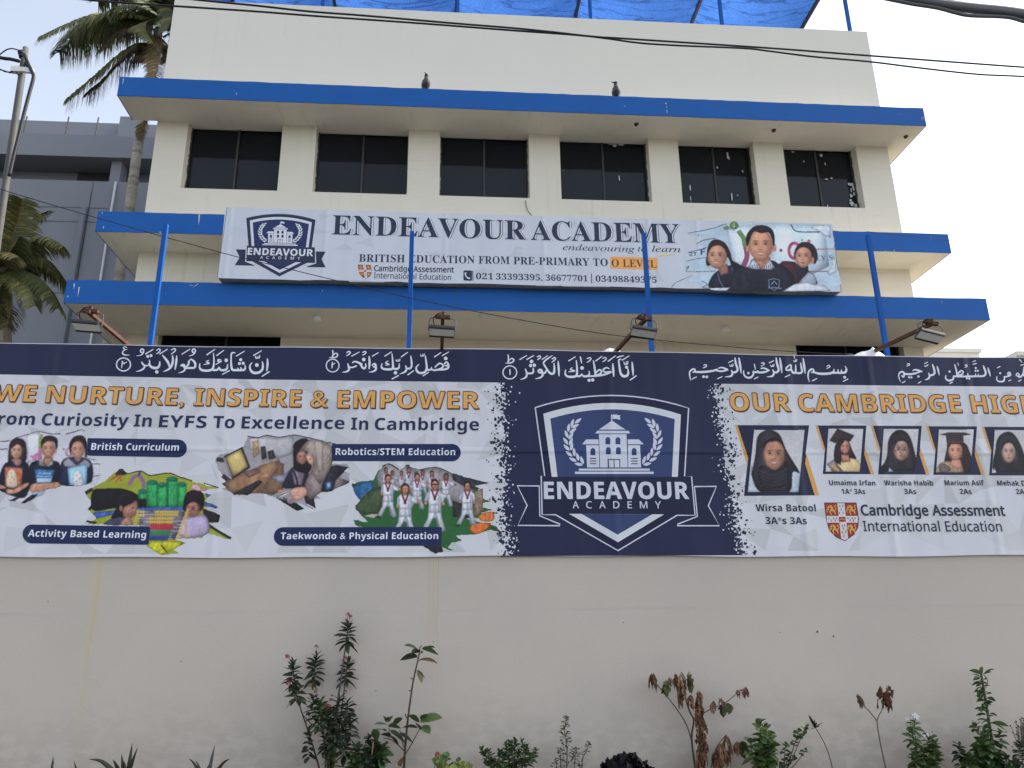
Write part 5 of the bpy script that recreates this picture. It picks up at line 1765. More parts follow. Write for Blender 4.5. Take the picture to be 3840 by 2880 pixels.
g.quad((sx0, SY + .003, sz0 + .02), (sx0, SY + .003, sz1), (sx0, SY + .34, sz1), (sx0, SY + .34, sz0 + .03))
g.quad((sx0, SY + .34, sz0 + .03), (sx0, SY + .34, sz1), (sx1, SY + .34, sz1), (sx1, SY + .34, sz0 + .03))
g.build('box', M['signbox'], sg)
# loose flex hanging out under the bottom edge
g = MB()
g.col = pc(150, 152, 150)
for x0, x1, y in ((1300, 1440, 1068), (2000, 2095, 1092), (2100, 2290, 1088)):
    p, q = P(x0, y, SY), P(x1, y + 3, SY)
    g.quad((p.x, SY + .01, sz0 + .03), (q.x, SY + .01, sz0 + .03), (q.x, SY - .004, sz0 - .012), (p.x + .05, SY - .006, sz0 - .02))
g.build('loose_flex', M['print'], sg)
a = Art(SY, 2)
r2 = random.Random(5)
for i in range(46):
    x, z = r2.uniform(sx0 + .2, sx1 - 3.2), r2.uniform(sz0 + .1, sz1 - .1)
    t = r2.uniform(0, 6.3)
    q = [(x + r2.uniform(.12, .3) * math.cos(t + 2.1 * j), min(sz1 - .03, max(sz0 + .03, z + r2.uniform(.06, .16) * math.sin(t + 2.1 * j)))) for j in range(3)]
    v = r2.choice((184, 186, 180))
    a.raw(q, (v - 4, v, v + 8), lay=2 + i % 20)
# frame line along the panel edge
for q in ('852,778 814,1043', '3116,842 3155,1094'):
    a.stroke(q, 3, (120, 122, 126), cap=False)
a.part('facet_pattern', sg)
# crest of the sign: affine map of the tracing frame
def sfn(x, y):
    u, v = (x - 915) * .196, (y - 993) * .1745
    return (1053.5 + u - v * .075, 958.5 + v + u * .0235)
crest(sfn, SY, sg, None, (192, 194, 202), (42, 50, 88), (44, 50, 74), (196, 198, 206), lay=24)
SER = (44, 52, 70)
a = Art(SY, 26)
for s, x0, y0, x1, y1 in (('ENDEAVOUR', 1244, 879, 1972, 899), ('ACADEMY', 1991, 900, 2550, 912)):
    a.text(s, x0, y0, x1, y1, 72, SER, 'f', .0, 1.02, dx=7, dy=1, lay=26)
    a.text(s, x0, y0, x1, y1, 72, (190, 193, 202), 'f', .004, 1.02, dx=4.6, dy=.4, lay=28)
    a.text(s, x0, y0, x1, y1, 72, SER, 'f', .0, 1.02, lay=30)
a.part('title_lettering', sg)
a.lay = 26
for s, x0, y0, x1, y1 in (('endeavouring', 2111, 937, 2380, 945), ('to', 2392, 943, 2426, 944), ('learn', 2445, 943.5, 2553, 946)):
    a.text(s, x0, y0, x1, y1, 22, (38, 40, 50), 'h', .0)
a.stroke('2472,958,7 2510,955,4 2545,950,1', 5, (206, 186, 110))
a.part('motto_lettering', sg)
a.lay = 26
a.poly([(2289, 965), (2292, 962), (2462, 967), (2466, 970), (2466, 1009), (2463, 1012), (2292, 1007), (2289, 1004)], (212, 152, 88))
for s, x0, y0, x1, y1, c in (('BRITISH', 1346, 981.5, 1518, 984, SER), ('EDUCATION', 1533, 984.5, 1780, 988, SER), ('FROM', 1795, 988.5, 1911, 990, SER), ('PRE-PRIMARY', 1926, 991, 2211, 996.5, SER), ('TO', 2225, 997, 2280, 998, SER), ('O LEVEL', 2294, 1000, 2463, 1004, (92, 58, 34))):
    a.text(s, x0, y0, x1, y1, 28, c, 'f', 0, 1.03)
a.part('slogan_lettering', sg)
a.lay = 26
for s, x0, y0, x1, y1, st, o in (('Cambridge Assessment', 1402, 1016.5, 1702, 1022, 'l', .022), ('International Education', 1402, 1043, 1691, 1050.5, 'l', .006)):
    a.text(s, x0, y0, x1, y1, 21, (42, 46, 56), st, o, 1.03)
a.part('award_lettering', sg)
a.lay = 26
for s, x0, y0, x1, y1 in (('021', 1785, 1046.5, 1849, 1048), ('33393395,', 1860, 1048, 2034, 1052), ('36677701', 2046, 1052.5, 2204, 1055.5), ('03498849375', 2234, 1056, 2463, 1061)):
    a.text(s, x0, y0, x1, y1, 22, SER, 'f', 0, 1.02)
a.stroke('2218,1026 2219,1062', 3, SER, smooth=False, cap=False)
a.stroke('1773,1015 1774,1053', 3, SER, smooth=False, cap=False)
a.poly([(1741, 1014), (1767, 1014.6), (1770, 1017), (1770, 1050), (1767, 1053), (1741, 1052), (1738, 1049), (1738, 1017)], SER)
a.stroke('1746,1024,6 1745,1030,4 1752,1041,4 1760,1044,6', 5, (200, 202, 208))
a.part('phone_lettering', sg)
def s_shield(x, y):      # small shield, same tracing frame
    return (1342 + (x - 484) * .172, 992.5 + (y - 1024) * .155 + (x - 484) * .004)
heraldic_shield(s_shield, SY, sg)
# printed photo of three children
a = Photo(SY, cell=.0065, seed=6)
a.fn = K7
a.poly(jag('1510,355 1740,312 1800,280 2212,264 2765,278 2800,600 2845,790 2790,852 1900,832 1650,832 1640,792 1500,765 1365,832 1430,772 1760,682 1510,690 1490,640 1520,592 1700,562 1520,545 1530,512 1690,472 1590,452 1640,412 1760,392 1510,362', 7, 24, 9), (172, 190, 204))
a.poly('1850,300 2212,268 2700,285 2740,640 2500,760 1900,640', (190, 206, 218))
for q in ('1515,355 1640,335 1740,312 1860,272', '1590,450 1660,415 1760,400', '1515,525 1600,505 1680,480', '1495,600 1600,575 1700,565', '1500,690 1530,640 1500,660', '1505,690 1640,690 1760,682', '1370,832 1420,780 1560,720', '1640,770 1690,800 1640,825 1720,828'):
    a.stroke(q, 7, (72, 76, 86))
a.stroke('1955,335 2000,400 2015,470', 44, (90, 122, 66))
a.stroke('2018,470 2030,560 2000,640', 44, (136, 58, 92))
a.ell(1918, 288, 38, 36, (92, 124, 66))
a.stroke('1830,320 1870,300', 30, (92, 122, 70), smooth=False)
a.stroke('1880,330 1935,480 1945,600', 26, (206, 212, 218))
a.text('2', 1908, 302, 1928, 302, 26, (200, 206, 206), 'f')
a.text('T', 1600, 388, 1622, 388, 18, (50, 60, 110), 's')
a.text('2T', 1530, 555, 1600, 552, 32, (56, 60, 84), 's')
a.text('F', 1632, 542, 1672, 540, 52, (36, 52, 106), 's')
a.ring(2440, 508, 48, 66, 26, (196, 84, 120), 28)
for x, y, r, c in ((2323, 505, 14, (150, 58, 84)), (2565, 426, 14, (160, 70, 80)), (2507, 416, 7, (80, 80, 90))):
    a.ell(x, y, r, r, c)
a.stroke('2410,280 2440,330 2500,345 2660,345', 13, (70, 92, 100))
a.stroke('2600,495 2780,492', 9, (160, 92, 104), smooth=False)
a.stroke('2560,690 2760,684', 9, (110, 84, 96), smooth=False)
a.text('EY S', 2630, 595, 2772, 588, 42, (60, 74, 112), 'f', 0, 1.1)
a.text('3', 2765, 638, 2788, 638, 26, (60, 74, 112), 'f')
a.text('S', 2735, 395, 2750, 395, 24, (60, 74, 112), 's')
a.poly('2600,290 2750,285 2755,390 2700,380 2660,340 2580,315', (192, 200, 208))
a.poly('2770,545 2800,600 2800,690 2740,720 2720,700 2760,650', (192, 198, 204))
# girl at the left
a.poly('1690,640 1684,530 1705,445 1760,408 1840,440 1885,520 1905,590 1960,625 1900,640 1850,560', (48, 36, 38), True)
a.poly('1718,830 1716,750 1772,685 1860,640 1960,625 2050,690 2010,835', (34, 36, 48), True)
a.poly('1775,650 1860,620 1872,700 1800,722', (140, 98, 82))
a.face(1772, 556, 84, 108, (182, 134, 112), d=-8)
a.poly('1688,540 1704,462 1770,422 1848,462 1872,560 1835,490 1780,460 1725,478', (52, 38, 40), True)
a.stroke('1775,700 1800,780 1835,830', 9, (98, 96, 140))
a.stroke('1900,650 1905,740 1890,800', 8, (90, 88, 126))
# girl at the right
a.poly('2312,620 2440,605 2470,640 2580,690 2630,760 2625,800 2480,800 2330,860', (66, 34, 42), True)
a.poly('2470,790 2560,690 2600,700 2632,760 2630,805', (150, 160, 172))
a.poly('2450,620 2560,640 2560,680 2470,780', (36, 34, 46))
a.poly('2446,580 2450,490 2510,432 2600,455 2640,540 2620,620 2580,600', (46, 34, 38), True)
a.face(2518, 560, 72, 96, (184, 134, 112), smile=False, d=-6)
a.poly('2446,535 2462,475 2520,445 2590,475 2602,560 2572,500 2520,476 2475,492', (50, 38, 40), True)
a.ell(2598, 590, 14, 28, (160, 112, 94))
# boy in the middle
a.poly('1850,852 1880,760 1930,650 2040,648 2080,580 2240,590 2300,618 2400,680 2450,800 2330,862', (36, 36, 46), True)
a.poly('2090,560 2230,560 2240,640 2150,672 2085,640', (156, 106, 84))
a.face(2148, 462, 106, 138, (190, 138, 112))
a.ell(2032, 490, 16, 36, (180, 128, 104))
a.ell(2266, 480, 16, 36, (180, 128, 104))
a.poly('2030,470 2024,380 2085,302 2180,288 2252,330 2270,420 2258,470 2244,400 2215,350 2150,356 2100,340 2070,372 2050,430', (42, 32, 34), True)
a.poly('2036,655 2080,575 2160,665 2100,668', (176, 180, 190))
a.poly('2160,665 2228,580 2268,650 2240,672', (176, 180, 190))
for i in range(5):
    a.stroke([(2052 + 20 * i, 640 - 8 * i + 10 * (i > 2)), (2066 + 20 * i, 662)], 5, (52, 54, 70), cap=False)
    a.stroke([(2180 + 17 * i, 640 - 6 * i), (2186 + 17 * i, 662)], 5, (52, 54, 70), cap=False)
a.stroke('2216,760 2264,748 2312,760 2306,820 2265,852 2222,820 2216,760', 7, (120, 140, 170), smooth=False)
a.stroke('2212,830 2262,825 2330,834', 12, (96, 120, 160), smooth=False)
a.stroke('2240,800 2265,770 2290,800', 8, (150, 166, 190), smooth=False)
a.poly('1850,856 1890,825 1700,830 1720,850', (186, 194, 204))
a.poly('2330,862 2440,795 2560,780 2600,800 2700,806 2760,856', (192, 198, 206))
a.part('photo_print', sg, label='printed photo of three smiling children')

# ---------------------------------------------------------------- blue posts behind the boundary wall
PH = .024
for (tp, bp, lab) in (((625, 841.5), (562, 1288.6), 'slim blue steel post standing left of the sign board'), ((1548.5, 870), (1529.4, 1310), 'slim blue steel post in front of the first word of the sign board'),
                      ((2421, 876), (2437, 1321), 'slim blue steel post in front of the sign, beside the third floodlight'), ((3257.6, 883), (3322.7, 1323), 'slim blue steel post standing right of the sign board')):
    p, q = P(*tp, 8.32), P(*bp, 8.32)
    x = (p.x + q.x) / 2
    r = root('fence_post', lab, 'post', (x, 8.32, 3.4), 'blue posts along the boundary wall')
    g = MB()
    g.box(x - PH, x + PH, 8.32 - PH, 8.32 + PH, 3.4, p.z)
    g.build('upright', M['post'], r)
    g = MB()
    g.box(x - .05, x + .05, 8.262, 8.295, 3.7, 3.8)
    g.box(x + .03, x + .075, 8.26, 8.34, 4.53, 4.575)
    g.build('bracket', M['rust'], r)

# ---------------------------------------------------------------- floodlights on rusty arms
def floodlight(bp, tp, roll, lab, cup=0, arm_ext=0):
    b, t = P(*bp, 8.14), P(*tp, 7.25)
    r = root('floodlight', lab, 'floodlight', tuple(b), 'floodlights above the banner')
    g = MB()
    d = (t - b).normalized()
    g.beam(b - d * .05 - Vector((0, 0, .03)), t + d * .05, .034, .034)
    g.build('arm', M['rust'], r)
    Q = Matrix.Rotation(math.radians(roll), 3, 'Y')
    L = lambda x, y, z: t + Q @ Vector((x, y, z))
    ex, ey, ez = Q @ Vector((1, 0, 0)), Q @ Vector((0, 1, 0)), Q @ Vector((0, 0, 1))
    g = MB()
    g.obox(L(0, 0, .018), ex * .07, ey * .022, ez * .016)
    g.obox(L(0, -.01, .048), ex * .012, ey * .012, ez * .018)
    g.build('crossbar', M['rust'], r)
    g = MB()
    for s in (-1, 1):
        g.tube(catmull([tuple(L(s * .05, 0, .01)), tuple(L(s * .115, 0, -.004)), tuple(L(s * .128, 0, -.05)), tuple(L(s * .130, 0, -.125))], 4), .0055, 6)
    g.tube([tuple(L(-.06, 0, .006)), tuple(L(.06, 0, .006))], .006, 6)
    g.build('bracket', M['galv'], r)
    c = -.13
    tl = math.radians(-20)
    ay = ey * math.cos(tl) + ez * math.sin(tl)
    az = -ey * math.sin(tl) + ez * math.cos(tl)
    o = L(0, .0, c)
    g = MB()
    g.obox(o, ex * .122, ay * .072, az * .012)
    for i in range(9):
        g.obox(o + az * .020 + ex * (-.1 + .025 * i), ex * .004, ay * .055, az * .008)
    h = g.build('housing', M['lampgrey'], r)
    g = MB()
    g.obox(o - az * .0140, ex * .118, ay * .054, az * .0015)
    g.build('glass', M['lampglass'], h)
    g = MB()
    for s in (-1, 1):
        q = o - az * .017 + ay * (s * .062)
        g.obox(q, ex * .118, ay * .009, az * .005)
        for i in (-.1, -.004, .092):
            g.obox(q - az * .0055 + ex * i, ex * .02, ay * .003, az * .001)
    g.build('rim', M['cable'], h)
    g = MB()
    g.tube(catmull([tuple(L(.0, -.02, .05)), tuple(L(-.05, -.03, .035)), tuple(L(-.09, -.01, -.02)), tuple(L(-.06, 0, -.1))], 4), .005, 6)
    g.build('lead', M['cable'], r)
    return r
floodlight((490, 1291), (338, 1174), 4, 'floodlight on a rusty arm at the left end of the banner')
floodlight((1656.6, 1314), (1660, 1195), 3, 'floodlight on a short straight rusty arm between the second and third post')
floodlight((2297, 1321), (2417, 1200), 8, 'floodlight on a rusty arm crossing in front of the third blue post')
floodlight((3270, 1312), (3490, 1216), 14, 'tilted floodlight on a long thin arm at the right end of the banner')
# crumpled white flex lying on the wall top at the arms
for x0, x1, xp, y0, yp, lab in ((2215, 2360, 2292, 1321, 1309, 'crumpled white flex scrap on the wall top under the third floodlight'), (3160, 3330, 3272, 1323, 1308, 'crumpled white flex scrap on the wall top under the right floodlight')):
    g = MB()
    n = 12
    p0, p1, pk = P(x0, y0, 8.12), P(x1, y0 + 1, 8.12), P(xp, yp, 8.12)
    r3 = random.Random(x0)
    rows = []
    for i in range(n + 1):
        u = i / n
        x = p0.x + (p1.x - p0.x) * u
        up = (pk.x - p0.x) / (p1.x - p0.x)
        h = (u / up if u < up else (1 - u) / (1 - up))
        z = 4.46 + .06 + (pk.z - 4.5) * h * r3.uniform(.8, 1.0)
        rows.append([(x, 8.05, 4.50), (x + r3.uniform(-.01, .01), 8.10, z), (x, 8.22, 4.47)])
    for i in range(n):
        for j in range(2):
            g.quad(rows[i][j], rows[i + 1][j], rows[i + 1][j + 1], rows[i][j + 1])
    tag(g.build('flex_scrap', M['white'], loc=tuple(p0)), lab, 'flex scrap', 'flex scraps on the wall top')

# ---------------------------------------------------------------- street pole with cable fittings, overhead cables
PY = 8.7
pt, pb = P(*K1(196, 600), PY), P(*K1(40, 1659), PY)
dirp = (pt - pb) / (pt.z - pb.z)
pole0 = pb - dirp * pb.z
r = root('utility_pole', 'slim grey steel pole with clamps and looping cables at the left edge', 'pole', tuple(pole0))
g = MB()
g.tube([tuple(pole0), tuple(pt + dirp * .1), tuple(pt + dirp * .32)], [.047, .039, .033], 14)
g.build('shaft', M['galv'], r, smooth=True)
g = MB()
g.obox(P(*K1(200, 605), PY - .05), Vector((.12, 0, -.012)), Vector((0, .02, 0)), Vector((.002, 0, .03)))
g.obox(P(*K1(140, 605), PY - .05), Vector((.05, 0, .0)), Vector((0, .03, 0)), Vector((0, 0, .036)))
g.build('clamp', M['white'], r)
g = MB()
g.tube([tuple(P(*K1(187, 500), PY - .02)), tuple(P(*K1(186, 455), PY - .02))], [.03, .04], 10)
g.ball(tuple(P(*K1(186, 458), PY - .02)), .045, .045, .04, 10, 6)
g.tube([tuple(P(*K1(225, 540), PY - .04)), tuple(P(*K1(250, 580), PY - .04))], .028, 8)
g.build('insulator', M['cable'], r, smooth=True)
g = MB()
for q, rad in (('210,470 245,555 285,640 285,690 255,800 205,990 160,1180 120,1340 80,1520', .021), ('-300,420 0,497 90,510 165,528', .022), ('-60,520 0,470 60,428 120,422 190,452 240,520', .008), ('-80,580 0,598 40,618 90,622 130,610 150,640 165,655', .008), ('-70,592 0,604 45,612 85,630 110,625', .006)):
    g.tube(catmull([tuple(P(*K1(x, y), PY - .07)) for x, y in pts(q)], 5), rad, 7)
g.build('cable', M['cable'], r, smooth=True)
def far(path, l=14):
    a, b, c, d = Vector(path[0]), Vector(path[1]), Vector(path[-2]), Vector(path[-1])
    return [tuple(a + (a - b).normalized() * l)] + list(path) + [tuple(d + (d - c).normalized() * l)]

def cable(name, q, fn, Y0, Y1, rad, lab, m='cable'):
    p = [fn(x, y) for x, y in pts(q)]
    xa, xb = p[0][0], p[-1][0]
    path = catmull([tuple(P(x, y, Y0 + (Y1 - Y0) * (x - xa) / (xb - xa))) for x, y in p], 6)
    g = MB()
    if name == 'overhead_cable':
        path = far(path)
    g.tube(path, rad, 8)
    return tag(g.build(name, M[m], loc=path[0], smooth=True), lab, 'cable', 'overhead cables')
I = lambda x, y: (x, y)
cable('overhead_cable', '200,-70 500,-32 720,-3 960,21 1155,42.5 1372,59 1698,87 1920,105 2063,119 2224,137 2354,145.5 2880,180 3184,203 3840,252 4300,280', I, 6.3, 7.0, .0098, 'upper thick black cable sagging across the roof wall')
cable('overhead_cable', '-100,-50 317,-2 499,13 673,24 960,43 1194,61 1568,87 1920,114 2154,131 2280,145 2397,161 2549,171 2788,181 2880,191 3054,213 3258,231 3444,254 3661,278 3840,287 4200,310', I, 6.2, 7.1, .0094, 'lower black cable that crosses the upper cable on the roof wall')
cable('service_wire', '-30,697 35,720 367,818 825,946 960,979 1316,1065 1537,1117 1920,1194 2343,1262 2880,1312 3200,1330', I, 8.62, 7.9, .0048, 'thin black wire slanting down from the pole across the sign to the banner')
g = MB()
for q, rad in (('850,-60 1150,-18 1500,35 1800,68 2100,98 2400,150 2700,200', .030), ('1100,-30 1500,40 1750,75 2100,112 2400,165 2700,220', .030), ('1050,-5 1250,35 1460,68 1620,110 1750,135 2060,148 2230,190 2500,245', .013), ('1250,-30 1600,30 1900,72 2300,112 2700,160', .022)):
    g.tube(far(catmull([tuple(P(*K4(x, y), 4.4)) for x, y in pts(q)], 6)), rad, 8)
tag(g.build('cable_bundle', mat('flare_grey_cable', (.11, .11, .12), .6, .1), loc=tuple(P(*K4(1500, 30), 4.4)), smooth=True), 'thick twisted cable bundle close overhead in the upper right corner', 'cable')  # lens flare is put into the paler grey of these cables
cable('far_wire', '3250,868 3840,930 4100,950', I, 12, 12, .004, 'faint thin wire leaving the right end of the middle slab')

# ---------------------------------------------------------------- palms
def frond(rootob, path, n, ll, col, hang=.9, wid=.048, seed=0, tip=.35):
    r3 = random.Random(seed)
    path = [Vector(p) for p in catmull([tuple(p) for p in path], 8)]
    m = len(path)
    g = MB()
    g.col = tuple(q * .9 for q in (col[0] * 1.3, col[1] * 1.15, col[2]))
    g.tube(path, .028, 5, .006)
    G = Vector((0, 0, -1))
    n = int(n * 1.75)
    for i in range(n):
        u = .06 + .94 * (i + r3.uniform(-.3, .3)) / n
        u = min(max(u, .03), .995)
        f = u * (m - 1)
        j = min(int(f), m - 2)
        p = path[j].lerp(path[j + 1], f - j)
        t = (path[j + 1] - path[j]).normalized()
        side = t.cross(Vector((0, 0, 1)))
        side = side.normalized() if side.length > .05 else Vector((0, 1, 0))
        for s in (-1, 1):
            if r3.random() < .06:
                continue
            l = ll * (math.sin(math.pi * min(1, (.12 + u * .88))) * .75 + tip * u + .15) * r3.uniform(.75, 1.12)
            d = (side * s * r3.uniform(.5, .9) + t * r3.uniform(.12, .45) + G * (-.12 + hang * .25)).normalized()
            c = r3.uniform(.65, 1.3)
            g.col = tuple(q * c for q in (col if r3.random() > .14 else (col[0] * 2.0, col[1] * 1.5, col[2] * 1.1)))
            w = wid * r3.uniform(.7, 1.1)
            q0 = p
            pr = None
            tw = t.cross(d).normalized()
            wd = (t * .75 + tw * .4).normalized()
            for kseg in range(4):
                e = (1, .95, .6, .04)[kseg] * w / 2
                row = (q0 - wd * e, q0 + wd * e)
                if pr:
                    g.quad(pr[0], pr[1], row[1], row[0])
                pr = row
                d = (d + G * hang * (.28 + .22 * kseg)).normalized()
                q0 = q0 + d * (l / 3)
    return g.build('frond', M['palmleaf'], rootob)

GR, GR2, TAN, BR = (.10, .125, .045), (.165, .175, .065), (.20, .15, .075), (.11, .075, .045)
def palm(name, lab, Y, fn, top, bottom, fr, rad):
    pt_, pb_ = P(*fn(*top), Y), P(*fn(*bottom), Y)
    base = Vector((pb_.x, Y, 0))
    ro = root(name, lab, 'palm tree', tuple(base), 'coconut palms')
    g = MB()
    N = 130
    r3 = random.Random(4)
    path, rr = [], []
    for i in range(N * 2 + 1):
        u = i / (N * 2)
        z = pt_.z * u
        if z > pb_.z:
            x = pb_.x + (pt_.x - pb_.x) * ((z - pb_.z) / (pt_.z - pb_.z)) ** 1.3
        else:
            x = pb_.x
        path.append((x + .02 * math.sin(z * 1.3), Y, z))
        rr.append(rad * (1.12 - .3 * u) * (1.05 if i % 2 else .97) * r3.uniform(.97, 1.03))
    g.col = (.25, .225, .19)
    g.tube(path, rr, 12)
    ringv = [r3.choice((1.05, 1, .95, .9, .72)) * r3.uniform(.9, 1.08) for _ in range(N * 2 + 2)]
    for i, c in enumerate(g.c):
        v = r3.uniform(.92, 1.08) * ringv[min(i // 12, N * 2)]
        g.c[i] = tuple(q * v for q in (.36, .32, .265))
    g.build('trunk', M['stem'], ro)
    for i, (q, n, ll, col, hang, dy) in enumerate(fr):
        kp = pts(q)
        frond(ro, [P(*fn(x, y), Y + dy * j / (len(kp) - 1)) for j, (x, y) in enumerate(kp)], n, ll, col, hang, seed=i * 7 + int(rad * 100))
    return ro
palm('coconut_palm', 'tall coconut palm rising beside the school with drooping fronds above the top slab', 17.6, K1, (1370, 250), (1140, 1640), [
    ('1350,180 1100,125 800,140 560,215 340,318', 110, .8, GR2, 1.0, -1.2), ('1350,210 1100,180 850,215 650,320 512,455', 120, .92, GR, 1.15, .3), ('1345,190 1120,150 900,165 720,240 600,330', 90, .7, GR2, 1.1, .9), ('1335,255 1150,250 980,290 850,440', 60, .42, BR, 1.0, -.6),
    ('1340,380 1180,385 1000,500 820,660 592,850', 130, .88, (.12, .115, .045), 1.25, -.5), ('1335,390 1200,410 1040,540 900,690 760,800', 90, .72, (.10, .09, .04), 1.3, -.2), ('1372,300 1400,400 1375,520 1335,690', 110, .46, (.30, .23, .12), .45, -.7), ('1380,150 1250,10 1050,-60 850,10', 80, .75, GR, .9, .6), ('1380,160 1180,60 1000,60 900,140', 70, .7, GR, 1.0, -.9),
    ('1400,150 1380,-50 1200,-200 1000,-200', 70, .8, GR, .8, 1.0), ('1420,150 1500,0 1600,-100 1750,-50', 70, .75, GR, .8, -.6), ('1420,200 1600,150 1800,220 1950,400', 70, .7, GR, .9, .4), ('1410,320 1500,280 1600,330 1700,450', 60, .6, GR, .9, .5),
    ('1400,150 1290,180 1255,250 1320,370', 90, .5, (.20, .20, .08), .7, -1.0), ('1400,120 1460,60 1490,140 1440,260', 60, .5, GR2, .8, -1.1), ('1400,160 1480,180 1530,260 1560,330', 50, .5, GR, .9, -.9), ('1380,140 1450,-20 1430,-140', 60, .8, GR, .8, -.8),
    ('1380,360 1300,420 1270,470 1265,540', 40, .4, BR, .7, -.4), ('1390,380 1440,430 1450,520', 40, .35, GR, .8, .2), ('1295,990 1245,1050 1215,1190', 36, .22, TAN, .5, -.2)], .125)
palm('coconut_palm', 'bushy young coconut palm in front of the grey building at the left edge', 16.6, K5, (45, 660), (30, 1500), [
    ('60,640 100,420 165,200 190,60', 60, .55, GR2, .5, -.6), ('60,640 160,390 290,230 412,168', 60, .55, GR, .7, .5), ('60,640 220,470 400,395 545,470', 70, .55, GR2, .8, -.5), ('60,650 220,555 430,600 612,835', 85, .62, GR2, 1.0, .4),
    ('60,680 200,680 380,780 515,1000', 80, .6, (.12, .14, .05), 1.0, -.7), ('60,680 160,720 250,820 302,980', 80, .5, (.19, .20, .075), .9, -1.0), ('60,700 90,850 100,1000 60,1165', 80, .5, (.18, .17, .08), .8, -.6), ('50,640 15,480 30,260 50,60', 60, .55, GR, .6, .4),
    ('40,650 -150,500 -350,520 -500,700', 60, .6, GR, .9, 0), ('40,680 -100,720 -230,850 -300,1050', 60, .6, GR, .9, -.5), ('40,660 60,560 120,480 170,380', 50, .5, GR, .8, -1.2), ('40,640 -60,430 -120,250 -100,100', 50, .6, GR, .7, .5),
    ('50,670 120,640 230,660 330,760', 60, .5, GR, .9, .9), ('50,690 10,800 -20,950 -60,1100', 60, .5, GR2, .9, -.8), ('50,650 30,600 60,520 160,560', 50, .45, (.22, .2, .09), .8, -1.3)], .15)

# ---------------------------------------------------------------- crows on the top slab
def crow(px, py, lab, turn, look):
    b = P(px, py, 14.03)
    z0 = 12.386
    ro = root('crow', lab, 'crow', (b.x, 14.03, z0), 'crows on the top slab')
    R_ = Matrix.Rotation(math.radians(turn), 3, 'Z')
    T = lambda x, y, z: tuple(Vector((b.x, 14.03, z0)) + R_ @ Vector((x, y, z)))
    g = MB()
    spine = [(0, .17, -.06, .012, .03), (0, .13, .0, .03, .04), (0, .075, .075, .055, .055), (0, .03, .15, .078, .078), (0, -.005, .215, .075, .075), (0, -.015, .265, .052, .052), (0, -.015, .30, .043, .043), (0, -.02, .335, .045, .044), (0, -.025, .362, .034, .034), (0, -.028, .378, .012, .012)]
    n = 12
    base = len(g.v)
    for sx_, sy_, sz_, rx, ry in spine:
        for j in range(n):
            a = 2 * math.pi * j / n
            g.v.append(T(rx * math.cos(a), sy_ + ry * math.sin(a), sz_))
    for i in range(len(spine) - 1):
        for j in range(n):
            j2 = (j + 1) % n
            g.col = (.09, .085, .085) if 3 <= i <= 5 else (.012, .012, .016) if i > 5 or i < 2 else (.045, .043, .045)
            g.face((base + i * n + j, base + i * n + j2, base + (i + 1) * n + j2, base + (i + 1) * n + j))
    g.col = (.012, .012, .016)
    g.face(tuple(base + j for j in reversed(range(n))))
    g.face(tuple(base + (len(spine) - 1) * n + j for j in range(n)))
    body = g.build('body', M['feather'], ro, smooth=True)
    g = MB()
    g.col = (.012, .012, .014)
    lx, lz = math.sin(math.radians(look)), math.cos(math.radians(look))
    g.tube([T(-.02 * lx, -.03 - .02 * lz, .342), T(-.055 * lx, -.04 - .045 * lz, .350), T(-.098 * lx, -.035 - .075 * lz, .358)], [.018, .013, .003], 8)
    g.build('beak', M['feather'], ro, smooth=True)
    for s in (-1, 1):
        g = MB()
        g.col = (.014, .014, .019)
        c = [(s * .07, -.01, .235, .02), (s * .083, .03, .17, .034), (s * .07, .075, .09, .034), (s * .045, .12, .01, .022), (s * .02, .16, -.05, .006)]
        for (x0, y0_, z0_, w0), (x1, y1_, z1_, w1) in zip(c[:-1], c[1:]):
            g.quad(T(x0, y0_ - w0, z0_), T(x0 + s * .008, y0_ + w0, z0_), T(x1 + s * .008, y1_ + w1, z1_), T(x1, y1_ - w1, z1_))
        g.build('wing', M['feather'], ro, smooth=True)
        g = MB()
        g.col = (.012, .012, .014)
        g.tube([T(s * .03, .03, .09), T(s * .032, .01, .045), T(s * .034, .02, .003)], [.02, .009, .007], 7)
        for a in (-.03, 0, .03):
            g.tube([T(s * .034, .02, .005), T(s * .034 + a, -.02, .005)], .005, 5)
        g.build('leg', M['feather'], ro, smooth=True)
crow(1598, 331, 'crow on the blue slab edge with its beak pointing up, left of the other', 12, 40)
crow(2312, 362, 'crow on the blue slab edge looking sideways, right of the other', -8, 85)

# ---------------------------------------------------------------- plants along the foot of the wall
pr = random.Random(21)
S_M = 7.9 / 3020 / 2.304          # metres per traced unit near the wall

def blade(g, base, d, L, W, droop, col, fold=.25, n=5, crinkle=0):
    base, d = Vector(base), Vector(d).normalized()
    side = d.cross(Vector((0, 0, 1)))
    side = side.normalized() if side.length > .08 else Vector((pr.uniform(-1, 1), pr.uniform(-1, 1), 0)).normalized()
    side = (side + Vector((0, 0, pr.uniform(-.95, .95)))).normalized()
    p = base
    prev = None
    for i in range(n + 1):
        u = i / n
        w = W / 2 * (math.sin(math.pi * min(1, u * .92 + .06)) ** .8)
        up = side.cross(d).normalized()
        row = (p - side * w + up * (fold * w), p, p + side * w + up * (fold * w))
        if crinkle:
            row = tuple(q + Vector((pr.uniform(-1, 1), pr.uniform(-1, 1), pr.uniform(-.6, .6))) * (w * crinkle) for q in row)
        if prev:
            g.quad(prev[0], prev[1], row[1], row[0])
            g.quad(prev[1], prev[2], row[2], row[1])
        prev = row
        d = (d + Vector((0, 0, -droop / n))).normalized()
        p = p + d * (L / n)

def vary(col, a=.3):
    c = pr.uniform(1 - a, 1 + a)
    h = pr.uniform(-.12, .12)
    return (col[0] * c * (1 + h), col[1] * c, col[2] * c * (1 - h))

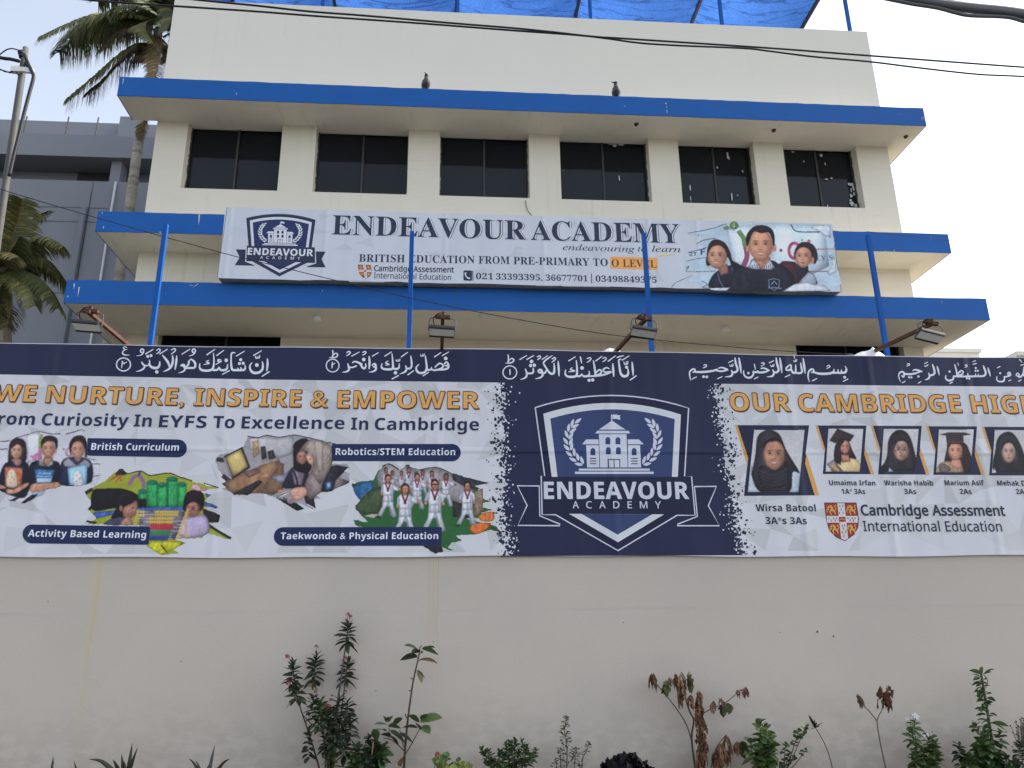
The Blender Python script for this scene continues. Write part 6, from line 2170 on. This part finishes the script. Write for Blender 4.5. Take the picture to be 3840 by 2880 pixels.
def whorl(g, p0, p1, n, L, W, col, e0=-15, e1=55, droop=.5, fold=.25, shrink=.6):
    p0, p1 = Vector(p0), Vector(p1)
    a = pr.uniform(0, 6.28)
    n = int(n * 1.3)
    W = W * 1.45
    for i in range(n):
        u = (i + .5) / n
        a += 2.39996 + pr.uniform(-.3, .3)
        e = math.radians(e0 + (e1 - e0) * u + pr.uniform(-12, 12))
        d = Vector((math.cos(a) * math.cos(e), math.sin(a) * math.cos(e) * .9, math.sin(e)))
        g.col = vary(col)
        l = L * (1 - (1 - shrink) * u) * pr.uniform(.8, 1.15)
        blade(g, p0.lerp(p1, u), d, l, W * l / L, droop * pr.uniform(.6, 1.4), g.col, fold)

def stemtube(g, fn, q, Y, r0, r1, col, dy=0):
    kp = pts(q)
    g.col = col
    path = catmull([tuple(P(*fn(x, y), Y + dy * i / max(1, len(kp) - 1))) for i, (x, y) in enumerate(kp)], 5)
    g.tube(path, r0, 6, r1)
    return path

def leaf2(g, fn, x0, y0, x1, y1, w, Y, col, dy=0, droop=.5, fold=.2):
    a, b = P(*fn(x0, y0), Y), P(*fn(x1, y1), Y + dy)
    d = b - a
    L = d.length
    d = d.normalized() + Vector((0, 0, droop * .45))
    blade(g, a, d, L * 1.06, w * S_M, droop, col, fold, 6)
    g.c[-12:] = [col] * 12

def flower(g, c, r, col, n=7):
    c = Vector(c)
    for i in range(n):
        d = Vector((pr.uniform(-1, 1), pr.uniform(-1, .4), pr.uniform(-.3, 1))).normalized()
        g.col = vary(col, .25)
        q = c + d * r * .5
        for j in range(5):
            t = 2 * math.pi * j / 5
            u = d.orthogonal().normalized()
            v = d.cross(u)
            e = u * math.cos(t) + v * math.sin(t)
            s = u * -math.sin(t) + v * math.cos(t)
            g.quad(q, q + e * r * .4 + s * r * .16, q + e * r * .62 + d * .1 * r, q + e * r * .4 - s * r * .16)

DK, MD, LT, YG = (.030, .045, .025), (.058, .098, .036), (.09, .15, .048), (.17, .21, .045)
STM, STG = (.075, .060, .048), (.10, .095, .07)

def plant(name, lab, cat, fn, x, y, Y):
    p = P(*fn(x, y), Y)
    return root(name, lab, cat, (p.x, Y, BED))

# red flowering shrub
Yp = 7.80
ro = plant('flowering_shrub', 'tall dark leaved shrub with small red flower heads below the first banner half', 'shrub', B2, 640, 1659, Yp)
g = MB()
for q, r0, r1, dy in (('645,1730 640,1600 690,1200 740,850 780,560 795,440', .013, .005, .1), ('560,1740 540,1640 470,1400 380,1130 345,1000 318,760', .010, .004, -.1), ('628,1730 615,1600 560,1250 520,1000 505,850 522,700', .010, .004, .15), ('650,1730 655,1620 720,1300 760,1000 790,760', .010, .004, .18),
                      ('580,1360 470,1270 390,1180', .006, .004, 0), ('640,1730 660,1640 740,1560 850,1500', .007, .004, -.1), ('690,1640 800,1650 900,1640', .006, .003, -.15), ('632,1730 640,1500 640,1300', .010, .005, -.1), ('600,1730 600,1560 590,1400 500,1150', .009, .004, -.15), ('655,1730 700,1450 790,1150', .009, .004, -.1),
                      ('785,430 790,345', .003, .002, 0), ('522,690 522,620', .003, .002, 0), ('315,745 275,705', .003, .002, 0), ('800,420 812,352', .003, .002, 0)):
    stemtube(g, B2, q, Yp, r0, r1, STM, dy)
g.build('stem', M['stem'], ro)
g = MB()
for x0, y0, x1, y1, n, L, dy in ((783, 590, 797, 420, 24, 118, .1), (497, 915, 522, 695, 24, 112, .15), (772, 910, 795, 750, 20, 118, .18), (328, 965, 316, 755, 24, 104, -.1), (350, 1075, 345, 950, 18, 105, -.1), (490, 1210, 492, 1050, 18, 100, -.1), (540, 1320, 565, 1090, 22, 118, -.12),
                                 (640, 1350, 620, 1170, 24, 122, -.15), (700, 1270, 722, 1060, 24, 118, -.05), (790, 1270, 790, 1080, 22, 112, .05), (805, 1420, 812, 1230, 22, 108, -.05), (690, 1480, 690, 1330, 22, 108, -.2), (610, 1500, 600, 1380, 16, 95, -.1), (640, 1600, 640, 1460, 22, 78, -.1), (455, 1570, 450, 1350, 14, 66, -.1),
                                 (760, 1560, 760, 1430, 16, 95, .0), (730, 1400, 760, 1290, 18, 115, .1), (560, 1240, 560, 1120, 16, 110, .1)):
    whorl(g, P(*B2(x0, y0), Yp + dy), P(*B2(x1, y1), Yp + dy), n, L * S_M, 30 * S_M, DK if pr.random() < .7 else MD, -22, 60, .55)
g.build('foliage', M['leaf'], ro)
g = MB()
for x, y, r, dy in ((790, 332, 24, .1), (816, 350, 22, .1), (522, 612, 22, .15), (272, 695, 26, -.1), (775, 712, 24, .15), (280, 925, 28, -.2), (612, 1130, 30, -.3), (648, 1075, 22, -.2), (655, 1030, 12, -.2), (770, 1000, 20, .1), (845, 1110, 18, .0)):
    flower(g, P(*B2(x, y), Yp + dy), r * S_M, (.26, .022, .035) if r > 15 else (.06, .03, .03), 6)
g.build('blossom', M['leaf'], ro)
g = MB()
for q in ((480, 930, 462, 958, 40), (500, 960, 520, 1020, 40), (530, 970, 505, 1010, 30), (460, 1340, 480, 1280, 50), (690, 1530, 700, 1570, 40)):
    leaf2(g, B2, *q, Yp, vary((.24, .15, .09) if q[0] != 460 else (.06, .04, .03)), -.03)
g.build('withered_leaf', M['dry'], ro)
# bushy low growth right of it
ro = plant('low_shrub', 'low leafy green shrub between the red flowering shrub and the tall sapling', 'shrub', B2, 950, 1659, 7.70)
g, h = MB(), MB()
for x0, y0, x1, y1, n, L, W, col in ((870, 1640, 880, 1490, 20, 105, 40, MD), (1000, 1640, 1010, 1450, 22, 115, 48, DK), (1090, 1600, 1080, 1480, 16, 110, 60, MD), (960, 1690, 960, 1560, 20, 100, 40, MD), (860, 1700, 850, 1590, 20, 95, 36, MD), (1040, 1700, 1050, 1600, 18, 100, 40, DK), (940, 1500, 930, 1470, 8, 60, 24, MD), (980, 1430, 975, 1390, 8, 60, 24, DK)):
    stemtube(h, B2, f'{x0 + 10},1740 {x0},{y0} {x1},{y1}', 7.70, .006, .003, STG)
    whorl(g, P(*B2(x0, y0), 7.70), P(*B2(x1, y1), 7.70), n, L * S_M, W * S_M, col, -20, 60, .6)
h.build('stem', M['stem'], ro)
g.build('foliage', M['leaf'], ro)
g = MB()
leaf2(g, B2, 1010, 1430, 1000, 1545, 36, 7.6, (.26, .17, .10), 0, .2)
g.build('withered_leaf', M['dry'], ro)
# sapling with large leaves
Ys = 7.84
ro = plant('broadleaf_sapling', 'thin bare stemmed sapling with large leaves at its top beside the rain streaks', 'sapling', B2, 1280, 1659, Ys)
g = MB()
for q, r0, r1 in (('1275,1740 1280,1620 1300,1350 1330,1100 1360,900 1400,720 1418,610', .013, .005), ('1285,1550 1350,1440 1415,1320', .006, .003), ('1280,1510 1180,1420 1100,1400', .006, .003), ('1272,1480 1262,1390 1240,1330', .005, .003), ('1412,680 1440,640', .003, .002), ('1405,660 1385,630', .003, .002), ('1400,710 1365,695', .003, .002), ('1405,735 1440,715', .003, .002), ('1150,1400 1150,1290', .005, .003), ('1305,1230 1288,1195', .004, .006), ('1345,1000 1325,990', .004, .006), ('1355,890 1340,885', .004, .006), ('1420,612 1435,600', .003, .003)):
    stemtube(g, B2, q, Ys, r0, r1, STM, -.05)
g.build('stem', M['stem'], ro)
g = MB()
for x0, y0, x1, y1, w, dy, col in ((1395, 630, 1290, 592, 58, -.05, MD), (1438, 632, 1572, 672, 92, -.06, MD), (1440, 630, 1540, 612, 60, .05, MD), (1410, 645, 1345, 660, 50, -.1, DK), (1408, 640, 1430, 660, 50, -.12, MD), (1392, 698, 1252, 716, 92, -.04, DK), (1392, 812, 1432, 918, 62, -.03, (.13, .17, .05)), (1410, 1262, 1328, 1200, 60, -.04, MD), (1420, 1255, 1596, 1212, 92, -.03, LT), (1430, 1240, 1482, 1188, 70, -.06, MD),
                                   (1395, 1312, 1272, 1300, 60, -.05, MD), (1435, 1300, 1502, 1355, 80, -.06, LT), (1180, 1292, 1258, 1222, 56, -.05, MD), (1150, 1292, 1030, 1275, 78, -.06, LT), (1150, 1300, 1248, 1305, 66, -.08, MD), (1120, 1260, 1110, 1205, 46, -.1, MD), (1150, 1260, 1170, 1205, 46, -.08, MD), (1045, 1420, 1020, 1318, 66, -.1, LT), (1160, 1345, 1292, 1445, 105, .05, DK), (1150, 1380, 1225, 1460, 90, .03, DK), (1240, 1360, 1350, 1430, 50, .02, DK), (1120, 1340, 1050, 1320, 60, -.1, MD), (1160, 1390, 1080, 1360, 70, -.1, DK), (1420, 1330, 1380, 1260, 46, -.08, MD)):  # the big dark leaf set back carries shadow in its colour
    leaf2(g, B2, x0, y0, x1, y1, w, Ys - .05, vary(col, .15), dy, .5)
g.build('foliage', M['leaf'], ro)
g = MB()
for q in ((1412, 727, 1562, 748, 56), (1395, 815, 1455, 880, 22), (1275, 1560, 1255, 1640, 70), (1130, 1220, 1140, 1260, 40)):
    leaf2(g, B2, *q, Ys - .07, vary((.17, .085, .05)), -.03, .4, .5)
g.build('withered_leaf', M['dry'], ro)
# geranium
ro = plant('geranium', 'yellow green geranium with one red bloom at the bottom edge', 'flower', B2, 1680, 1659, 7.4)
g, h = MB(), MB()
for i in range(46):
    x, y = pr.choice(((1570, 1600), (1640, 1560), (1610, 1640), (1700, 1640), (1780, 1610), (1820, 1640), (1760, 1650), (1650, 1630)))
    x, y = x + pr.uniform(-32, 32), y + pr.uniform(-26, 30)
    p = P(*B2(x, y), 7.4 + pr.uniform(-.08, .08))
    nrm = Vector((pr.uniform(-.5, .5), pr.uniform(-1, -.2), pr.uniform(.2, 1))).normalized()
    u = nrm.orthogonal().normalized()
    v = nrm.cross(u)
    g.col = vary(YG if pr.random() < .7 else LT)
    rr = pr.uniform(20, 34) * S_M
    n0 = len(g.v)
    g.v.append(tuple(p - nrm * rr * .25))
    for j in range(12):
        a_ = 2 * math.pi * j / 12
        k_ = rr * (1 if j % 2 else .82)
        g.v.append(tuple(p + u * math.cos(a_) * k_ + v * math.sin(a_) * k_))
    for j in range(12):
        g.face((n0, n0 + 1 + j, n0 + 1 + (j + 1) % 12))
    if i % 4 == 0:
        h.col = STG
        h.tube([tuple(p), (p.x + pr.uniform(-.02, .02), p.y, BED)], .003, 5)
h.col = STG
q = P(*B2(1575, 1560), 7.38)
h.tube([tuple(q), (q.x + .01, q.y, BED)], .003, 5)
h.build('stem', M['stem'], ro)
g.build('foliage', M['leaf'], ro)
g = MB()
flower(g, P(*B2(1567, 1543), 7.38), 26 * S_M, (.36, .02, .02), 9)
g.build('blossom', M['leaf'], ro)
# glossy shrub
def bushy(name, lab, cat, Y, stems, L, W, col, n=12, rise=70, e=(-15, 60), base=None):
    ro = plant(name, lab, cat, I, *base, Y)
    g, h = MB(), MB()
    for fn, x, y, bx in stems:
        a = fn(x, y)
        b = (bx, 2905)
        dy = pr.uniform(-.12, .12)
        path = catmull([(b[0], b[1], Y), ((a[0] + b[0]) / 2 + pr.uniform(-4, 4), (a[1] + b[1]) / 2, Y + dy / 2), (a[0], a[1], Y + dy)], 5)
        path = [tuple(P(*q)) for q in path]
        h.col = STG
        h.tube(path, .006, 5, .0025)
        p1 = Vector(path[-1])
        p0 = Vector(path[-1]).lerp(Vector(path[0]), min(.75, rise * S_M / max(.05, (Vector(path[-1]) - Vector(path[0])).length)))
        whorl(g, p0, p1, n, L * S_M, W * S_M, col if pr.random() < .75 else vary(col, .4), *e, .4)
    h.build('stem', M['stem'], ro)
    g.build('foliage', M['leaf'], ro)
    return ro
bushy('glossy_shrub', 'small glossy green shrub right of the geranium', 'shrub', 7.68, [(B2, 1945, 1500, 1870), (B2, 2000, 1520, 1880), (B2, 2020, 1590, 1885), (B2, 2090, 1600, 1900), (B2, 2160, 1450, 1920), (B2, 2195, 1440, 1925), (B2, 2180, 1560, 1915), (B3, 30, 1425, 1930), (B3, 90, 1425, 1945), (B3, 60, 1520, 1935), (B3, 130, 1480, 1950), (B3, 210, 1510, 1960), (B3, 165, 1560, 1955), (B3, 100, 1600, 1945), (B2, 2100, 1520, 1905), (B2, 1980, 1610, 1880), (B3, 20, 1600, 1925)], 66, 26, MD, 14, 90, (-10, 65), (1910, 2880))
# feathery spire
ro = plant('feathery_shrub', 'thin feathery spire shaped shrub left of the black plastic heap', 'shrub', B3, 470, 1659, 7.72)
g, h = MB(), MB()
for q, n, L0 in (('470,1740 475,1500 455,1350 468,1215', 150, 80), ('600,1740 610,1580 650,1500 662,1430', 50, 45), ('430,1740 420,1600 415,1480', 50, 50), ('540,1740 540,1600 560,1490', 46, 50), ('380,1740 385,1640 370,1590', 24, 46)):
    path = stemtube(h, B3, q, 7.72, .006, .002, STG)
    m = len(path)
    for i in range(n):
        u = pr.random() ** .8
        f = u * (m - 1)
        j = min(int(f), m - 2)
        p = Vector(path[j]).lerp(Vector(path[j + 1]), f - j)
        a_ = pr.uniform(0, 6.28)
        off = Vector((math.cos(a_), math.sin(a_) * .7, pr.uniform(-.2, .7))) * (L0 * S_M * (1.05 - u) * pr.uniform(.2, 1))
        g.col = vary(DK if pr.random() < .6 else MD)
        blade(g, p + off, (off.normalized() + Vector((0, 0, pr.uniform(-.5, .6)))), 26 * S_M, 12 * S_M, .3, g.col, .2, 3)
        if i % 3 == 0:
            h.col = STG
            h.tube([tuple(p), tuple(p + off)], .0015, 4)
h.build('stem', M['stem'], ro)
g.build('foliage', M['leaf'], ro)
# heap of torn black plastic
g = MB()
pc0 = P(*B3(1000, 1659), 7.45)
for i in range(420):
    u = pr.uniform(-1, 1)
    hh = (1 - abs(u) ** 2.2) * .30 * pr.uniform(.35, 1)
    c = Vector((pc0.x + u * 255 * S_M, 7.45 + pr.uniform(-.16, .14), BED + .02 + hh * (.72 if u < .3 else .6)))
    d = Vector((pr.uniform(-1, 1), pr.uniform(-1, .3), pr.uniform(-.3, .8))).normalized()
    e = d.orthogonal().normalized()
    f = d.cross(e)
    s = pr.uniform(.02, .055)
    q = [c + (e * math.cos(t) + f * math.sin(t)) * s * pr.uniform(.5, 1.3) + d * pr.uniform(-.012, .012) for t in (j * math.pi / 3 for j in range(6))]
    for j in range(6):
        g.tri(c + d * .012, q[j], q[(j + 1) % 6])
tag(g.build('plastic_heap', M['plastic'], loc=(pc0.x, 7.45, BED)), 'crumpled heap of torn black plastic on the soil', 'plastic heap')
# dried out shrub
Yd = 7.8
ro = plant('dried_shrub', 'tall withered shrub with hanging brown leaves right of the plastic heap', 'shrub', B3, 1600, 1659, Yd)
g = MB()
for q, r0, r1 in (('1590,1740 1580,1640 1552,1400 1570,1250 1535,1170 1500,1050 1498,900 1460,830', .011, .004), ('1575,1560 1510,1290 1340,1040 1265,952 1205,860', .006, .003), ('1570,1250 1680,1170 1850,1090 1985,975', .006, .003), ('1620,1740 1640,1500 1640,1250 1615,990', .012, .005), ('1700,1740 1760,1500 1850,1370', .005, .003), ('1850,1560 1920,1490 1960,1440', .004, .003), ('1340,1040 1330,910', .003, .002), ('1500,1050 1420,850', .003, .002), ('1500,1000 1540,830', .003, .002)):
    stemtube(g, B3, q, Yd, r0, r1, STM, .05)
g.build('stem', M['stem'], ro)
BRN, BRG, OLV = (.175, .092, .055), (.26, .155, .10), (.075, .085, .035)
g, h = MB(), MB()
def hang(gg, x, y, L, n, col, spread=26, fn=B3, Y=Yd, W=26, out=.20):
    for i in range(int(n * 1.2)):
        c = vary(col, .4)
        a_ = pr.uniform(0, 6.28)
        p = P(*fn(x + pr.uniform(-spread, spread) * .5, y + pr.uniform(-14, 14)), Y + pr.uniform(-.05, .05))
        d = Vector((math.cos(a_) * out, math.sin(a_) * out, -.22))
        l = L * pr.uniform(.7, 1.1)
        n0 = len(gg.c)
        blade(gg, p, d, l * S_M * 1.08, W * pr.uniform(.6, 1.2) * S_M, 3.6, c, pr.uniform(.4, 1.1), 7, .55)
        gg.c[n0:] = [c] * (len(gg.c) - n0)
for x, y, L, n, col in ((1208, 850, 130, 6, BRN), (1375, 880, 80, 4, BRG), (1418, 850, 110, 5, BRN), (1450, 850, 150, 7, BRG), (1460, 930, 130, 7, BRN), (1545, 840, 120, 5, BRN), (1455, 1000, 110, 7, BRN), (1540, 1040, 110, 8, BRN), (1740, 1085, 90, 5, BRG), (1808, 1065, 50, 3, BRN), (1960, 990, 60, 4, BRN), (2010, 968, 80, 5, BRN), (1850, 1385, 170, 8, BRN), (1800, 1460, 160, 10, BRG), (1760, 1530, 120, 10, BRN), (1850, 1500, 120, 8, BRN), (1950, 1440, 110, 7, BRG), (1800, 1580, 80, 10, BRN)):
    hang(g, x, y, L, n, col)
for i in range(46):
    y = 1010 + 640 * i / 45
    hang(g, 1630 + 12 * math.sin(y * .01) + pr.uniform(-10, 10), y, 80 if y > 1150 else 66, 5, BRN if pr.random() < .65 else BRG, 50 if y > 1120 else 26)
for x, y, L, n in ((1215, 880, 110, 2), (1330, 912, 110, 4), (1520, 870, 130, 4), (1845, 1095, 95, 2), (1815, 1110, 90, 2), (1995, 1445, 110, 4)):
    hang(h, x, y, L, n, OLV, W=52)
g.build('withered_leaf', M['dry'], ro)
h.build('foliage', M['leaf'], ro)
# leafy plants right of it
bushy('broadleaf_plant', 'bright green broad leaved plant just right of the withered shrub', 'plant', 7.72, [(B3, 2140, 1265, 2870), (B3, 2175, 1400, 2872), (B3, 2200, 1520, 2878), (B3, 2060, 1420, 2840), (B3, 2130, 1540, 2860), (B4, 10, 1380, 2882), (B4, 20, 1480, 2885), (B4, 0, 1560, 2880), (B3, 2190, 1300, 2875)], 105, 50, LT, 12, 150, (-25, 55), (2870, 2880))
bushy('round_leaf_plant', 'slender plant with small round leaves leaning right towards the spiky stalk', 'plant', 7.74, [(B4, 325, 1300, 2942), (B4, 270, 1330, 2942), (B4, 250, 1400, 2942), (B4, 190, 1520, 2938), (B4, 230, 1560, 2942), (B4, 140, 1580, 2935), (B4, 150, 1450, 2938), (B4, 330, 1500, 2945)], 52, 36, MD, 6, 70, (-10, 45), (2942, 2880))
ro = plant('spiky_stalk', 'single bent stalk with a tuft of spiky dark leaves near the wall', 'plant', B4, 555, 1659, 7.7)
g, h = MB(), MB()
stemtube(h, B4, '565,1740 545,1610 490,1450 415,1320 395,1300', 7.7, .005, .003, STM)
for x, y, w in ((355, 1205, 22), (468, 1268, 18), (445, 1300, 18), (385, 1255, 18), (325, 1262, 14), (310, 1308, 16), (345, 1330, 18), (420, 1265, 16), (375, 1330, 16), (400, 1240, 14)):
    leaf2(g, B4, 405, 1312, x, y, w, 7.7, vary(DK), pr.uniform(-.1, .05), .15)
h.build('stem', M['stem'], ro)
g.build('foliage', M['leaf'], ro)
ro = plant('dead_stalk', 'forked dead stalk carrying two clumps of curled brown leaves', 'plant', B4, 1015, 1659, 7.6)
g, h = MB(), MB()
for q, r0, r1 in (('1030,1740 1012,1640 962,1400 940,1250', .007, .005), ('940,1250 880,1175 820,1110 790,1050 765,1022', .005, .003), ('940,1250 962,1200 985,1150 990,1050 985,960', .005, .003), ('990,1150 1020,1050 1022,948', .004, .002)):
    stemtube(h, B4, q, 7.6, r0, r1, STG)
hang(g, 768, 1030, 100, 5, (.125, .072, .048), 50, B4, 7.6, 18, .35)
hang(g, 810, 1070, 50, 2, (.12, .07, .045), 20, B4, 7.6, 16, .3)
for x, y, L in ((985, 965, 110), (1022, 955, 100), (1030, 990, 110), (1000, 1010, 120), (970, 1040, 100), (1010, 1060, 100), (1015, 1010, 130)):
    hang(g, x, y, L, 2, (.115, .055, .034), 30, B4, 7.6, 44, .2)
h.build('stem', M['stem'], ro)
g.build('withered_leaf', M['dry'], ro)
ro = bushy('white_flower_shrub', 'light green shrub topped with white flowers', 'shrub', 7.72, [(B4, 1260, 1235, 3450), (B4, 1240, 1330, 3448), (B4, 1280, 1440, 3452), (B4, 1260, 1540, 3450), (B4, 1390, 1380, 3470), (B4, 1450, 1440, 3475), (B4, 1420, 1500, 3474), (B4, 1480, 1540, 3478), (B4, 1380, 1570, 3468), (B4, 1340, 1480, 3462), (B4, 1300, 1600, 3456), (B4, 1440, 1600, 3474)], 92, 34, (.085, .125, .045), 14, 110, (-20, 55), (3460, 2880))
g = MB()
for x, y, r in ((1270, 1215, 38), (1250, 1228, 24), (1200, 1238, 20), (1375, 1375, 20), (1400, 1365, 20), (1350, 1382, 14)):
    flower(g, P(*B4(x, y), 7.44), r * S_M, (.62, .63, .66), 6)
g.build('blossom', M['leaf'], ro)
# climbing shrub on a stake
ro = plant('climbing_shrub', 'tallest plant at the right, leaves climbing a leaning woody stake', 'shrub', B4, 1975, 1659, 7.76)
g, h = MB(), MB()
path = stemtube(h, B4, '1990,1740 1975,1640 1940,1450 1900,1200 1868,1000 1840,840', 7.76, .016, .011, (.13, .115, .09))
stemtube(h, B4, '1862,850 1890,885 1897,915 1880,970', 7.74, .004, .003, STG)
stemtube(h, B4, '1940,1460 1780,1590 1680,1560', 7.7, .005, .003, STM)
stemtube(h, B4, '1930,1330 2000,1345 2070,1350', 7.7, .004, .003, STG)
for x0, y0, x1, y1, w in ((1850, 850, 1745, 806, 44), (1850, 845, 1838, 786, 44), (1860, 850, 1945, 800, 44), (1865, 845, 1925, 825, 36), (1930, 1270, 2070, 1290, 60), (1960, 1280, 2062, 1340, 50)):
    leaf2(g, B4, x0, y0, x1, y1, w, 7.7, vary(LT, .15), -.03)
m = len(path)
for i in range(120):
    f = (.12 + .82 * i / 120) * (m - 1)
    j = min(int(f), m - 2)
    p = Vector(path[j]).lerp(Vector(path[j + 1]), f - j)
    a_ = pr.uniform(1.7, 5.2) if pr.random() < .75 else pr.uniform(0, 6.28)
    d = Vector((math.cos(a_), math.sin(a_) * .6, pr.uniform(-.3, .5)))
    g.col = vary(MD if pr.random() < .6 else LT)
    blade(g, p + d * .02, d, pr.uniform(40, 85) * S_M, pr.uniform(26, 40) * S_M, .7, g.col)
for x0, y0, x1, y1, n, L, W, c in ((1650, 1570, 1650, 1460, 14, 80, 34, DK), (1830, 1640, 1850, 1420, 26, 120, 56, LT), (1900, 1700, 1900, 1500, 24, 110, 50, MD), (1810, 1330, 1800, 1280, 8, 85, 30, MD), (2000, 1460, 2000, 1340, 12, 75, 30, MD), (1740, 1640, 1750, 1560, 14, 95, 50, LT), (1980, 1640, 1990, 1540, 20, 90, 40, MD), (1860, 1520, 1880, 1380, 16, 110, 60, LT), (2060, 1660, 2060, 1560, 16, 80, 36, DK), (1660, 1660, 1670, 1600, 10, 70, 30, MD)):
    whorl(g, P(*B4(x0, y0), 7.7), P(*B4(x1, y1), 7.7), n, L * S_M, W * S_M, c, -25, 55, .6)
h.build('stem', M['stem'], ro)
g.build('foliage', M['leaf'], ro)
ro = plant('seed_head_plant', 'wispy plant with dark seed heads at the right picture edge', 'plant', B4, 2190, 1659, 7.6)
g, h, s_ = MB(), MB(), MB()
for i in range(64):
    x, y = pr.uniform(2070, 2330), pr.uniform(1215, 1480)
    if y < 1700 - x * .2 - pr.uniform(0, 60):
        continue
    pass
for i in range(70):
    x = 2215 + pr.gauss(0, 62)
    y = 1215 + abs(pr.gauss(0, 110)) + abs(x - 2200) * .45
    p = P(*B4(x, y), 7.6 + pr.uniform(-.1, .1))
    s_.col = (.02, .016, .014)
    s_.ball(tuple(p), .006, .006, .006, 6, 4)
    h.col = STG
    q = P(*B4(2200 + (x - 2200) * .35, min(1640, y + 180)), 7.6)
    h.tube(catmull([tuple(p), tuple((p + q) / 2 + Vector((0, 0, .03))), tuple(q)], 3), .0013, 4)
for x0, x1 in ((2195, 2200), (2150, 2170), (2240, 2230)):
    stemtube(h, B4, f'{x0},1740 {x1},1500', 7.6, .004, .002, STG)
whorl(g, P(*B4(2170, 1640), 7.6), P(*B4(2180, 1440), 7.6), 26, 80 * S_M, 26 * S_M, DK, -20, 50)
whorl(g, P(*B4(2110, 1700), 7.6), P(*B4(2120, 1600), 7.6), 16, 80 * S_M, 30 * S_M, MD, -20, 50)
h.build('stem', M['stem'], ro)
g.build('foliage', M['leaf'], ro)
s_.build('seed_head', M['dry'], ro)
# aloes at the left
def aloe(lab, bx, by, tips, Y=7.5):
    ro = plant('aloe', lab, 'aloe', B1, bx, by, Y)
    for x, y, w, x0 in tips:
        g = MB()
        g.col = vary((.05, .055, .035) if x < 1500 else (.055, .05, .04), .2)
        a_, b_ = P(*B1(x0, by), Y), P(*B1(x, y), Y + pr.uniform(-.12, .05))
        mid = a_.lerp(b_, .55) + Vector((0, 0, .16 * abs(b_.x - a_.x)))
        path = catmull([tuple(a_), tuple(mid), tuple(b_)], 5)
        g.tube(path, [max(.0015, w * S_M / 2 * (1 - (i / (len(path) - 1)) ** 1.6)) for i in range(len(path))], 6)
        g.build('leaf', M['leaf'], ro, smooth=True)
aloe('lone aloe with two short leaf tips, leftmost of the aloes', 440, 1720, ((460, 1558, 20, 440), (470, 1578, 16, 436), (640, 1600, 18, 670)))
aloe('aloe with one leaf curving far left, middle of the aloes', 1050, 1720, ((770, 1583, 40, 1010), (975, 1586, 36, 1040), (1050, 1540, 34, 1068), (1142, 1445, 40, 1105), (1188, 1482, 30, 1110), (1070, 1600, 40, 1075)))
aloe('reddish grey aloe with splayed pointed leaves, rightmost of the aloes', 1790, 1720, ((1630, 1577, 26, 1730), (1690, 1595, 24, 1745), (1855, 1464, 34, 1800), (1986, 1580, 30, 1850), (1800, 1635, 40, 1795)))
